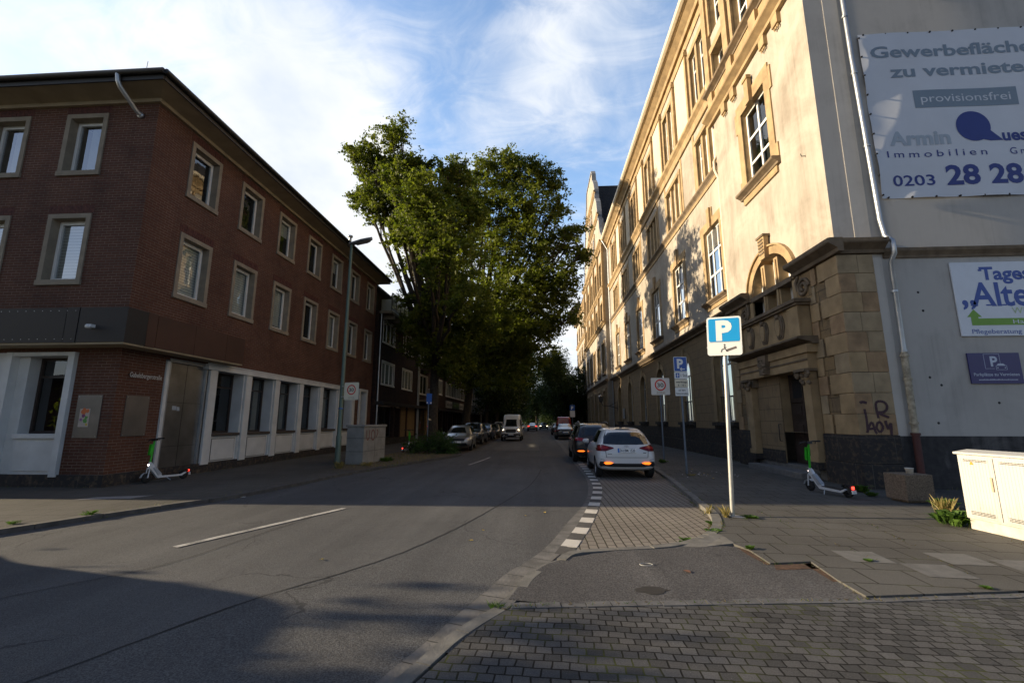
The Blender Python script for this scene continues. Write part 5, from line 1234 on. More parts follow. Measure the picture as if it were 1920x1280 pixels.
for u0, u1 in ((11.20, 11.38), (11.58, 11.78), (11.88, 12.08)): s.box(SF, u0, u1, .0545, .0552, 4.595, 4.63, BLUEP)
serif('Wir', 12.18, 4.38, .17, PGRN, .0, .42)
s.prism([SF(11.06, .0545, 4.30), SF(11.24, .0545, 4.50), SF(11.42, .0545, 4.30)], (0, -.001, 0), GRN); s.box(SF, 11.15, 11.33, .0543, .0555, 4.08, 4.31, GRN); s.box(SF, 11.331, 13.9, .0543, .0555, 4.08, 4.26, GRN)
lt(sgn, 'Haupteingang', SF, 12.15, 4.115, .11, SW, d=.0575, width=1.3); lt(sgn, 'Pflegeberatung · Alltags', SF, 11.12, 3.86, .12, BLUEP, d=.054, bold=.0, width=1.9)
s.build('arrow_print', sgn)
s = MB(); s.box(SF, 10.90, 12.14, .02, .045, 2.58, 3.36, plain('dark_violet_blue_sign', (.018, .014, .13), .3, var=.04)); pk = s.build('parking_offer_sign'); tag(pk, 'dark blue sign board with a white parking symbol low on the end wall', 'sign')
s = MB(); LB = plain('pale_blue_letters', (.55, .60, .72), .5)
lt(pk, 'P', SF, 11.42, 3.02, .25, LB, d=.049, bold=.03)
for u0, u1, z0, z1 in ((11.28, 11.66, 3.325, 3.332), (11.28, 11.50, 2.955, 2.962), (11.28, 11.287, 2.962, 3.325), (11.653, 11.66, 3.06, 3.325)): s.box(SF, u0, u1, .045, .047, z0, z1, LB)
s.prism([SF(11.56, .045, 3.04), SF(11.60, .045, 3.085), SF(11.72, .045, 3.085), SF(11.77, .045, 3.04)], (0, -.003, 0), LB)
for u0, u1, z0, z1 in ((11.54, 11.80, 3.03, 3.037), (11.54, 11.547, 2.93, 3.03), (11.793, 11.80, 2.93, 3.03), (11.54, 11.80, 2.925, 2.931)): s.box(SF, u0, u1, .045, .047, z0, z1, LB)
for u in (11.58, 11.76): s.box(SF, u - .015, u + .015, .045, .047, 2.97, 2.99, LB)
lt(pk, 'Parkplätze zu Vermieten', SF, 10.98, 2.775, .075, LB, d=.048, bold=.01, width=1.08)
u = 11.08
while u < 11.98: s.box(SF, u, u + .022, .045, .047, 2.665, 2.665 + rnd.choice((.018, .018, .026)), LB); u += .03
s.build('symbol_print', pk)
# graffiti tag on the quoins
gm = plain('purple_brown_spray', (.055, .022, .03), .7, var=.05); s = MB()
def spray(pts, w=.03):
    pts = smooth_line(pts, 4)
    for i in range(len(pts) - 1):
        a, b_ = Vector(pts[i]), Vector(pts[i + 1]); t = (b_ - a); n = Vector((-t.y, t.x)).normalized() * w
        s.quad([SF(a.x - n.x, .0785 + i * .00005, a.y - n.y), SF(b_.x - n.x, .0785 + i * .00005, b_.y - n.y), SF(b_.x + n.x, .0785 + i * .00005, b_.y + n.y), SF(a.x + n.x, .0785 + i * .00005, a.y + n.y)], gm)
spray([(8.20, 1.38), (8.21, 1.7), (8.19, 1.95)]); spray([(8.10, 2.1), (8.16, 2.13), (8.27, 2.1)], .035)
spray([(8.50, 1.72), (8.49, 2.1), (8.68, 2.13), (8.75, 2.0), (8.66, 1.88), (8.5, 1.86), (8.76, 1.74)])
spray([(8.18, 1.36), (8.24, 1.5), (8.33, 1.62), (8.38, 1.4), (8.42, 1.34)]); spray([(8.24, 1.45), (8.37, 1.47)]); spray([(8.47, 1.62), (8.42, 1.48), (8.50, 1.38), (8.58, 1.5), (8.52, 1.63), (8.47, 1.6)]); spray([(8.66, 1.66), (8.70, 1.45), (8.78, 1.6), (8.76, 1.3)])
tag(s.build('graffiti'), 'purple sprayed graffiti letters low on the corner stones', 'graffiti')
# dark dowel holes in the render
s = MB()
for x, z in ((10.0, 5.0), (10.05, 4.5), (10.2, 2.55), (9.95, 2.75), (11.5, 2.1), (9.98, 1.6)): s.lathe((x, 12.1, z), [(0, -.006), (.03, -.005), (.035, .002)], DARKM, 8, 'y')
s.build('dowel_hole', SB)

# ------------------------------------------------------------------ vehicles
CGLASS = mat('car_glass', lambda t, bs, out: (bs.inputs['Base Color'].__setattr__('default_value', (.012, .015, .018, 1)), bs.inputs['Roughness'].__setattr__('default_value', .03), bs.inputs['Specular IOR Level'].__setattr__('default_value', .9), bs.inputs['Coat Weight'].__setattr__('default_value', .6)))
REDL = mat('red_lamp_glass', lambda t, bs, out: (bs.inputs['Base Color'].__setattr__('default_value', (.14, .006, .01, 1)), bs.inputs['Roughness'].__setattr__('default_value', .08), bs.inputs['Coat Weight'].__setattr__('default_value', .5)))
GLOWR = lampmat('glowing_orange_reflector', (1.0, .17, .012), 1.2)  # bumper reflectors; their glow of reflected light is put in as emission
GLOWRED = lampmat('lit_red_lamp', (1.0, .05, .03), 1.6)
GLOWW = lampmat('lit_headlight', (1.0, .80, .48), 3.2)
HEADL = plain('headlight_glass', (.45, .47, .5), .1, .3)
PLATEW = plain('white_plate', (.85, .85, .82), .4, var=.02); PLATEB = plain('plate_blue', (.02, .16, .55), .4)
RIM = plain('silver_rim', (.45, .46, .48), .3, .8)
def paint(name, c, metal=0.0, rough=.35):
    def f(t, bs, out):
        v = objco(t); n = t.noise(v, 2.5, 5); s = t.node('ShaderNodeSeparateXYZ', i={0: v})
        dirt = t.math('MULTIPLY', t.ramp(s.outputs[2], .55, .15), t.math('ADD', t.math('MULTIPLY', n, .6), .1))
        t.l.new(t.mix(t.math('MULTIPLY', dirt, .6), c, (.13, .115, .095)), bs.inputs['Base Color'])
        bs.inputs['Metallic'].default_value = metal; bs.inputs['Roughness'].default_value = rough
        bs.inputs['Coat Weight'].default_value = .8; bs.inputs['Coat Roughness'].default_value = .06
    return mat(name, f)

def bm_obj(name, bm, parent, m, smooth=True, xf=None):
    me = bpy.data.meshes.new(name); bm.to_mesh(me); bm.free(); me.materials.append(m)
    if smooth: me.polygons.foreach_set('use_smooth', [True] * len(me.polygons))
    o = bpy.data.objects.new(name, me); COL.objects.link(o)
    if parent is not None: o.parent = parent; o.matrix_parent_inverse = world_of(parent).inverted()
    return o

def car_body(st, wheels, wr, pm, cuts=True):
    """lofted body; st rows: y zb wb zm wm zbelt wbelt ztop wtop"""
    bm = bmesh.new(); rings = []
    for (y, zb, wb, zm, wm, zk, wk, zt, wt) in st:
        half = [(wb * .55, zb), (wb, zb + .015), (wm * .985, zb + (zm - zb) * .35), (wm, zm), (wm * .992, zm + (zk - zm) * .55), (wk, zk), (wk + (wt - wk) * .52, zk + (zt - zk) * .55), (wt, zt - min(.05, (zt - zk) * .22)), (wt * .8, zt - .006), (wt * .35, zt)]
        ring = [bm.verts.new((x, y, z)) for x, z in half] + [bm.verts.new((-x, y, z)) for x, z in reversed(half)]
        rings.append(ring)
    n = len(rings[0])
    for a, b in zip(rings, rings[1:]):
        for i in range(n): bm.faces.new((a[i], a[(i + 1) % n], b[(i + 1) % n], b[i]))
    for r in (rings[0], rings[-1]):
        h = n // 2
        for i in range(h - 1): bm.faces.new((r[i], r[i + 1], r[n - 2 - i], r[n - 1 - i]))
    bmesh.ops.recalc_face_normals(bm, faces=bm.faces)
    me = bpy.data.meshes.new('body'); bm.to_mesh(me); bm.free(); me.materials.append(pm); me.materials.append(BLACK)
    o = bpy.data.objects.new('body', me); COL.objects.link(o)
    md = o.modifiers.new('s', 'SUBSURF'); md.levels = 2; md.render_levels = 2
    cutters = []
    if cuts:
        for (wy, wz) in wheels:
            for sx in (-1, 1):
                c = MB(); w = max(s[4] for s in st)
                c.lathe((sx * (w - .14) - (.30 if sx > 0 else -.30) * 0, wy, wz), [(0, -.19), (wr * 1.13, -.19), (wr * 1.13, .25), (0, .25)] if sx > 0 else [(0, -.25), (wr * 1.13, -.25), (wr * 1.13, .19), (0, .19)], BLACK, 28, 'x', smooth=False)
                co = c.build('cutter'); cutters.append(co)
                b = o.modifiers.new('b', 'BOOLEAN'); b.object = co; b.operation = 'DIFFERENCE'; b.solver = 'EXACT'
                try: b.material_mode = 'TRANSFER'
                except Exception: pass
    dg = bpy.context.evaluated_depsgraph_get()
    ev = bpy.data.meshes.new_from_object(o.evaluated_get(dg), depsgraph=dg)
    o.modifiers.clear(); old = o.data; o.data = ev; bpy.data.meshes.remove(old)
    for c in cutters: bpy.data.objects.remove(c)
    ev.polygons.foreach_set('use_smooth', [True] * len(ev.polygons))
    try: ev.set_sharp_from_angle(angle=R(38))
    except Exception: pass
    return o
def bvh_of(o):
    me = o.data; return BVHTree.FromPolygons([tuple(v.co) for v in me.vertices], [tuple(p.vertices) for p in me.polygons])
def decal(name, bvh, poly, axis, off, m, parent, cuts=4):
    """outline drawn on a side, front or back view, laid on to the body surface (axis: '+y' seen from the back, '-y' from the front, '+x' '-x' from the sides, '-z' from above)"""
    bm = bmesh.new(); sgn = 1 if axis[0] == '+' else -1; ax = axis[1]
    vs = [bm.verts.new((p[0], p[1], 0)) for p in poly]; f = bm.faces.new(vs)
    bmesh.ops.triangulate(bm, faces=[f]); bmesh.ops.subdivide_edges(bm, edges=bm.edges[:], cuts=cuts, use_grid_fill=True)
    dead = []
    for v in bm.verts:
        a, b = v.co.x, v.co.y
        if ax == 'y': o_, d = Vector((a, -4 if sgn > 0 else 9, b)), Vector((0, sgn, 0))
        elif ax == 'x': o_, d = Vector((-3 if sgn > 0 else 3, a, b)), Vector((sgn, 0, 0))
        else: o_, d = Vector((a, b, 4)), Vector((0, 0, -1))
        hit, nrm, _, _ = bvh.ray_cast(o_, d)
        if hit is None: dead.append(v)
        else:
            if nrm.dot(d) > 0: nrm = -nrm
            v.co = hit + nrm * off * .6 - d * off * .6
    bmesh.ops.delete(bm, geom=dead, context='VERTS')
    if not bm.faces: bm.free(); return None
    bmesh.ops.recalc_face_normals(bm, faces=bm.faces)
    return bm_obj(name, bm, parent, m)
def wheel(parent, x, y, z, r, sx, w=.2, rimm=None):
    t = MB(); k = w / 2
    t.lathe((x, y, z), [(r * .62, -k), (r * .9, -k), (r * .985, -k * .75), (r, -k * .3), (r, k * .3), (r * .985, k * .75), (r * .9, k), (r * .62, k)], RUBBER, 28, 'x')
    o = t.build('wheel', parent)
    q = MB(); e = sx * k * .82; mm = rimm or RIM
    q.lathe((x, y, z), [(r * .67, sx * k * .95), (r * .60, e), (r * .57, e - sx * .03)], mm, 24, 'x'); q.lathe((x, y, z), [(0, e - sx * .07), (r * .6, e - sx * .07)], BLACK, 18, 'x'); q.lathe((x, y, z), [(0, e + sx * .01), (r * .15, e), (r * .16, e - sx * .05)], mm, 12, 'x')
    for i in range(5):
        a = i * 2 * math.pi / 5 + .3
        for da in (-.11, .11):
            c, s = math.cos(a + da), math.sin(a + da); n = Vector((0, -s, c)) * r * .045
            P = [Vector((x + e, y + c * r * .12, z + s * r * .12)) + n, Vector((x + e - sx * .01, y + c * r * .6, z + s * r * .6)) + n, Vector((x + e - sx * .01, y + c * r * .6, z + s * r * .6)) - n, Vector((x + e, y + c * r * .12, z + s * r * .12)) - n]
            q.prism(P, (-sx * .03, 0, 0), mm)
    q.build('rim', o); return o
def hit_y(bvh, x, z, front=False):
    h = bvh.ray_cast(Vector((x, 9 if front else -4, z)), Vector((0, -1 if front else 1, 0)))[0]
    return h.y if h is not None else 0.0
def plate(parent, bvh, z, s='', front=False, w=.52):
    """number plate resting on the body"""
    p = MB(); sg = 1 if front else -1
    ya, yb = hit_y(bvh, 0, z - .05, front), hit_y(bvh, 0, z + .05, front); ys = [hit_y(bvh, x, z, front) for x in (-w / 2, w / 2)]
    y0 = max(ya, yb, *ys) if front else min((ya + yb) / 2, *ys); tilt = 0 if front else (yb - ya) / .1
    y0 += sg * (.008 + abs(tilt) * .0)
    fr = lambda u, d, zz: ((-u if front else u), y0 + sg * d + tilt * zz, z + zz)
    p.box(fr, -w / 2, w / 2, .0, .012, -.055, .055, PLATEW); p.box(fr, -w / 2, -w / 2 + .045, .0121, .0135, -.054, .054, PLATEB)
    if s: text(p, s, fr, -w / 2 + .06, -.036, .072, BLACK, d=.0145, bold=.02, width=w - .08)
    for u0, u1, z0, z1 in ((-w / 2, w / 2, .0551, .06), (-w / 2, w / 2, -.06, -.0551)): p.box(fr, u0, u1, 0, .013, z0, z1, BLACK)
    return p.build('number_plate', parent)
def mirror(parent, bvhless, x, y, z, sx, pm):
    m = MB(); m.lathe((x, y, z), [(0, -.11), (.05, -.10), (.075, -.03), (.08, .05), (.07, .10), (0, .115)], pm, 12, 'x'); m.tube([(x - sx * .12, y - .02, z - .05), (x, y, z - .02)], .025, BLACK, 6)
    return m.build('mirror', parent)

HATCH = [(0.00, .42, .50, .58, .62, .70, .58, .74, .46), (0.04, .30, .66, .58, .77, .80, .70, .86, .58), (0.16, .25, .72, .60, .835, .93, .75, .99, .62), (0.34, .23, .75, .62, .862, .975, .785, 1.22, .60), (0.52, .22, .77, .62, .868, .98, .80, 1.405, .57), (0.80, .21, .79, .62, .87, .975, .815, 1.462, .57),
         (1.4, .20, .80, .60, .87, .96, .82, 1.485, .58), (2.05, .20, .80, .60, .87, .945, .82, 1.47, .58), (2.55, .20, .80, .60, .87, .935, .81, 1.36, .57), (2.98, .20, .80, .60, .865, .93, .78, 1.06, .64), (3.1, .20, .80, .60, .862, .92, .77, .99, .62), (3.5, .22, .78, .58, .845, .86, .74, .92, .58), (3.88, .26, .70, .55, .785, .74, .66, .79, .50), (4.02, .40, .5, .52, .62, .64, .52, .68, .40)]
SUV = [(0.00, .46, .52, .66, .66, .82, .62, .88, .50), (0.05, .34, .70, .68, .83, .92, .76, 1.0, .62), (0.18, .29, .77, .70, .90, 1.05, .80, 1.12, .66), (0.38, .26, .80, .72, .925, 1.10, .83, 1.36, .64), (0.56, .25, .82, .72, .93, 1.10, .845, 1.55, .62), (0.9, .24, .84, .72, .93, 1.09, .855, 1.62, .62),
       (1.6, .23, .85, .70, .93, 1.07, .86, 1.645, .63), (2.35, .23, .85, .70, .93, 1.055, .86, 1.63, .63), (2.9, .23, .85, .70, .93, 1.045, .85, 1.50, .61), (3.4, .23, .85, .70, .925, 1.04, .82, 1.18, .68), (3.55, .23, .85, .70, .92, 1.03, .81, 1.11, .66), (4.0, .25, .83, .68, .90, .98, .78, 1.04, .62), (4.35, .29, .75, .63, .84, .86, .70, .91, .54), (4.48, .44, .54, .6, .66, .74, .56, .79, .44)]
SEDAN = [(0.0, .44, .5, .60, .62, .74, .58, .80, .46), (.05, .32, .66, .60, .78, .84, .70, .92, .58), (.25, .26, .74, .60, .85, .93, .76, 1.0, .64), (.75, .23, .78, .60, .88, .95, .79, 1.05, .64), (1.05, .22, .79, .60, .885, .95, .80, 1.2, .58), (1.5, .21, .80, .60, .89, .945, .81, 1.40, .56), (2.1, .20, .80, .60, .89, .93, .82, 1.43, .57), (2.6, .20, .80, .60, .89, .92, .82, 1.41, .56), (3.1, .20, .80, .60, .885, .91, .81, 1.2, .58), (3.45, .20, .80, .60, .88, .90, .78, .98, .63), (4.0, .22, .78, .58, .86, .84, .74, .90, .58), (4.4, .27, .70, .55, .79, .73, .66, .78, .5), (4.55, .40, .5, .52, .62, .64, .52, .68, .40)]
VAN = [(0.0, .42, .80, .9, .92, 1.4, .90, 2.30, .74), (.04, .34, .88, .9, .975, 1.4, .95, 2.46, .80), (.4, .30, .92, .9, 1.0, 1.4, .98, 2.54, .84), (2.0, .30, .93, .9, 1.01, 1.4, .985, 2.56, .84), (3.4, .30, .93, .9, 1.01, 1.38, .98, 2.54, .82), (3.75, .30, .93, .9, 1.0, 1.36, .96, 2.42, .78), (4.2, .30, .92, .86, .99, 1.32, .92, 1.96, .74), (4.6, .31, .91, .84, .98, 1.28, .88, 1.47, .74), (4.72, .32, .90, .82, .97, 1.2, .86, 1.34, .72), (5.05, .33, .86, .78, .94, 1.08, .82, 1.2, .66), (5.3, .38, .74, .72, .84, .94, .70, 1.0, .56), (5.38, .46, .56, .68, .66, .86, .56, .90, .44)]
ROUTE = {}
def car(name, label, kind, pm, loc, rz, group, view='rear', plate_s='', rails=False, sc=1.0, lit=False, rimm=None, glow=False):
    st, L, wh, r, = {'hatch': (HATCH, 4.02, ((.72, .30), (3.24, .30)), .305), 'suv': (SUV, 4.48, ((.82, .35), (3.52, .35)), .352), 'sedan': (SEDAN, 4.55, ((.95, .31), (3.68, .31)), .318), 'van': (VAN, 5.38, ((1.1, .34), (4.45, .34)), .345)}[kind]
    t = thing(name, label, 'van' if kind == 'van' else 'car', group=group)
    body = car_body(st, wh, r, pm); bv = bvh_of(body)
    body.parent = t
    W = max(s[4] for s in st)
    for wy, wz in wh:
        for sx in (-1, 1): wheel(t, sx * (W - .115), wy, wz, r, sx, rimm=rimm)
    D = lambda nm, poly, ax, m, off=.006, cuts=4: decal(nm, bv, poly, ax, off, m, t, cuts)
    if kind == 'van':
        D('windscreen', [(-.80, 1.36), (.80, 1.36), (.74, 2.02), (-.74, 2.02)], '-y', CGLASS, .012)
        D('grille', [(-.44, .80), (.44, .80), (.52, .98), (.40, 1.10), (-.40, 1.10), (-.52, .98)], '-y', BLACK, .02)
        D('bumper_trim', [(-.93, .36), (.93, .36), (.93, .64), (.60, .70), (-.60, .70), (-.93, .64)], '-y', BLACK, .012)
        for sx in (-1, 1):
            D('headlight', [(sx * .56, .86), (sx * .86, .92), (sx * .84, 1.2), (sx * .62, 1.06)], '-y', HEADL, .014)
            h = MB(); h.lathe((sx * .70, 5.20, 1.0), [(0, .0), (.09, .0), (.1, -.06)], GLOWW, 14, 'y'); h.build('lit_headlamp', t)
            D('side_window', [(3.5, 1.45), (4.35, 1.42), (4.0, 1.95), (3.6, 2.05)], '-x' if sx > 0 else '+x', CGLASS, .01)
            mirror(t, None, sx * 1.14, 4.25, 1.55, sx, BLACK)
        plate(t, bv, .62, plate_s, True)
    else:
        hz = {'hatch': 0, 'suv': .12, 'sedan': -.03}[kind]
        # glazing
        roof_y = {'hatch': 1.4, 'suv': 1.6, 'sedan': 2.1}[kind]
        if kind == 'hatch': rw, ws = [(-.66, 1.0), (-.3, .985), (.3, .985), (.66, 1.0), (.62, 1.2), (.52, 1.385), (.0, 1.41), (-.52, 1.385), (-.62, 1.2)], [(-.70, 1.04), (.70, 1.04), (.55, 1.42), (-.55, 1.42)]
        elif kind == 'suv': rw, ws = [(-.68, 1.13), (.68, 1.13), (.66, 1.3), (.56, 1.53), (-.56, 1.53), (-.66, 1.3)], [(-.74, 1.15), (.74, 1.15), (.60, 1.57), (-.60, 1.57)]
        else: rw, ws = [(-.62, 1.06), (.62, 1.06), (.54, 1.37), (-.54, 1.37)], [(-.68, .99), (.68, .99), (.54, 1.38), (-.54, 1.38)]
        D('rear_window', rw, '+y', CGLASS); D('windscreen', ws, '-y', CGLASS)
        if kind == 'hatch': sw = [[(.72, 1.03), (1.55, 1.0), (1.55, 1.38), (.98, 1.37)], [(1.62, 1.0), (2.75, .985), (2.2, 1.36), (1.62, 1.385)]]
        elif kind == 'suv': sw = [[(.70, 1.16), (1.25, 1.15), (1.25, 1.5), (.9, 1.49)], [(1.32, 1.15), (2.2, 1.12), (2.2, 1.53), (1.32, 1.525)], [(2.28, 1.12), (3.2, 1.1), (2.65, 1.47), (2.28, 1.53)]]
        else: sw = [[(1.2, .99), (2.05, .98), (2.05, 1.34), (1.5, 1.32)], [(2.12, .98), (3.2, .95), (2.7, 1.28), (2.12, 1.34)]]
        for ax in ('+x', '-x'):
            for q in sw: D('side_window', q, ax, CGLASS)
            for q in sw[-2:]: hx = q[0][0]; D('door_handle', [(hx + .03, .86 + hz), (hx + .22, .86 + hz), (hx + .22, .895 + hz), (hx + .03, .895 + hz)], ax, CHROME if kind == 'suv' else pm, .025, 1)
            D('sill_trim', [(1.05, .27 + hz * .3), (L - 1.15, .27 + hz * .3), (L - 1.15, .33 + hz * .4), (1.05, .33 + hz * .4)], ax, BLACK, .008)
            for yy in ((1.585, 2.72) if kind == 'hatch' else (1.28, 2.24, 3.2) if kind == 'suv' else (2.085, 3.2)): D('door_gap', [(yy, .36 + hz * .4), (yy + .012, .36 + hz * .4), (yy + .012, .97 + hz), (yy, .97 + hz)], ax, BLACK, .004, 3)
        my = {'hatch': 2.72, 'suv': 3.12, 'sedan': 3.1}[kind]
        for sx in (-1, 1): mirror(t, None, sx * (W + .08), my, .99 + hz, sx, pm)
        # back
        if kind == 'hatch':
            for sx in (-1, 1):
                D('tail_light', [(sx * .84, .80), (sx * .845, .96), (sx * .70, .985), (sx * .38, .905), (sx * .37, .875), (sx * .62, .80)], '+y', REDL, .012)
                D('tail_lamp_band', [(sx * .78, .86), (sx * .80, .92), (sx * .66, .945), (sx * .5, .90), (sx * .62, .86)], '+y', plain('bright_red_lamp_band', (.32, .02, .02), .15), .018, 3)
                D('bumper_reflector', [(sx * .68, .475), (sx * .62, .505), (sx * .5, .50), (sx * .40, .47), (sx * .5, .435), (sx * .62, .43)], '+y', GLOWR, .022, 3)
            D('bumper_trim', [(-.76, .36), (.76, .36), (.80, .42), (.77, .51), (.68, .515), (.36, .46), (-.36, .46), (-.68, .515), (-.77, .51), (-.80, .42)], '+y', BLACK, .010)
            D('tailgate_gap', [(-.58, .62), (.58, .62), (.58, .63), (-.58, .63)], '+y', DARKM, .004, 3)
            for sx in (-1, 1): D('panel_gap', [(sx * .585, .62), (sx * .60, .62), (sx * .62, .80), (sx * .605, .80)], '+y', DARKM, .004, 3); D('panel_gap', [(sx * .86, .60), (sx * .64, .545), (sx * .64, .553), (sx * .86, .608)], '+y', DARKM, .004, 3)
            D('high_brake_spoiler', [(-.22, 1.415), (.22, 1.415), (.2, 1.44), (-.2, 1.44)], '+y', BLACK, .012, 2)
            plate(t, bv, .825, plate_s); ye = hit_y(bv, 0, .93) - .008; yb_ = min(hit_y(bv, .5, .73), hit_y(bv, .5, .76)) - .006
            e = MB(); e.tube([(.065 * math.cos(a), ye, .925 + .035 * math.sin(a)) for a in np.linspace(0, 2 * math.pi, 18)], .006, CHROME, 5); e.tube([(-.025, ye, .90), (-.012, ye, .95)], .005, CHROME, 4); e.tube([(.012, ye, .90), (.025, ye, .95)], .005, CHROME, 4); e.tube([(-.018, ye, .921), (.018, ye, .929)], .005, CHROME, 4); e.build('emblem', t)
            e = MB(); [e.box(FI, -.56 + k * .022, -.546 + k * .022, yb_, yb_ + .012, .715, .735, DARKM) for k in range(6)]; [e.box(FI, .47 + k * .03, .488 + k * .03, yb_, yb_ + .012, .745, .770, DARKM) for k in range(3)]; e.build('badge', t)
            a = MB(); a.tube([(0, 1.0, 1.46), (0, .78, 1.66)], [.006, .003], BLACK, 5); a.lathe((0, 1.0, 1.465), [(.05, 0), (.035, .025), (0, .035)], BLACK, 10); a.build('antenna', t)
            wp = MB(); wp.tube([(.02, .22, 1.02), (.30, .20, 1.06)], .008, BLACK, 5); wp.build('wiper', t)
        elif kind == 'suv':
            for sx in (-1, 1):
                D('tail_light', [(sx * .91, .94), (sx * .89, 1.06), (sx * .6, 1.03), (sx * .40, .99), (sx * .42, .93), (sx * .62, .90)], '+y', plain('red_tail_lamp', (.30, .012, .02), .12, coat=.4), .012)
                D('bumper_reflector', [(sx * .78, .50), (sx * .72, .53), (sx * .52, .53), (sx * .46, .50), (sx * .52, .475), (sx * .72, .475)], '+y', GLOWR, .02, 3)
            D('bumper_trim', [(-.8, .36), (.8, .36), (.85, .56), (-.85, .56)], '+y', BLACK, .008)
            D('tailgate_recess', [(-.42, .68), (.42, .68), (.46, .80), (-.46, .80)], '+y', plain('dark_blue_black_gloss', (.01, .014, .03), .15, coat=.6), .008)
            plate(t, bv, .745, plate_s)
        else:
            for sx in (-1, 1): D('tail_light', [(sx * .84, .74), (sx * .83, .92), (sx * .5, .9), (sx * .5, .78)], '+y', GLOWRED if lit else REDL, .012)
            plate(t, bv, .66, plate_s); D('bumper_trim', [(-.7, .32), (.7, .32), (.74, .42), (-.74, .42)], '+y', BLACK, .008)
        # front
        fz = {'hatch': 0, 'suv': .1, 'sedan': 0}[kind]
        for sx in (-1, 1): D('headlight', [(sx * .50, .66 + fz), (sx * .80, .70 + fz), (sx * .80, .80 + fz), (sx * .54, .75 + fz)], '-y', GLOWW if (lit and view == 'front') else HEADL, .012, 3)
        D('grille', [(-.42, .58 + fz), (.42, .58 + fz), (.48, .72 + fz), (-.48, .72 + fz)], '-y', BLACK, .012); D('air_intake', [(-.6, .34 + fz), (.6, .34 + fz), (.54, .48 + fz), (-.54, .48 + fz)], '-y', BLACK, .010)
        if view == 'front': plate(t, bv, .53 + fz, plate_s, True)
        if rails:
            for sx in (-1, 1):
                q = MB(); q.tube([(sx * .60, .75, 1.60), (sx * .60, .9, 1.67), (sx * .61, 1.7, 1.69), (sx * .60, 2.55, 1.65), (sx * .60, 2.7, 1.58)], .018, CHROME, 7); q.build('roof_rail', t)
    return place(t, loc, rz, sc)
WHITEP = paint('white_car_paint', (.70, .70, .69)); BLACKP = paint('black_car_paint', (.008, .009, .012)); SILVP = paint('silver_car_paint', (.36, .35, .33), .6); NIGHTB = paint('dark_blue_car_paint', (.010, .014, .026)); GREYC = paint('dark_grey_car_paint', (.03, .034, .04), .3); REDP2 = paint('red_car_paint', (.30, .012, .014)); TEALG = paint('grey_green_car_paint', (.07, .085, .085), .4)
CZ = ROADZ + .006
car('parked_car', 'white hatchback parked in the paved bay with glowing orange reflectors and a lettered number plate', 'hatch', WHITEP, (2.58, 14.05, CZ), R(-.5), 'cars parked along the right kerb', plate_s='DU:BM 1520', sc=1.03)
car('parked_car', 'black estate car with roof rails parked right ahead of the white hatchback', 'suv', BLACKP, (2.28, 19.2, CZ), R(0), 'cars parked along the right kerb', rails=True)
car('parked_car', 'dark grey car parked on the right in front of the red van', 'sedan', GREYC, (2.3, 43.0, CZ), 0, 'cars parked along the right kerb', plate_s='', sc=1.05)
car('parked_van', 'red van parked on the right beyond the dark grey car', 'van', REDP2, (2.5, 49.5, CZ), 0, 'cars parked along the right kerb', sc=.86)
car('parked_car', 'dark car parked on the right beyond the red van', 'sedan', BLACKP, (2.2, 57, CZ), 0, 'cars parked along the right kerb')
PI = math.pi
car('parked_car', 'silver car parked on the left behind the green bush', 'hatch', SILVP, (-5.15, 30.3, CZ), PI + R(4), 'cars parked along the left kerb', view='front')
car('parked_car', 'dark blue off road car parked on the left right behind the silver car', 'suv', NIGHTB, (-5.35, 38.4, CZ), PI, 'cars parked along the left kerb', view='front', plate_s='')
car('parked_car', 'dark grey estate car third in the left row', 'suv', GREYC, (-5.3, 45.3, CZ), PI, 'cars parked along the left kerb', view='front', sc=.94)
car('parked_car', 'grey green hatchback fourth in the left row', 'hatch', TEALG, (-5.2, 52.0, CZ), PI, 'cars parked along the left kerb', view='front')
car('parked_car', 'white off road car fifth in the left row beside the van', 'suv', WHITEP, (-5.2, 59.5, CZ), PI, 'cars parked along the left kerb', view='front')
car('parked_car', 'red brown car sixth in the left row half hidden by the white one', 'sedan', REDP2, (-5.0, 66, CZ), PI, 'cars parked along the left kerb', view='front')
car('parked_van', 'white van parked on the pavement left of the view', 'van', WHITEP, (-12.5, .75, 0), 0, None, sc=1.0)
car('delivery_van', 'white high roof delivery van with lit headlights driving towards the viewer', 'van', WHITEP, (-2.62, 44.6, CZ), PI, None, view='front', sc=.92)
car('driving_car', 'silver car with red tail lights driving away in the right lane', 'sedan', SILVP, (-1.5, 80, CZ), 0, 'cars driving far down the street', lit=True)
car('driving_car', 'pale car far off beside the driving silver car', 'hatch', WHITEP, (-4.6, 104, CZ), PI, 'cars driving far down the street', view='front')
car('driving_car', 'dark car with lit headlights coming from the far end of the street', 'sedan', GREYC, (.6, 98, CZ), PI, 'cars driving far down the street', view='front', lit=True)

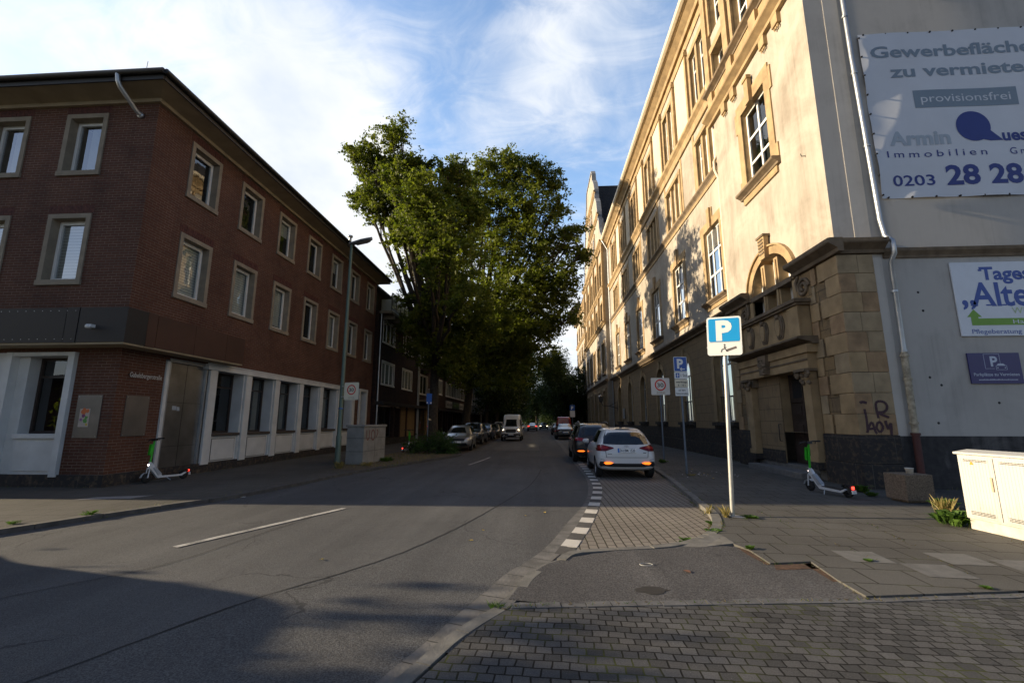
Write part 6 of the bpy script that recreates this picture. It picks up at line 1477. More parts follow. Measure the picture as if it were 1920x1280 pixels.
# ------------------------------------------------------------------ street furniture
SIGNW = plain('white_sign_face', (.86, .86, .83), .35, var=.02); SIGNB = plain('bright_blue_sign_face', (.012, .33, .72), .35, var=.03); SIGNB2 = plain('traffic_blue_sign_face', (.02, .10, .42), .35, var=.03); SIGNR = plain('traffic_red_sign_face', (.70, .03, .02), .4, var=.03); INK = plain('black_sign_print', (.02, .02, .02), .5); FADED = plain('faded_sign_print', (.50, .46, .34), .5); SIGNY = plain('yellowed_sign_face', (.84, .76, .58), .4, var=.04); POST = plain('galvanised_post', (.42, .42, .40), .45, .5, var=.12, vs=5); POSTB = plain('blue_grey_post', (.16, .19, .23), .5, .4, var=.15)
LS_ = FY(0, -1)
def rrect(mb, fr, a, b, c, d, r, d0, d1, m, n=5):
    P = []
    for cx, cz, t0 in ((b - r, d - r, 0), (a + r, d - r, 90), (a + r, c + r, 180), (b - r, c + r, 270)):
        for k in range(n + 1): t = R(t0 + 90 * k / n); P.append((cx + r * math.cos(t), cz + r * math.sin(t)))
    A = [fr(u, d0, z) for u, z in P]; B = [fr(u, d1, z) for u, z in P]; k = len(P)
    mb.add(A + B, [tuple(range(k)), tuple(range(k, 2 * k))] + [(i, (i + 1) % k, (i + 1) % k + k, i + k) for i in range(k)], m)
def disc(mb, fr, u, z, r0, r1, d, m, n=36):
    A = [fr(u + r1 * math.cos(t), d, z + r1 * math.sin(t)) for t in np.linspace(0, 2 * math.pi, n, endpoint=False)]
    if r0 <= 0: mb.add(A, [tuple(range(n))], m)
    else:
        B = [fr(u + r0 * math.cos(t), d, z + r0 * math.sin(t)) for t in np.linspace(0, 2 * math.pi, n, endpoint=False)]
        mb.add(A + B, [(i, (i + 1) % n, (i + 1) % n + n, i + n) for i in range(n)], m)
def pole(t, h, r, m, foot=None):
    p = MB(); p.tube([(0, 0, -.1), (0, 0, h)], r, m, 14); p.lathe((0, 0, h), [(r * 1.05, -.02), (r * 1.05, .01), (0, .02)], DARKM, 12)
    if foot: p.add([(foot[0] * math.cos(a) * rnd.uniform(.8, 1.15) + .03, foot[1] * math.sin(a) * rnd.uniform(.8, 1.15), .012) for a in np.linspace(0, 6, 14)], [tuple(range(14))], plain('pale_concrete_footing', (.42, .40, .37), .9, var=.2))
    p.build('pole', t)
# disabled parking sign in the sun
t = thing('parking_sign', 'blue and white parking sign with a ramp pictogram plate on a sunlit bright post', 'traffic sign')
pole(t, 3.52, .038, POST, (.22, .10))
s = MB(); a = .29
rrect(s, LS_, -a, a, 2.84, 3.56, .045, .045, .05, SIGNW); rrect(s, LS_, -a + .03, a - .03, 3.095, 3.53, .03, .051, .053, SIGNB)
s.box(LS_, -.30, .30, -.01, .045, 3.38, 3.41, POST); s.box(LS_, -.30, .30, -.01, .045, 2.98, 3.01, POST)
text(s, 'P', LS_, -.135, 3.135, .345, SIGNW, d=.055, bold=.05, width=.27)
s.box(LS_, -.262, .262, .0505, .0515, 3.085, 3.089, INK)
disc(s, LS_, .0, 3.035, 0, .014, .054, INK, 12)
def stroke(mb, fr, pts, w, d, m):
    for i in range(len(pts) - 1):
        p, q = Vector(pts[i]), Vector(pts[i + 1]); n = Vector((-(q - p).y, (q - p).x)).normalized() * w
        mb.quad([fr(p.x - n.x, d, p.y - n.y), fr(q.x - n.x, d, q.y - n.y), fr(q.x + n.x, d, q.y + n.y), fr(p.x + n.x, d, p.y + n.y)], m)
stroke(s, LS_, [(.0, 3.015), (.005, 2.965), (-.045, 2.95), (-.06, 2.90)], .007, .054, INK); stroke(s, LS_, [(.005, 2.965), (.03, 2.93), (.055, 2.905)], .006, .054, INK)
stroke(s, LS_, [(.02, 2.925), (.195, 2.985)], .02, .0535, plain('grey_sign_print', (.16, .13, .12), .5)); stroke(s, LS_, [(-.02, 2.99), (.03, 2.985)], .005, .054, INK)
s.build('sign_plate', t); place(t, (3.34, 8.50, 0), R(-24)); t.rotation_euler = (R(.8), R(1.9), R(-24))
def zone_sign(label, z0, w, fade, h=None, ring=1.0):
    h = h or w * 1.02
    t = thing('speed_zone_sign', label, 'traffic sign', group='thirty zone signs')
    s = MB(); rrect(s, LS_, -w / 2, w / 2, z0, z0 + h, .04, .045, .05, SIGNW if fade < 1 else SIGNY); c = z0 + h * .58
    for (u0, u1, v0, v1) in ((-w / 2 + .02, w / 2 - .02, z0 + h - .03, z0 + h - .022), (-w / 2 + .02, w / 2 - .02, z0 + .022, z0 + .03)): s.box(LS_, u0, u1, .0501, .0508, v0, v1, FADED)
    disc(s, LS_, 0, c, w * .235, w * .30, .052, SIGNR); text(s, '30', LS_, 0, c - w * .105, w * .21, plain('dark_grey_digits', (.07, .065, .06), .5), d=.053, bold=.015, width=w * .34, anchor='c'); text(s, 'ZONE', LS_, 0, z0 + h * .08, w * .11, FADED, d=.053, bold=.01, width=w * .46, anchor='c')
    return t, s
t, s = zone_sign('square white 30 zone sign on its own grey post beside the parked white car', 2.73, .80, 0, .72); s.build('sign_plate', t); pole(t, 2.9, .035, POSTB); place(t, (5.06, 19.4, 0), R(6))
t, s = zone_sign('yellowed 30 zone sign clamped to the green street lamp post', 2.40, .60, 1, .63); s.box(LS_, -.42, -.28, -.03, .045, 2.5, 2.54, POST); s.box(LS_, -.42, -.28, -.03, .045, 2.88, 2.92, POST); s.build('sign_plate', t); place(t, (-6.83, 15.95, 0), R(-12))
# parking sign with three plates
t = thing('parking_sign', 'blue parking sign with an arrow above three small white plates on a grey post', 'traffic sign'); pole(t, 3.6, .033, POSTB)
s = MB(); rrect(s, LS_, -.215, .215, 3.22, 3.70, .03, .04, .045, SIGNW); rrect(s, LS_, -.2, .2, 3.235, 3.685, .025, .046, .048, SIGNB2); text(s, 'P', LS_, -.11, 3.33, .29, SIGNW, d=.051, bold=.04, width=.2)
stroke(s, LS_, [(-.02, 3.30), (.14, 3.30)], .014, .051, SIGNW); stroke(s, LS_, [(.04, 3.345), (-.02, 3.30), (.04, 3.255)], .013, .0515, SIGNW); s.build('sign_plate', t)
for z0, z1, m, nm in ((2.98, 3.21, SIGNW, 'a'), (2.72, 2.965, SIGNY, 'b'), (2.44, 2.705, SIGNW, 'c')):
    s = MB(); rrect(s, LS_, -.215, .215, z0, z1, .02, .04, .045, m)
    if nm == 'a': rrect(s, LS_, -.17, -.05, z0 + .04, z1 - .04, .01, .046, .047, SIGNB2); stroke(s, LS_, [(-.11, z0 + .06), (-.11, z1 - .06)], .012, .049, SIGNW); stroke(s, LS_, [(-.14, (z0 + z1) / 2), (-.08, (z0 + z1) / 2)], .012, .049, SIGNW); text(s, '1 Std', LS_, -.01, z0 + .07, .09, INK, d=.049, width=.19)
    if nm == 'b': text(s, 'werktags', LS_, -.18, z0 + .135, .065, INK, d=.049, width=.36, bold=.01); text(s, '8 - 18 h', LS_, -.12, z0 + .03, .06, INK, d=.049, width=.25, bold=.01)
    if nm == 'c': text(s, 'auf dem', LS_, -.11, z0 + .155, .06, INK, d=.049, width=.22, bold=.01); text(s, 'Seitenstreifen', LS_, -.19, z0 + .05, .055, INK, d=.049, width=.38, bold=.01)
    s.build('extra_plate', t)
place(t, (4.52, 14.76, 0), R(4))
t = thing('parking_sign', 'distant blue parking sign with a white plate on the right pavement far down the street', 'traffic sign'); pole(t, 3.0, .04, POSTB); s = MB(); rrect(s, LS_, -.25, .25, 2.35, 2.9, .03, .045, .05, SIGNB2); rrect(s, LS_, -.25, .25, 1.7, 2.33, .03, .045, .05, SIGNW); text(s, 'P', LS_, -.12, 2.46, .3, SIGNW, d=.055, bold=.04, width=.22); s.build('sign_plate', t); place(t, (2.72 + 1.6, 38, 0), 0) if False else place(t, (3.95, 57, 0), 0, 1.25)
t = thing('parking_sign', 'slim blue sign on a grey post rising out of the bush on the left', 'traffic sign'); pole(t, 3.1, .03, POSTB); s = MB(); rrect(s, LS_, -.19, .19, 2.55, 3.12, .03, .04, .045, SIGNB2)
for u in (-.13, .13): disc(s, LS_, u, 2.62, 0, .04, .048, SIGNW, 12)
s.build('sign_plate', t); place(t, (-6.05, 24.1, 0), R(55))
# street lamp
LG = plain('grey_green_lamp_post', (.10, .145, .115), .5, .2, var=.12, vs=2)
t = thing('street_lamp', 'tall grey green street lamp post with a single flat lantern head leaning over the road', 'street lamp')
p = MB(); p.tube([(0, 0, -.1), (0, 0, 1.1), (0, 0, 1.15), (0, 0, 8.42)], [.098, .098, .078, .05], LG, 14); p.box(FI, -.045, .045, -.102, -.09, .5, .95, LG); p.lathe((0, 0, 2.1), [(.08, -.03), (.085, -.03), (.085, .03), (.08, .03)], plain('blue_sticker', (.05, .12, .3), .5), 12); p.build('pole', t)
p = MB()
hp = [(-.08, .085), (.1, .11), (.45, .16), (.72, .13), (.85, .06)]
V = []
for (x, w) in hp:
    for k in range(10):
        a_ = 2 * math.pi * k / 10; V.append((x, w * math.cos(a_), 8.42 + .16 * (x + .08) + (.085 if math.sin(a_) > 0 else .05) * math.sin(a_)))
p.add(V, [(i * 10 + k, i * 10 + (k + 1) % 10, (i + 1) * 10 + (k + 1) % 10, (i + 1) * 10 + k) for i in range(4) for k in range(10)] + [tuple(range(10)), tuple(range(40, 50))], plain('grey_lamp_housing', (.16, .16, .165), .5), True)
hd = p.build('lamp_head', t)
p = MB(); p.add([(x, y, 8.42 + .16 * (x + .08) - .065) for x, y in ((.18, -.1), (.18, .1), (.6, .13), (.78, .07), (.78, -.07), (.6, -.13))], [tuple(range(6))], plain('lamp_cover', (.35, .35, .34), .15)); p.build('lamp_cover', hd)
place(t, (-7.28, 16.1, 0), R(-8))
# grey cable cabinet with graffiti
t = thing('cable_cabinet', 'grey concrete cable cabinet with faded red graffiti beside the street lamp', 'cabinet', (0, 0, 0))
CABG = plain('grey_cabinet_concrete', (.26, .255, .235), .85, var=.18, vs=3, bmp=.2)
p = MB(); p.box(FI, -.36, .36, -.95, .95, 0, 1.42, CABG); p.box(FI, -.40, .40, -.99, .99, 1.42, 1.50, CABG); p.build('housing', t, bevel=.012)
p = MB()
for z in (.48, .98): p.box(FI, .361, .364, -.95, .95, z, z + .012, DARKM); p.box(FI, -.36, .36, -.953, -.951, z, z + .012, DARKM)
p.box(FI, .361, .364, -.006, .006, .03, 1.40, DARKM); p.build('panel_joint', t)
GR = plain('faded_red_spray', (.17, .075, .06), .8, var=.2); p = MB(); FQ = lambda u, d, z: (.3655 + d, u, z)
for st_ in ([(-.75, 1.3), (-.72, 1.0), (-.62, .92), (-.52, 1.05), (-.50, 1.3)], [(-.35, 1.2), (-.30, .95), (-.12, .92), (-.05, 1.1), (-.15, 1.28), (-.32, 1.24), (-.36, 1.1)], [(.1, 1.3), (.22, 1.22), (.1, 1.0)]): p = MB(); stroke(p, FQ, smooth_line(st_, 4), .03, .0, GR); p.build('graffiti', t)
place(t, (-7.12, 18.35, 0), R(-6))
# white cable cabinet on the right
t = thing('cable_cabinet', 'bright white metal cable cabinet with two doors standing in the sun on the right pavement', 'cabinet')
def _cab(t, bs, out):
    v = objco(t); sp_ = t.node('ShaderNodeSeparateXYZ', i={0: v}); n = t.noise(v, 5, 6, .65)
    st_ = t.noise(t.node('ShaderNodeMapping', i={'Vector': v, 'Scale': (14, 14, .8)}).outputs[0], 1.0, 4)
    k = t.math('ADD', t.math('MULTIPLY', t.ramp(sp_.outputs[2], .50, .10), t.ramp(n, .35, .65)), t.math('MULTIPLY', t.ramp(st_, .55, .75), .35), clamp=True)
    t.l.new(t.mix(t.math('MULTIPLY', k, .55), (.52, .51, .475), (.25, .215, .165)), bs.inputs['Base Color']); bs.inputs['Roughness'].default_value = .55
CABW = mat('cream_white_cabinet', _cab)
p = MB(); p.box(FI, 0, .42, -1.72, 0, .16, 1.13, CABW); p.box(FI, .02, .40, -1.70, -.02, 0, .16, plain('cabinet_base', (.50, .46, .40), .8, var=.2)); p.prism([(-.03, .03, 1.13), (-.03, .03, 1.165), (.21, .03, 1.205), (.45, .03, 1.165), (.45, .03, 1.13)], (0, -1.78, 0), CABW); p.build('housing', t, bevel=.008)
for y0, y1 in ((-.54, -.02), (-1.14, -.56), (-1.70, -1.16)):
    p = MB(); p.box(FI, -.014, -.001, y0, y1, .2, 1.10, CABW)
    for k in range(int((y1 - y0) / .045)): p.box(FI, -.017, -.0141, y0 + .02 + k * .045, y0 + .035 + k * .045, .22, 1.08, CABW)
    d = p.build('door', t)
    
    for zs_ in ((.235, .255, .275), (1.03, 1.05)): v_ = MB(); [v_.box(FI, -.0176, -.0171, y0 + .08, y1 - .08, z_, z_ + .008, DARKM) for z_ in zs_]; v_.build('vent', d)
    h = MB(); h.box(FI, -.035, -.0171, y0 + .03, y0 + .06, .62, .82, plain('handle_beige', (.45, .36, .25), .5)); h.build('handle', d)
p = MB(); p.prism([(-.020, -.20, .985), (-.020, -.26, .985), (-.020, -.23, 1.04)], (-.002, 0, 0), plain('orange_warning_sticker', (.75, .3, .03), .5)); p.build('sticker', t)
place(t, (6.66, 7.84, 0), R(4))
# concrete block with a paper cup
p = MB(); AGG = plain('exposed_aggregate_concrete', (.19, .14, .095), .95, var=.5, vs=45, bmp=1.0, bs_=60)
p.box(FI, -.30, .30, -.26, .26, .04, .56, AGG); p.box(FI, -.24, .24, -.21, .21, 0, .04, AGG); o = p.build('concrete_block', bevel=.012); tag(o, 'rough brown exposed concrete block standing in front of the end wall', 'concrete block'); place(o, (7.72, 10.33, 0), R(6))
p = MB(); p.lathe((0, 0, 0), [(0, .0), (.058, 0), (.072, .105), (.078, .11), (.076, .118), (.068, .112), (.055, .01), (0, .01)], plain('white_paper_cup', (.72, .66, .56), .6, var=.08, vs=14), 18); o = p.build('paper_cup'); tag(o, 'white paper cup left on top of the concrete block', 'cup'); place(o, (7.74, 10.28, .56))
# kick scooters
GREENL = plain('bright_green_plastic', (.03, .42, .02), .4); SCW = plain('white_scooter_frame', (.62, .63, .64), .35); SCG = plain('silver_grey_battery', (.35, .37, .40), .4)
def scooter(label):
    t = thing('electric_scooter', label, 'scooter', group='green and white rental scooters')
    for x in (.52, -.50):
        w = MB(); w.lathe((x, 0, .125), [(.05, -.03), (.10, -.035), (.122, -.022), (.125, 0), (.122, .022), (.10, .035), (.05, .03)], RUBBER, 20, 'y'); o = w.build('wheel', t); h = MB(); h.lathe((x, 0, .125), [(0, -.037), (.055, -.033), (.055, .033), (0, .037)], DARKM, 14, 'y'); h.build('hub', o)
    f = MB()
    f.prism([(.47, -.035, .50), (.40, -.035, .52), (.33, -.035, .40), (.12, -.035, .15), (.16, -.035, .095), (.24, -.035, .10), (.46, -.035, .38)], (0, .07, 0), SCW)
    f.prism([(.20, -.075, .10), (.14, -.075, .155), (-.38, -.075, .14), (-.50, -.075, .19), (-.53, -.075, .17), (-.40, -.075, .095)], (0, .15, 0), SCW)
    f.build('frame', t, bevel=.015)
    d = MB(); d.prism([(.13, -.06, .157), (.13, -.06, .166), (-.36, -.06, .152), (-.36, -.06, .143)], (0, .12, 0), BLACK); d.build('deck_mat', t)
    k = MB(); k.tube([(.52, -.05, .13), (.47, -.05, .40)], .016, SCW, 8); k.tube([(.52, .05, .13), (.47, .05, .40)], .016, SCW, 8); k.tube([(.465, 0, .36), (.44, 0, .54)], .038, SCW, 12); k.build('fork', t)
    m = MB(); 
    for a_ in range(9): pass
    arc = [(.52 + .15 * math.cos(q), .125 + .15 * math.sin(q)) for q in np.linspace(R(10), R(130), 9)]
    for (x0, z0), (x1, z1) in zip(arc, arc[1:]): m.quad([(x0, -.04, z0), (x0, .04, z0), (x1, .04, z1), (x1, -.04, z1)], SCW)
    m.build('front_mudguard', t); m = MB()
    arc = [(-.50 + .15 * math.cos(q), .125 + .15 * math.sin(q)) for q in np.linspace(R(35), R(175), 9)]
    for (x0, z0), (x1, z1) in zip(arc, arc[1:]): m.quad([(x0, -.05, z0), (x0, .05, z0), (x1, .05, z1), (x1, -.05, z1)], BLACK)
    m.build('rear_mudguard', t)
    s = MB(); s.tube([(.445, 0, .52), (.36, 0, 1.12)], .024, GREENL, 12); s.prism([(.44, -.045, .72), (.405, -.045, 1.0), (.455, -.045, 1.03), (.50, -.045, .74)], (0, .09, 0), GREENL); s.build('stem', t, bevel=.01)
    b = MB(); b.prism([(.33, -.05, .42), (.38, -.05, .38), (.24, -.05, .17), (.14, -.05, .20)], (0, .10, 0), SCG); b.build('battery', t, bevel=.012)
    h = MB(); h.tube([(.31, -.29, 1.155), (.35, -.12, 1.165), (.355, 0, 1.15), (.35, .12, 1.165), (.31, .29, 1.155)], .018, BLACK, 8); h.box(FI, .31, .40, -.07, .07, 1.11, 1.17, BLACK); h.tube([(.36, -.2, 1.14), (.40, -.22, 1.10)], .01, BLACK, 5); h.tube([(.36, .2, 1.14), (.40, .22, 1.10)], .01, BLACK, 5); h.build('handlebar', t)
    l = MB(); l.lathe((.475, 0, .47), [(0, .025), (.022, .02), (.025, 0)], lampmat('lit_scooter_lamp', (1, .85, .8), 3.0), 10, 'x'); l.build('front_lamp', t)
    l = MB(); l.box(FI, -.655, -.63, -.025, .025, .19, .25, lampmat('lit_scooter_tail', (1, .05, .03), 2.2)); l.box(FI, -.665, -.64, -.05, .05, .10, .17, PLATEW); l.build('tail_lamp', t)
    q = MB(); q.tube([(.05, .06, .12), (-.02, .16, .01)], .01, CHROME, 6); q.build('kickstand', t)
    return t
sc1 = scooter('green and white electric scooter by the stone doorway with its red tail lamp showing')
sc2 = dup(sc1, 'green and white electric scooter by the steel door of the brick corner building')
sc3 = dup(sc1, 'small green and white electric scooter further down the left pavement near the bush')
place(sc1, (6.60, 11.18, 0), R(101)); sc1.rotation_euler = (R(-4), 0, R(103))
place(sc2, (-10.55, 12.45, 0), 0); sc2.rotation_euler = (R(6), 0, R(-104))
place(sc3, (-7.36, 24.75, .0), R(88))
# litter on the road and pavement
YEL = plain('yellow_fallen_leaf', (.45, .33, .06), .8, var=.3, vs=20)
def fleck(name, label, cat, x, y, z, r, m, group=None):
    q = MB(); n = 7; P = [(r * math.cos(a_) * rnd.uniform(.6, 1.2), r * .6 * math.sin(a_) * rnd.uniform(.6, 1.2), rnd.uniform(.004, .018)) for a_ in np.linspace(0, 2 * math.pi, n, endpoint=False)]; q.add(P + [(0, 0, .004)], [(i, (i + 1) % n, n) for i in range(n)], m); o = q.build(name); place(o, (x, y, z), rnd.random() * 6); tag(o, label, cat, group)
for x, y in ((-2.65, 5.62), (-.28, 8.3), (.05, 8.6), (-1.0, 6.6), (-.9, 7.2)): fleck('fallen_leaf', 'small yellow leaf lying on the sunlit road asphalt', 'leaf', x * K, y * K, ROADZ + .006, .04, YEL, 'yellow leaves lying on the road')
WHP = plain('white_paper_scrap', (.6, .6, .58), .8)
fleck('paper_scrap', 'white paper scrap in the left gutter below the kerb', 'litter', -6.85, 10.35, ROADZ + .003, .06, WHP); fleck('cigarette_pack', 'flat brown scrap lying on the driveway asphalt', 'litter', 1.62, 5.52, -.0185, .06, plain('brown_card', (.13, .06, .035), .8))
q = MB(); q.tube([(.075 * math.cos(a_), .05 * math.sin(a_), .008) for a_ in np.linspace(0, 5.6, 20)], .004, plain('grey_plastic_strip', (.4, .4, .38), .5), 5); o = q.build('plastic_ring'); tag(o, 'thin pale plastic ring lying on the driveway asphalt', 'litter'); place(o, (1.22, 5.74, -.0185))
for k in range(26): 
    x, y = 5.3 + rnd.gauss(0, .45), 15.0 + rnd.gauss(0, .6)
    if k < 1: q = MB()
    r_ = rnd.uniform(.015, .04); q.add([(x - r_, y, .004), (x, y - r_, .006), (x + r_, y, .004), (x, y + r_ * .7, .012)], [(0, 1, 2, 3)], WHP if k % 3 else YEL)
o = q.build('pavement_litter'); tag(o, 'scattered pale crumbs and scraps on the shaded right pavement', 'litter', kind='stuff')

# ------------------------------------------------------------------ trees and plants
LEAF = leafmat('lime_leaf', (.052, .075, .013), (.18, .195, .034), .43)
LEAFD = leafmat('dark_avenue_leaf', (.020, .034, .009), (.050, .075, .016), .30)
WEED = leafmat('weed_leaf', (.04, .09, .015), (.11, .19, .03), .3); DRYG = leafmat('dry_grass_leaf', (.20, .16, .06), (.36, .28, .11), .3); BUSHL = leafmat('bush_leaf', (.03, .06, .016), (.07, .13, .03), .3)
def leaf_obj(name, C, size, m, parent=None, up=.35, seed=1, shape=.62, seg=False):
    """C: n x 3 leaf centres; every leaf is a small folded four-point blade"""
    g = np.random.default_rng(seed); n = len(C)
    nrm = g.normal(size=(n, 3)); nrm[:, 2] = np.abs(nrm[:, 2]) + up; nrm /= np.linalg.norm(nrm, axis=1)[:, None]
    t = g.normal(size=(n, 3)); t[:, 2] -= .35; t -= nrm * (t * nrm).sum(1)[:, None]; t /= np.linalg.norm(t, axis=1)[:, None] + 1e-9
    b = np.cross(nrm, t); s = size * g.uniform(.6, 1.3, n)[:, None]
    V = np.empty((n, 4, 3)); V[:, 0] = C - t * s * .5; V[:, 1] = C + b * s * shape * .5 + nrm * s * .08; V[:, 2] = C + t * s * .55 - nrm * s * .06; V[:, 3] = C - b * s * shape * .5 + nrm * s * .08
    me = bpy.data.meshes.new(name); me.vertices.add(4 * n); me.loops.add(4 * n); me.polygons.add(n)
    me.vertices.foreach_set('co', V.reshape(-1)); me.loops.foreach_set('vertex_index', np.arange(4 * n, dtype=np.int32)); me.polygons.foreach_set('loop_start', np.arange(0, 4 * n, 4, dtype=np.int32))
    try: me.polygons.foreach_set('loop_total', np.full(n, 4, dtype=np.int32))
    except Exception: pass
    me.materials.append(m); me.update(calc_edges=True); me.validate()
    o = bpy.data.objects.new(name, me); COL.objects.link(o)
    if parent is not None: o.parent = parent; o.matrix_parent_inverse = world_of(parent).inverted()
    return o
def clumps(g, c, r, nc, per, sig, shell=.5):
    d = g.normal(size=(nc, 3)); d /= np.linalg.norm(d, axis=1)[:, None]; rad = g.uniform(0, 1, nc) ** shell
    P = np.array(c) + d * rad[:, None] * np.array(r)
    k = g.integers(int(per * .4), int(per * 1.5), nc); idx = np.repeat(np.arange(nc), k)
    sg = sig * g.uniform(.7, 1.35, nc)
    # leaves sit along six short drooping sprays per clump
    tw = g.normal(size=(nc, 6, 3)); tw[:, :, 2] = tw[:, :, 2] * .6 - .25; tw /= np.linalg.norm(tw, axis=2)[:, :, None]
    dirs = tw[idx, g.integers(0, 6, len(idx))]
    L = P[idx] + dirs * (g.uniform(.1, 1, len(idx)) ** .8 * 2.3 * sg[idx])[:, None] + g.normal(size=(len(idx), 3)) * sg[idx][:, None] * np.array([.34, .34, .2])
    return L, P
def tree(name, label, base, fork, tr, cl, leafsize, seed, group, m, per=46, sig=.36, dens=1.0, limbs=True, twigs=3):
    t = thing(name, label, 'tree', (base[0], base[1], 0), group=group); g = np.random.default_rng(seed); rr = random.Random(seed)
    tk = MB(); bx, by = base[0], base[1]; f = Vector(fork)
    path = []; rad = []
    for i in range(9):
        k = i / 8; path.append((bx + (f.x - bx) * k + rr.uniform(-.06, .06) * k, by + (f.y - by) * k + rr.uniform(-.06, .06) * k, f.z * k)); rad.append(tr * (1.35 - .35 * min(1, k * 5)) * (1 - .3 * k))
    path[0] = (bx, by, -.15); tk.tube(path, rad, BARK, 14)
    L = []
    for (cx, cy, cz, rx, ry, rz) in cl:
        vol = (rx * ry * rz) ** (2 / 3); nc = max(5, int(vol * 15 * dens)); a, P = clumps(g, (cx, cy, cz), (rx, ry, rz), nc, per, sig); L.append(a)
        if limbs:
            c = Vector((cx, cy, cz)); st = Vector(path[rr.choice((6, 7, 8))]); md = (st + c) / 2 + Vector((0, 0, -.12 * (c - st).length)) * .5 + Vector((rr.uniform(-.4, .4), rr.uniform(-.4, .4), 0)); ln = (c - st).length; r0 = min(tr * .55, .035 + ln * .016)
            pts = []
            for i in range(8): k = i / 7; pts.append(st * (1 - k) ** 2 + md * 2 * k * (1 - k) + c * k * k + Vector((rr.uniform(-.1, .1), rr.uniform(-.1, .1), rr.uniform(-.1, .1))) * (1 if 0 < i < 7 else 0))
            tk.tube(pts, [r0 * (1 - .75 * i / 7) for i in range(8)], BARK, 7)
            for q in range(twigs):
                p = Vector(P[rr.randrange(len(P))]); s0 = pts[rr.choice((4, 5, 6, 7))]; tk.tube([s0, (s0 + p) / 2 + Vector((rr.uniform(-.2, .2), rr.uniform(-.2, .2), rr.uniform(-.1, .25))), p], [r0 * .3, r0 * .2, .008], BARK, 5)
    tk.build('trunk', t); leaf_obj('crown', np.concatenate(L), leafsize, m, t, seed=seed); return t

T1 = [(-6.93, 28.0, 6.68, 1.11, 1.22, 0.94), (-6.34, 29.0, 5.07, 0.99, 1.09, 0.84), (-7.97, 28.5, 7.68, 0.99, 1.09, 0.84), (-6.83, 28.0, 9.16, 1.27, 1.4, 1.08), (-5.74, 29.0, 6.85, 1.28, 1.41, 1.09), (-5.53, 31.0, 5.3, 1.14, 1.25, 0.97), (-6.0, 28.0, 10.96, 1.21, 1.33, 1.03)] + [(-6.73, 32.0, 20.94, 1.27, 1.52, 1.08), (-5.88, 33.0, 20.42, 1.39, 1.67, 1.18), (-6.38, 31.0, 17.58, 1.46, 1.75, 1.24), (-5.49, 33.0, 17.88, 1.54, 1.85, 1.31), (-8.85, 30.0, 10.11, 0.99, 1.19, 0.84), (-9.65, 31.0, 8.42, 0.93, 1.12, 0.79)] + [(-7.45, 24.0, 13.9, 1.26, 1.89, 1.07), (-7.86, 23.5, 12.36, 1.07, 1.61, 0.91), (-6.18, 23.0, 11.78, 1.19, 1.78, 1.01), (-5.78, 25.0, 14.0, 1.17, 1.75, 0.99), (-6.87, 24.0, 15.23, 1.08, 1.62, 0.92), (-5.53, 23.0, 9.91, 1.17, 1.75, 0.99), (-4.61, 22.0, 10.71, 1.01, 1.52, 0.86), (-4.32, 23.0, 8.09, 0.98, 1.47, 0.83), (-8.86, 25.0, 16.57, 1.01, 1.51, 0.86)] + [(-10.97, 30.0, 22.54, 1.55, 1.71, 1.32), (-10.48, 30.0, 23.5, 0.9, 0.99, 0.77), (-12.31, 29.0, 20.29, 1.5, 1.65, 1.27), (-11.84, 30.5, 19.89, 2.26, 2.49, 1.92), (-12.57, 29.0, 18.0, 1.18, 1.3, 1.0), (-11.52, 29.0, 16.73, 1.62, 1.78, 1.38), (-9.75, 31.0, 20.54, 1.87, 2.06, 1.59), (-8.19, 30.0, 18.61, 1.79, 1.97, 1.52), (-9.71, 30.0, 16.97, 2.37, 2.61, 2.01), (-8.34, 31.0, 15.72, 2.61, 2.87, 2.22), (-6.84, 31.0, 19.99, 1.15, 1.26, 0.98), (-7.98, 30.0, 12.44, 2.11, 2.32, 1.79), (-6.91, 32.0, 14.4, 2.86, 3.15, 2.43), (-5.65, 30.0, 10.82, 2.63, 2.89, 2.24), (-7.58, 31.0, 10.36, 1.76, 1.94, 1.5), (-6.16, 31.0, 8.37, 2.3, 2.53, 1.96), (-7.84, 30.0, 8.18, 1.32, 1.45, 1.12), (-6.5, 31.0, 6.44, 1.9, 2.09, 1.62), (-8.16, 30.0, 6.68, 1.3, 1.43, 1.1), (-6.15, 32.0, 17.42, 2.28, 2.51, 1.94), (-8.91, 29.0, 14.06, 1.13, 1.24, 0.96), (-4.11, 30.0, 8.5, 2.21, 2.43, 1.88), (-12.37, 29.0, 21.36, 0.88, 0.97, 0.75), (-9.16, 31.0, 21.42, 1.04, 1.14, 0.88), (-5.95, 31.0, 20.49, 0.9, 0.99, 0.77)]
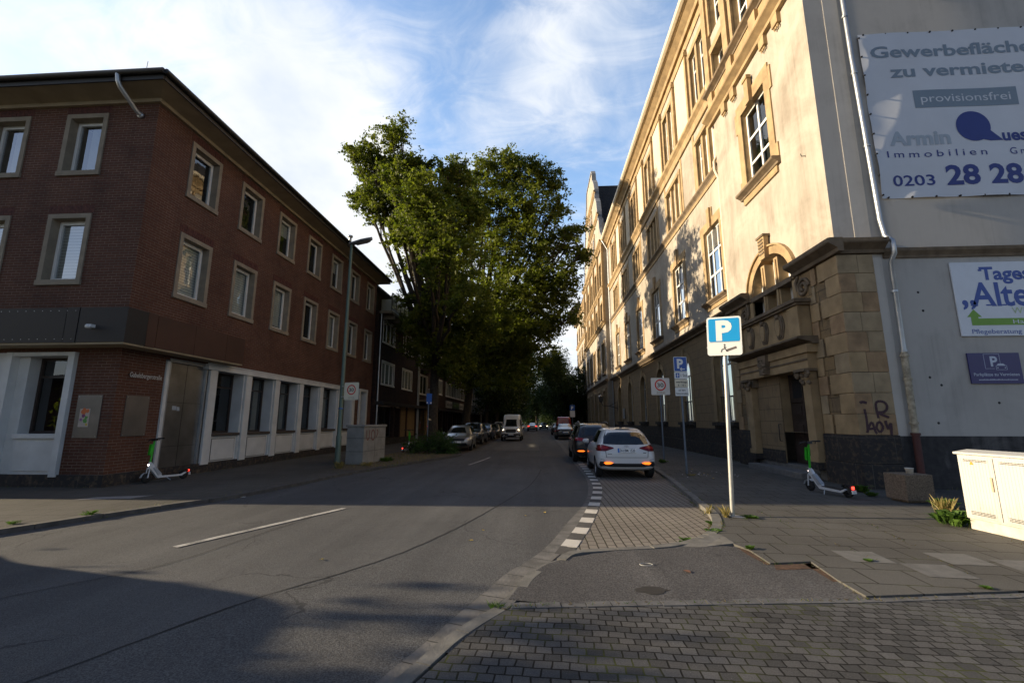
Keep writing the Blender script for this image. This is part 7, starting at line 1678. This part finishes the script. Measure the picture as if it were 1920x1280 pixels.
T2 = [(3.18, 39.0, 18.97, 1.06, 1.27, 0.9), (4.09, 39.0, 16.88, 0.77, 0.92, 0.65), (2.99, 39.0, 10.92, 0.93, 1.12, 0.79)] + [(-3.05, 40.0, 25.1, 2.33, 2.56, 1.98), (-4.89, 40.0, 26.31, 1.47, 1.62, 1.25), (-2.79, 40.0, 26.8, 1.46, 1.61, 1.24), (-0.98, 40.0, 25.03, 2.06, 2.27, 1.75), (1.36, 41.0, 24.38, 1.67, 1.84, 1.42), (1.54, 40.0, 21.62, 1.52, 1.67, 1.29), (-4.59, 40.0, 22.37, 2.83, 3.11, 2.41), (-1.26, 40.0, 21.16, 3.05, 3.35, 2.59), (-5.2, 41.0, 18.99, 3.12, 3.43, 2.65), (-2.03, 40.0, 17.43, 3.25, 3.58, 2.76), (0.99, 40.0, 18.41, 2.24, 2.46, 1.9), (2.98, 40.0, 18.09, 1.58, 1.74, 1.34), (3.84, 40.0, 16.76, 0.98, 1.08, 0.83), (-0.55, 40.0, 13.75, 3.18, 3.5, 2.7), (1.87, 39.0, 14.4, 2.01, 2.21, 1.71), (-4.02, 40.0, 13.82, 3.22, 3.54, 2.74), (2.37, 40.0, 12.68, 1.55, 1.7, 1.32), (-0.09, 40.0, 10.71, 2.66, 2.93, 2.26), (-2.53, 40.0, 10.25, 3.4, 3.74, 2.89), (-5.46, 40.0, 8.79, 2.93, 3.22, 2.49), (1.6, 40.0, 10.69, 1.35, 1.49, 1.15), (-3.58, 41.0, 6.45, 2.46, 2.71, 2.09), (-5.91, 40.0, 5.87, 2.18, 2.4, 1.85), (-1.08, 40.0, 7.77, 2.39, 2.63, 2.03), (-6.44, 40.0, 24.66, 1.46, 1.61, 1.24), (0.58, 40.0, 25.53, 1.03, 1.13, 0.88)]
tree('lime_tree', 'tall lime tree with a crown leaning upper left, nearest in the left row', (-7.35, 30.5), (-7.2, 30.5, 7.0), .36, T1, .20, 11, 'street trees', LEAF, per=100, sig=.29, dens=.80)
tree('lime_tree', 'second big lime tree on the left whose broad crown arches over the road', (-7.1, 42), (-6.3, 41.5, 8.0), .40, T2, .24, 12, 'street trees', LEAF, per=95, sig=.37, dens=.58)
def blob(h, r, seed, n=13, lean=0, low=.36):
    rr = random.Random(seed); out = []
    for i in range(n):
        a = rr.random() * 6.28; k = rr.random(); z = h * (low + (.95 - low) * (i + .5) / n); w = r * (1.02 - abs((z / h - .62) / .5) ** 2 * .75) * .62
        out.append((math.cos(a) * w * (.4 + .6 * k) + lean * z / h, math.sin(a) * w * (.4 + .6 * k), z, r * rr.uniform(.34, .5), r * rr.uniform(.34, .5), r * rr.uniform(.24, .36)))
    return out
def proto(seed, h, r, label, lean, low=.36):
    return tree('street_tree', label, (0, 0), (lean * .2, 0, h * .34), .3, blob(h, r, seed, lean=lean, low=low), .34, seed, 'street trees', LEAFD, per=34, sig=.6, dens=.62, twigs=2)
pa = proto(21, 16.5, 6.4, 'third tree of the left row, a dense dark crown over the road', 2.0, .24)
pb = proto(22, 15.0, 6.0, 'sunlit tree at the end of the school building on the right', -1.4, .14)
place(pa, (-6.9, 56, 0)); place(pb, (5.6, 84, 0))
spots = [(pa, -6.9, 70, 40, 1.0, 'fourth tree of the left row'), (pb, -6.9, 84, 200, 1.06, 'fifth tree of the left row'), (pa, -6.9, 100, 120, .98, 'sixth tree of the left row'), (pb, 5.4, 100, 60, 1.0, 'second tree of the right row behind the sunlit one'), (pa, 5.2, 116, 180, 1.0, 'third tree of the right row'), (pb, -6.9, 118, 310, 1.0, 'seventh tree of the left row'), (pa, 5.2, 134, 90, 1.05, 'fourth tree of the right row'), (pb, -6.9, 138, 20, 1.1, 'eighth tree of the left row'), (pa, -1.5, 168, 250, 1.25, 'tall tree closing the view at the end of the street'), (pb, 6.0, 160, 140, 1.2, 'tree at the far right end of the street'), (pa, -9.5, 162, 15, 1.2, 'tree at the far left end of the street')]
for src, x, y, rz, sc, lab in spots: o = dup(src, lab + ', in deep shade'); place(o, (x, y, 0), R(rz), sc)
# two trees and a neighbouring house left of the view whose shade falls over the foreground
tree('plane_tree', 'broad pavement tree left of the view whose shadow dapples the foreground', (-18.0, 1.0), (-18.0, 1.0, 2.2), .3, [(-17.9, 2.15, 4.38, 1.5, 1.2, 1.0), (-17.51, 1.77, 4.41, 1.5, 1.2, 1.0), (-15.36, -0.6, 6.59, 1.5, 1.2, 1.0), (-17.56, 3.6, 3.66, 1.5, 1.2, 1.0), (-17.48, 2.04, 3.29, 1.5, 1.2, 1.0), (-15.22, -0.45, 6.84, 1.5, 1.2, 1.0), (-17.54, -0.51, 3.86, 1.5, 1.2, 1.0), (-20.04, -1.2, 7.13, 1.5, 1.2, 1.0), (-17.27, 0.27, 5.64, 1.5, 1.2, 1.0), (-19.15, -1.25, 3.07, 1.5, 1.2, 1.0), (-19.0, 1.18, 7.61, 1.5, 1.2, 1.0), (-16.34, -1.0, 3.8, 1.5, 1.2, 1.0), (-15.84, -0.48, 7.29, 1.5, 1.2, 1.0), (-16.6, -1.1, 4.48, 1.5, 1.2, 1.0), (-19.82, -0.37, 2.97, 1.5, 1.2, 1.0), (-19.04, 4.05, 2.26, 1.5, 1.2, 1.0)], .30, 31, 'trees left of the view', LEAF, per=30, sig=.5, dens=.42)
tree('plane_tree', 'second pavement tree left of the view, nearer the corner of the road', (-20.0, -6.5), (-20, -6.5, 2.5), .34, blob(10, 6.0, 33, low=.15) and [(x - 20, y - 6.5, z, a, b, c) for x, y, z, a, b, c in blob(10, 6.0, 33, low=.12)], .34, 34, 'trees left of the view', LEAF, per=30, sig=.6, dens=.5)
for k, (x, y, sc) in enumerate(((-12, 150, 1.0), (-4, 186, 1.15), (3, 176, 1.05), (10, 188, 1.1))): o = dup(pb, 'low crowned tree closing the far end of the street, number %d from the left' % (k + 1) if 0 else ('low crowned tree closing the far end of the street at the left', 'low crowned tree closing the far end of the street left of the middle', 'low crowned tree closing the far end of the street right of the middle', 'low crowned tree closing the far end of the street at the right')[k]); place(o, (x, y, -2.5), k * 1.3, sc)
fb = thing('far_house', 'pale house closing the view at the far end of the street', 'building', (0, 205, 0)); w = MB(); w.box(FI, -40, 40, 205, 215, -1, 9, STUCCOG); w.build('wall', fb)
w = MB(); w.quad([(-40.5, 204.5, 9), (40.5, 204.5, 9), (40.5, 210, 13), (-40.5, 210, 13)], SLATE); w.quad([(-40.5, 215.5, 9), (40.5, 215.5, 9), (40.5, 210, 13), (-40.5, 210, 13)], SLATE); w.build('roof', fb)
for k in range(16): w = MB(); w.box(FI, -38 + k * 4.8, -36.4 + k * 4.8, 204.93, 204.99, 1.2, 3.2, DARKR); w.box(FI, -38 + k * 4.8, -36.4 + k * 4.8, 204.93, 204.99, 5.0, 7.0, DARKR); w.build('window', fb)
gh_ = thing('shade_block', 'unseen flat roofed brick block added left behind the viewer to shade the foreground', 'building', (-26, -6, 0)); w = MB(); w.box(FI, -34, -19.5, -16, 2.4, 0, 3.6, BRICK); w.build('wall', gh_); w = MB(); w.box(FI, -34.3, -19.2, -16.3, 2.7, 3.6, 3.85, ROOF); w.build('roof', gh_)  # unseen block added to deepen the shade over the foreground
nh = thing('neighbour_house', 'plain brick house across the side lane left of the view', 'building', (-30, 20, 0)); w = MB(); w.box(FI, -44, -24.6, 9.15, 26, 0, 11, BRICK); w.build('wall', nh); w = MB(); w.quad([(-44.4, 8.9, 11), (-24.3, 8.9, 11), (-24.3, 17, 13), (-44.4, 17, 13)], ROOF); w.quad([(-44.4, 26.3, 11), (-24.3, 26.3, 11), (-24.3, 17, 13), (-44.4, 17, 13)], ROOF); w.build('roof', nh)
# bush on the left verge
g = np.random.default_rng(5); t = thing('bush', 'low spreading green bush at the kerb in front of the parked silver car', 'bush', (-5.6, 23.6, 0)); L = []
for c, r, n in (((-6.0, 23.6, .45), (1.0, .7, .5), 60), ((-5.0, 23.5, .4), (.7, .6, .45), 45), ((-6.7, 23.9, .35), (.6, .5, .4), 25), ((-5.3, 23.9, .65), (.7, .5, .45), 40), ((-4.6, 23.4, .25), (.4, .4, .3), 18)): a, P = clumps(g, c, r, n, 34, .13); L.append(a)
L = np.concatenate(L); L[:, 2] = np.abs(L[:, 2]) + .02; leaf_obj('foliage', L, .09, BUSHL, t, seed=6)
s = MB(); [s.tube([(-5.6 + rnd.uniform(-1, .8), 23.6 + rnd.uniform(-.3, .3), 0), (-5.6 + rnd.uniform(-1.2, 1), 23.6 + rnd.uniform(-.5, .5), .8)], [.015, .006], BARK, 5) for k in range(14)]; s.build('stem', t)
# weeds
def weed(name, label, x, y, r, h, n, m, seed, leafy=True, z0=0.0, group=None):
    g = np.random.default_rng(seed); q = MB()
    for i in range(n):
        a = g.uniform(0, 6.28); rr_ = r * g.uniform(.1, 1) ** .7; hh = h * g.uniform(.35, 1); bx, by = g.normal() * r * .22, g.normal() * r * .22; ex, ey = bx + rr_ * math.cos(a), by + rr_ * math.sin(a); w = (.02 if leafy else .006) * g.uniform(.7, 1.5); px, py = -math.sin(a) * w, math.cos(a) * w
        mx, my, mz = (bx * .45 + ex * .55), (by * .45 + ey * .55), hh * (.8 if leafy else .7)
        if leafy: q.add([(bx, by, .0), (mx + px * 1.6, my + py * 1.6, mz), (ex, ey, hh * .75), (mx - px * 1.6, my - py * 1.6, mz)], [(0, 1, 2, 3)], m)
        else: q.add([(bx - px, by - py, 0), (bx + px, by + py, 0), (mx, my, mz), (ex, ey, hh)], [(0, 1, 2), (1, 3, 2)], m)
    o = q.build(name); tag(o, label, 'weed', group); return place(o, (x, y, z0))
weed('weed', 'large leafy green weed at the foot of the white cable cabinet', 6.62, 8.05, .32, .30, 130, WEED, 1)
weed('grass_tuft', 'dry grass tuft between the concrete block and the white cabinet', 7.1, 8.75, .2, .36, 110, DRYG, 2, False)
weed('weed', 'small green weed between the concrete block and the grass tuft', 7.75, 9.55, .25, .24, 70, WEED, 3)
weed('weed', 'green weed growing at the corner plinth behind the scooter', 7.55, 11.55, .2, .2, 70, WEED, 4)
weed('weed', 'small green weed at the foot of the plinth beside the concrete block', 7.35, 10.95, .14, .12, 40, WEED, 41)
weed('grass_tuft', 'dry grass tuft at the foot of the sunlit parking sign post', 3.22, 8.46, .12, .22, 60, DRYG, 5, False)
weed('grass_tuft', 'dry grass growing on the kerb left of the sunlit sign post', 3.02, 8.75, .10, .18, 40, DRYG, 51, False)
weed('weed', 'flat green weed right of the sunlit sign post foot', 3.58, 8.42, .15, .05, 40, WEED, 6)
weed('weed', 'green weed in the corner of the paved bay beside the kerb', 2.62, 7.45, .12, .10, 60, WEED, 7, True, -.06)
weed('weed', 'thin weed along the kerb of the paved bay', 2.86, 8.1, .12, .08, 40, WEED, 8, True, -.06)
weed('weed', 'low weed in the front edge of the paved bay', 2.1, 6.98, .15, .06, 40, WEED, 81, True, -.06)
weed('grass_tuft', 'green grass tuft where the gutter meets the small paving stones', -.42, 4.47, .09, .07, 120, WEED, 9, False, -.06)
weed('weed', 'small weed beside the paving edge on the right', 4.45, 5.15, .06, .03, 26, WEED, 10)
weed('weed', 'small weed among the pale slabs on the right', 3.9, 6.0, .05, .03, 24, WEED, 101)
weed('weed', 'small weed at the broken slab corner by the driveway', 2.72, 6.45, .07, .05, 36, WEED, 102)
weed('grass_tuft', 'green grass tuft in the left kerb', -8.1, 7.95, .13, .08, 70, WEED, 12, False)
weed('grass_tuft', 'grass tuft in the left kerb further forward', -8.62, 7.2, .11, .06, 60, WEED, 13, False)
weed('grass_tuft', 'dry grass tuft at the foot of the green lamp post', -7.15, 15.98, .22, .28, 130, DRYG, 14, False)
weed('grass_tuft', 'dry grass tuft beside the grey cabinet', -6.55, 17.0, .3, .16, 110, DRYG, 15, False)
weed('weed', 'green weed beside the grey graffiti cabinet', -6.45, 18.9, .35, .22, 80, WEED, 16)
weed('weed', 'small weed at the foot of the parking sign with three plates', 4.6, 14.6, .2, .07, 40, DRYG, 17, False)
weed('weed', 'green weed at the foot of the 30 zone sign post', 4.85, 18.9, .2, .2, 50, WEED, 18)
g = np.random.default_rng(9); q = MB()
for k in range(900):
    x, y = g.uniform(-7.6, -4.6), g.uniform(16.2, 24.2)
    if x > -5.2 - (24 - y) * .16 + (0) or x > -3.9: 
        if x > -4.9 + (y - 20) * .12: continue
    h = g.uniform(.03, .12); a = g.uniform(0, 6.28); q.add([(x - .006, y, .005), (x + .006, y, .005), (x + .05 * math.cos(a), y + .05 * math.sin(a), h)], [(0, 1, 2)], DRYG if k % 3 else WEED)
o = q.build('verge_grass'); tag(o, 'thin dry grass on the left verge between lamp post and bush', 'grass', kind='stuff')

# fine weeds, moss and crumbs along the joints, kerbs and wall feet
g = np.random.default_rng(12); q = MB(); SOIL = plain('joint_soil', (.07, .055, .035), .95, var=.4, vs=30)
def joint(path, n, z, h, sp_):
    for k in range(n):
        i = g.integers(0, len(path) - 1); t_ = g.random(); x = path[i][0] * (1 - t_) + path[i + 1][0] * t_ + g.normal() * sp_; y = path[i][1] * (1 - t_) + path[i + 1][1] * t_ + g.normal() * sp_
        if math.sin(x * 3.1 + y * 2.3) + math.sin(y * 5.7) < g.normal() * .8: continue
        a = g.uniform(0, 6.28); hh = h * g.uniform(.2, 1); w = .004
        if k % 3 == 2: r_ = g.uniform(.006, .022); q.add([(x - r_, y, z + .001), (x, y - r_, z + .001), (x + r_, y, z + .003), (x, y + r_, z + .002)], [(0, 1, 2, 3)], SOIL)
        else: q.add([(x - w, y, z), (x + w, y, z), (x + .03 * math.cos(a), y + .03 * math.sin(a), z + hh)], [(0, 1, 2)], (WEED, DRYG)[k % 2])
joint([(p[0] - .06, p[1]) for p in kk if p[1] < 20], 700, -.07, .06, .02); joint([p for p in kout if p[1] < 16], 420, .0, .04, .02)
joint([(x, y) for x, y in PE if x < 10], 420, -.022, .03, .02); joint([(7.9, 11.9), (7.9, 12.2), (7.92, 13.4)], 160, 0, .09, .03); joint([(8.16, 18), (8.18, 30)], 200, 0, .08, .03); joint([(9.0, 11.95), (14, 11.95)], 300, 0, .10, .04)
joint([(-11.0, 12), (-11.0, 29)], 400, 0, .07, .03); joint([(-14, 11.0), (-11.1, 11.0)], 150, 0, .06, .03); joint([p for p in LK if 6 < p[1] < 23], 500, -.07, .05, .03); joint([p for p in offset_line(LK, -.15) if 6 < p[1] < 23], 350, .0, .05, .02)
joint([(2.70, 6.42), (2.69, 5.85), (3.21, 5.96), (3.12, 5.33), (3.10, 4.86)], 260, -.018, .035, .025); joint(BKs[:30], 220, -.07, .05, .03); joint([(4.0, 6.0), (4.0, 9.0)], 90, 0, .03, .02); joint([(4.6, 5.4), (5.6, 9.0)], 120, 0, .03, .02); joint([(6.55, 6.0), (6.55, 7.8)], 160, 0, .1, .03)
o = q.build('joint_weeds'); tag(o, 'tiny weeds and soil crumbs growing along kerbs, joints and wall feet', 'weeds', kind='stuff')
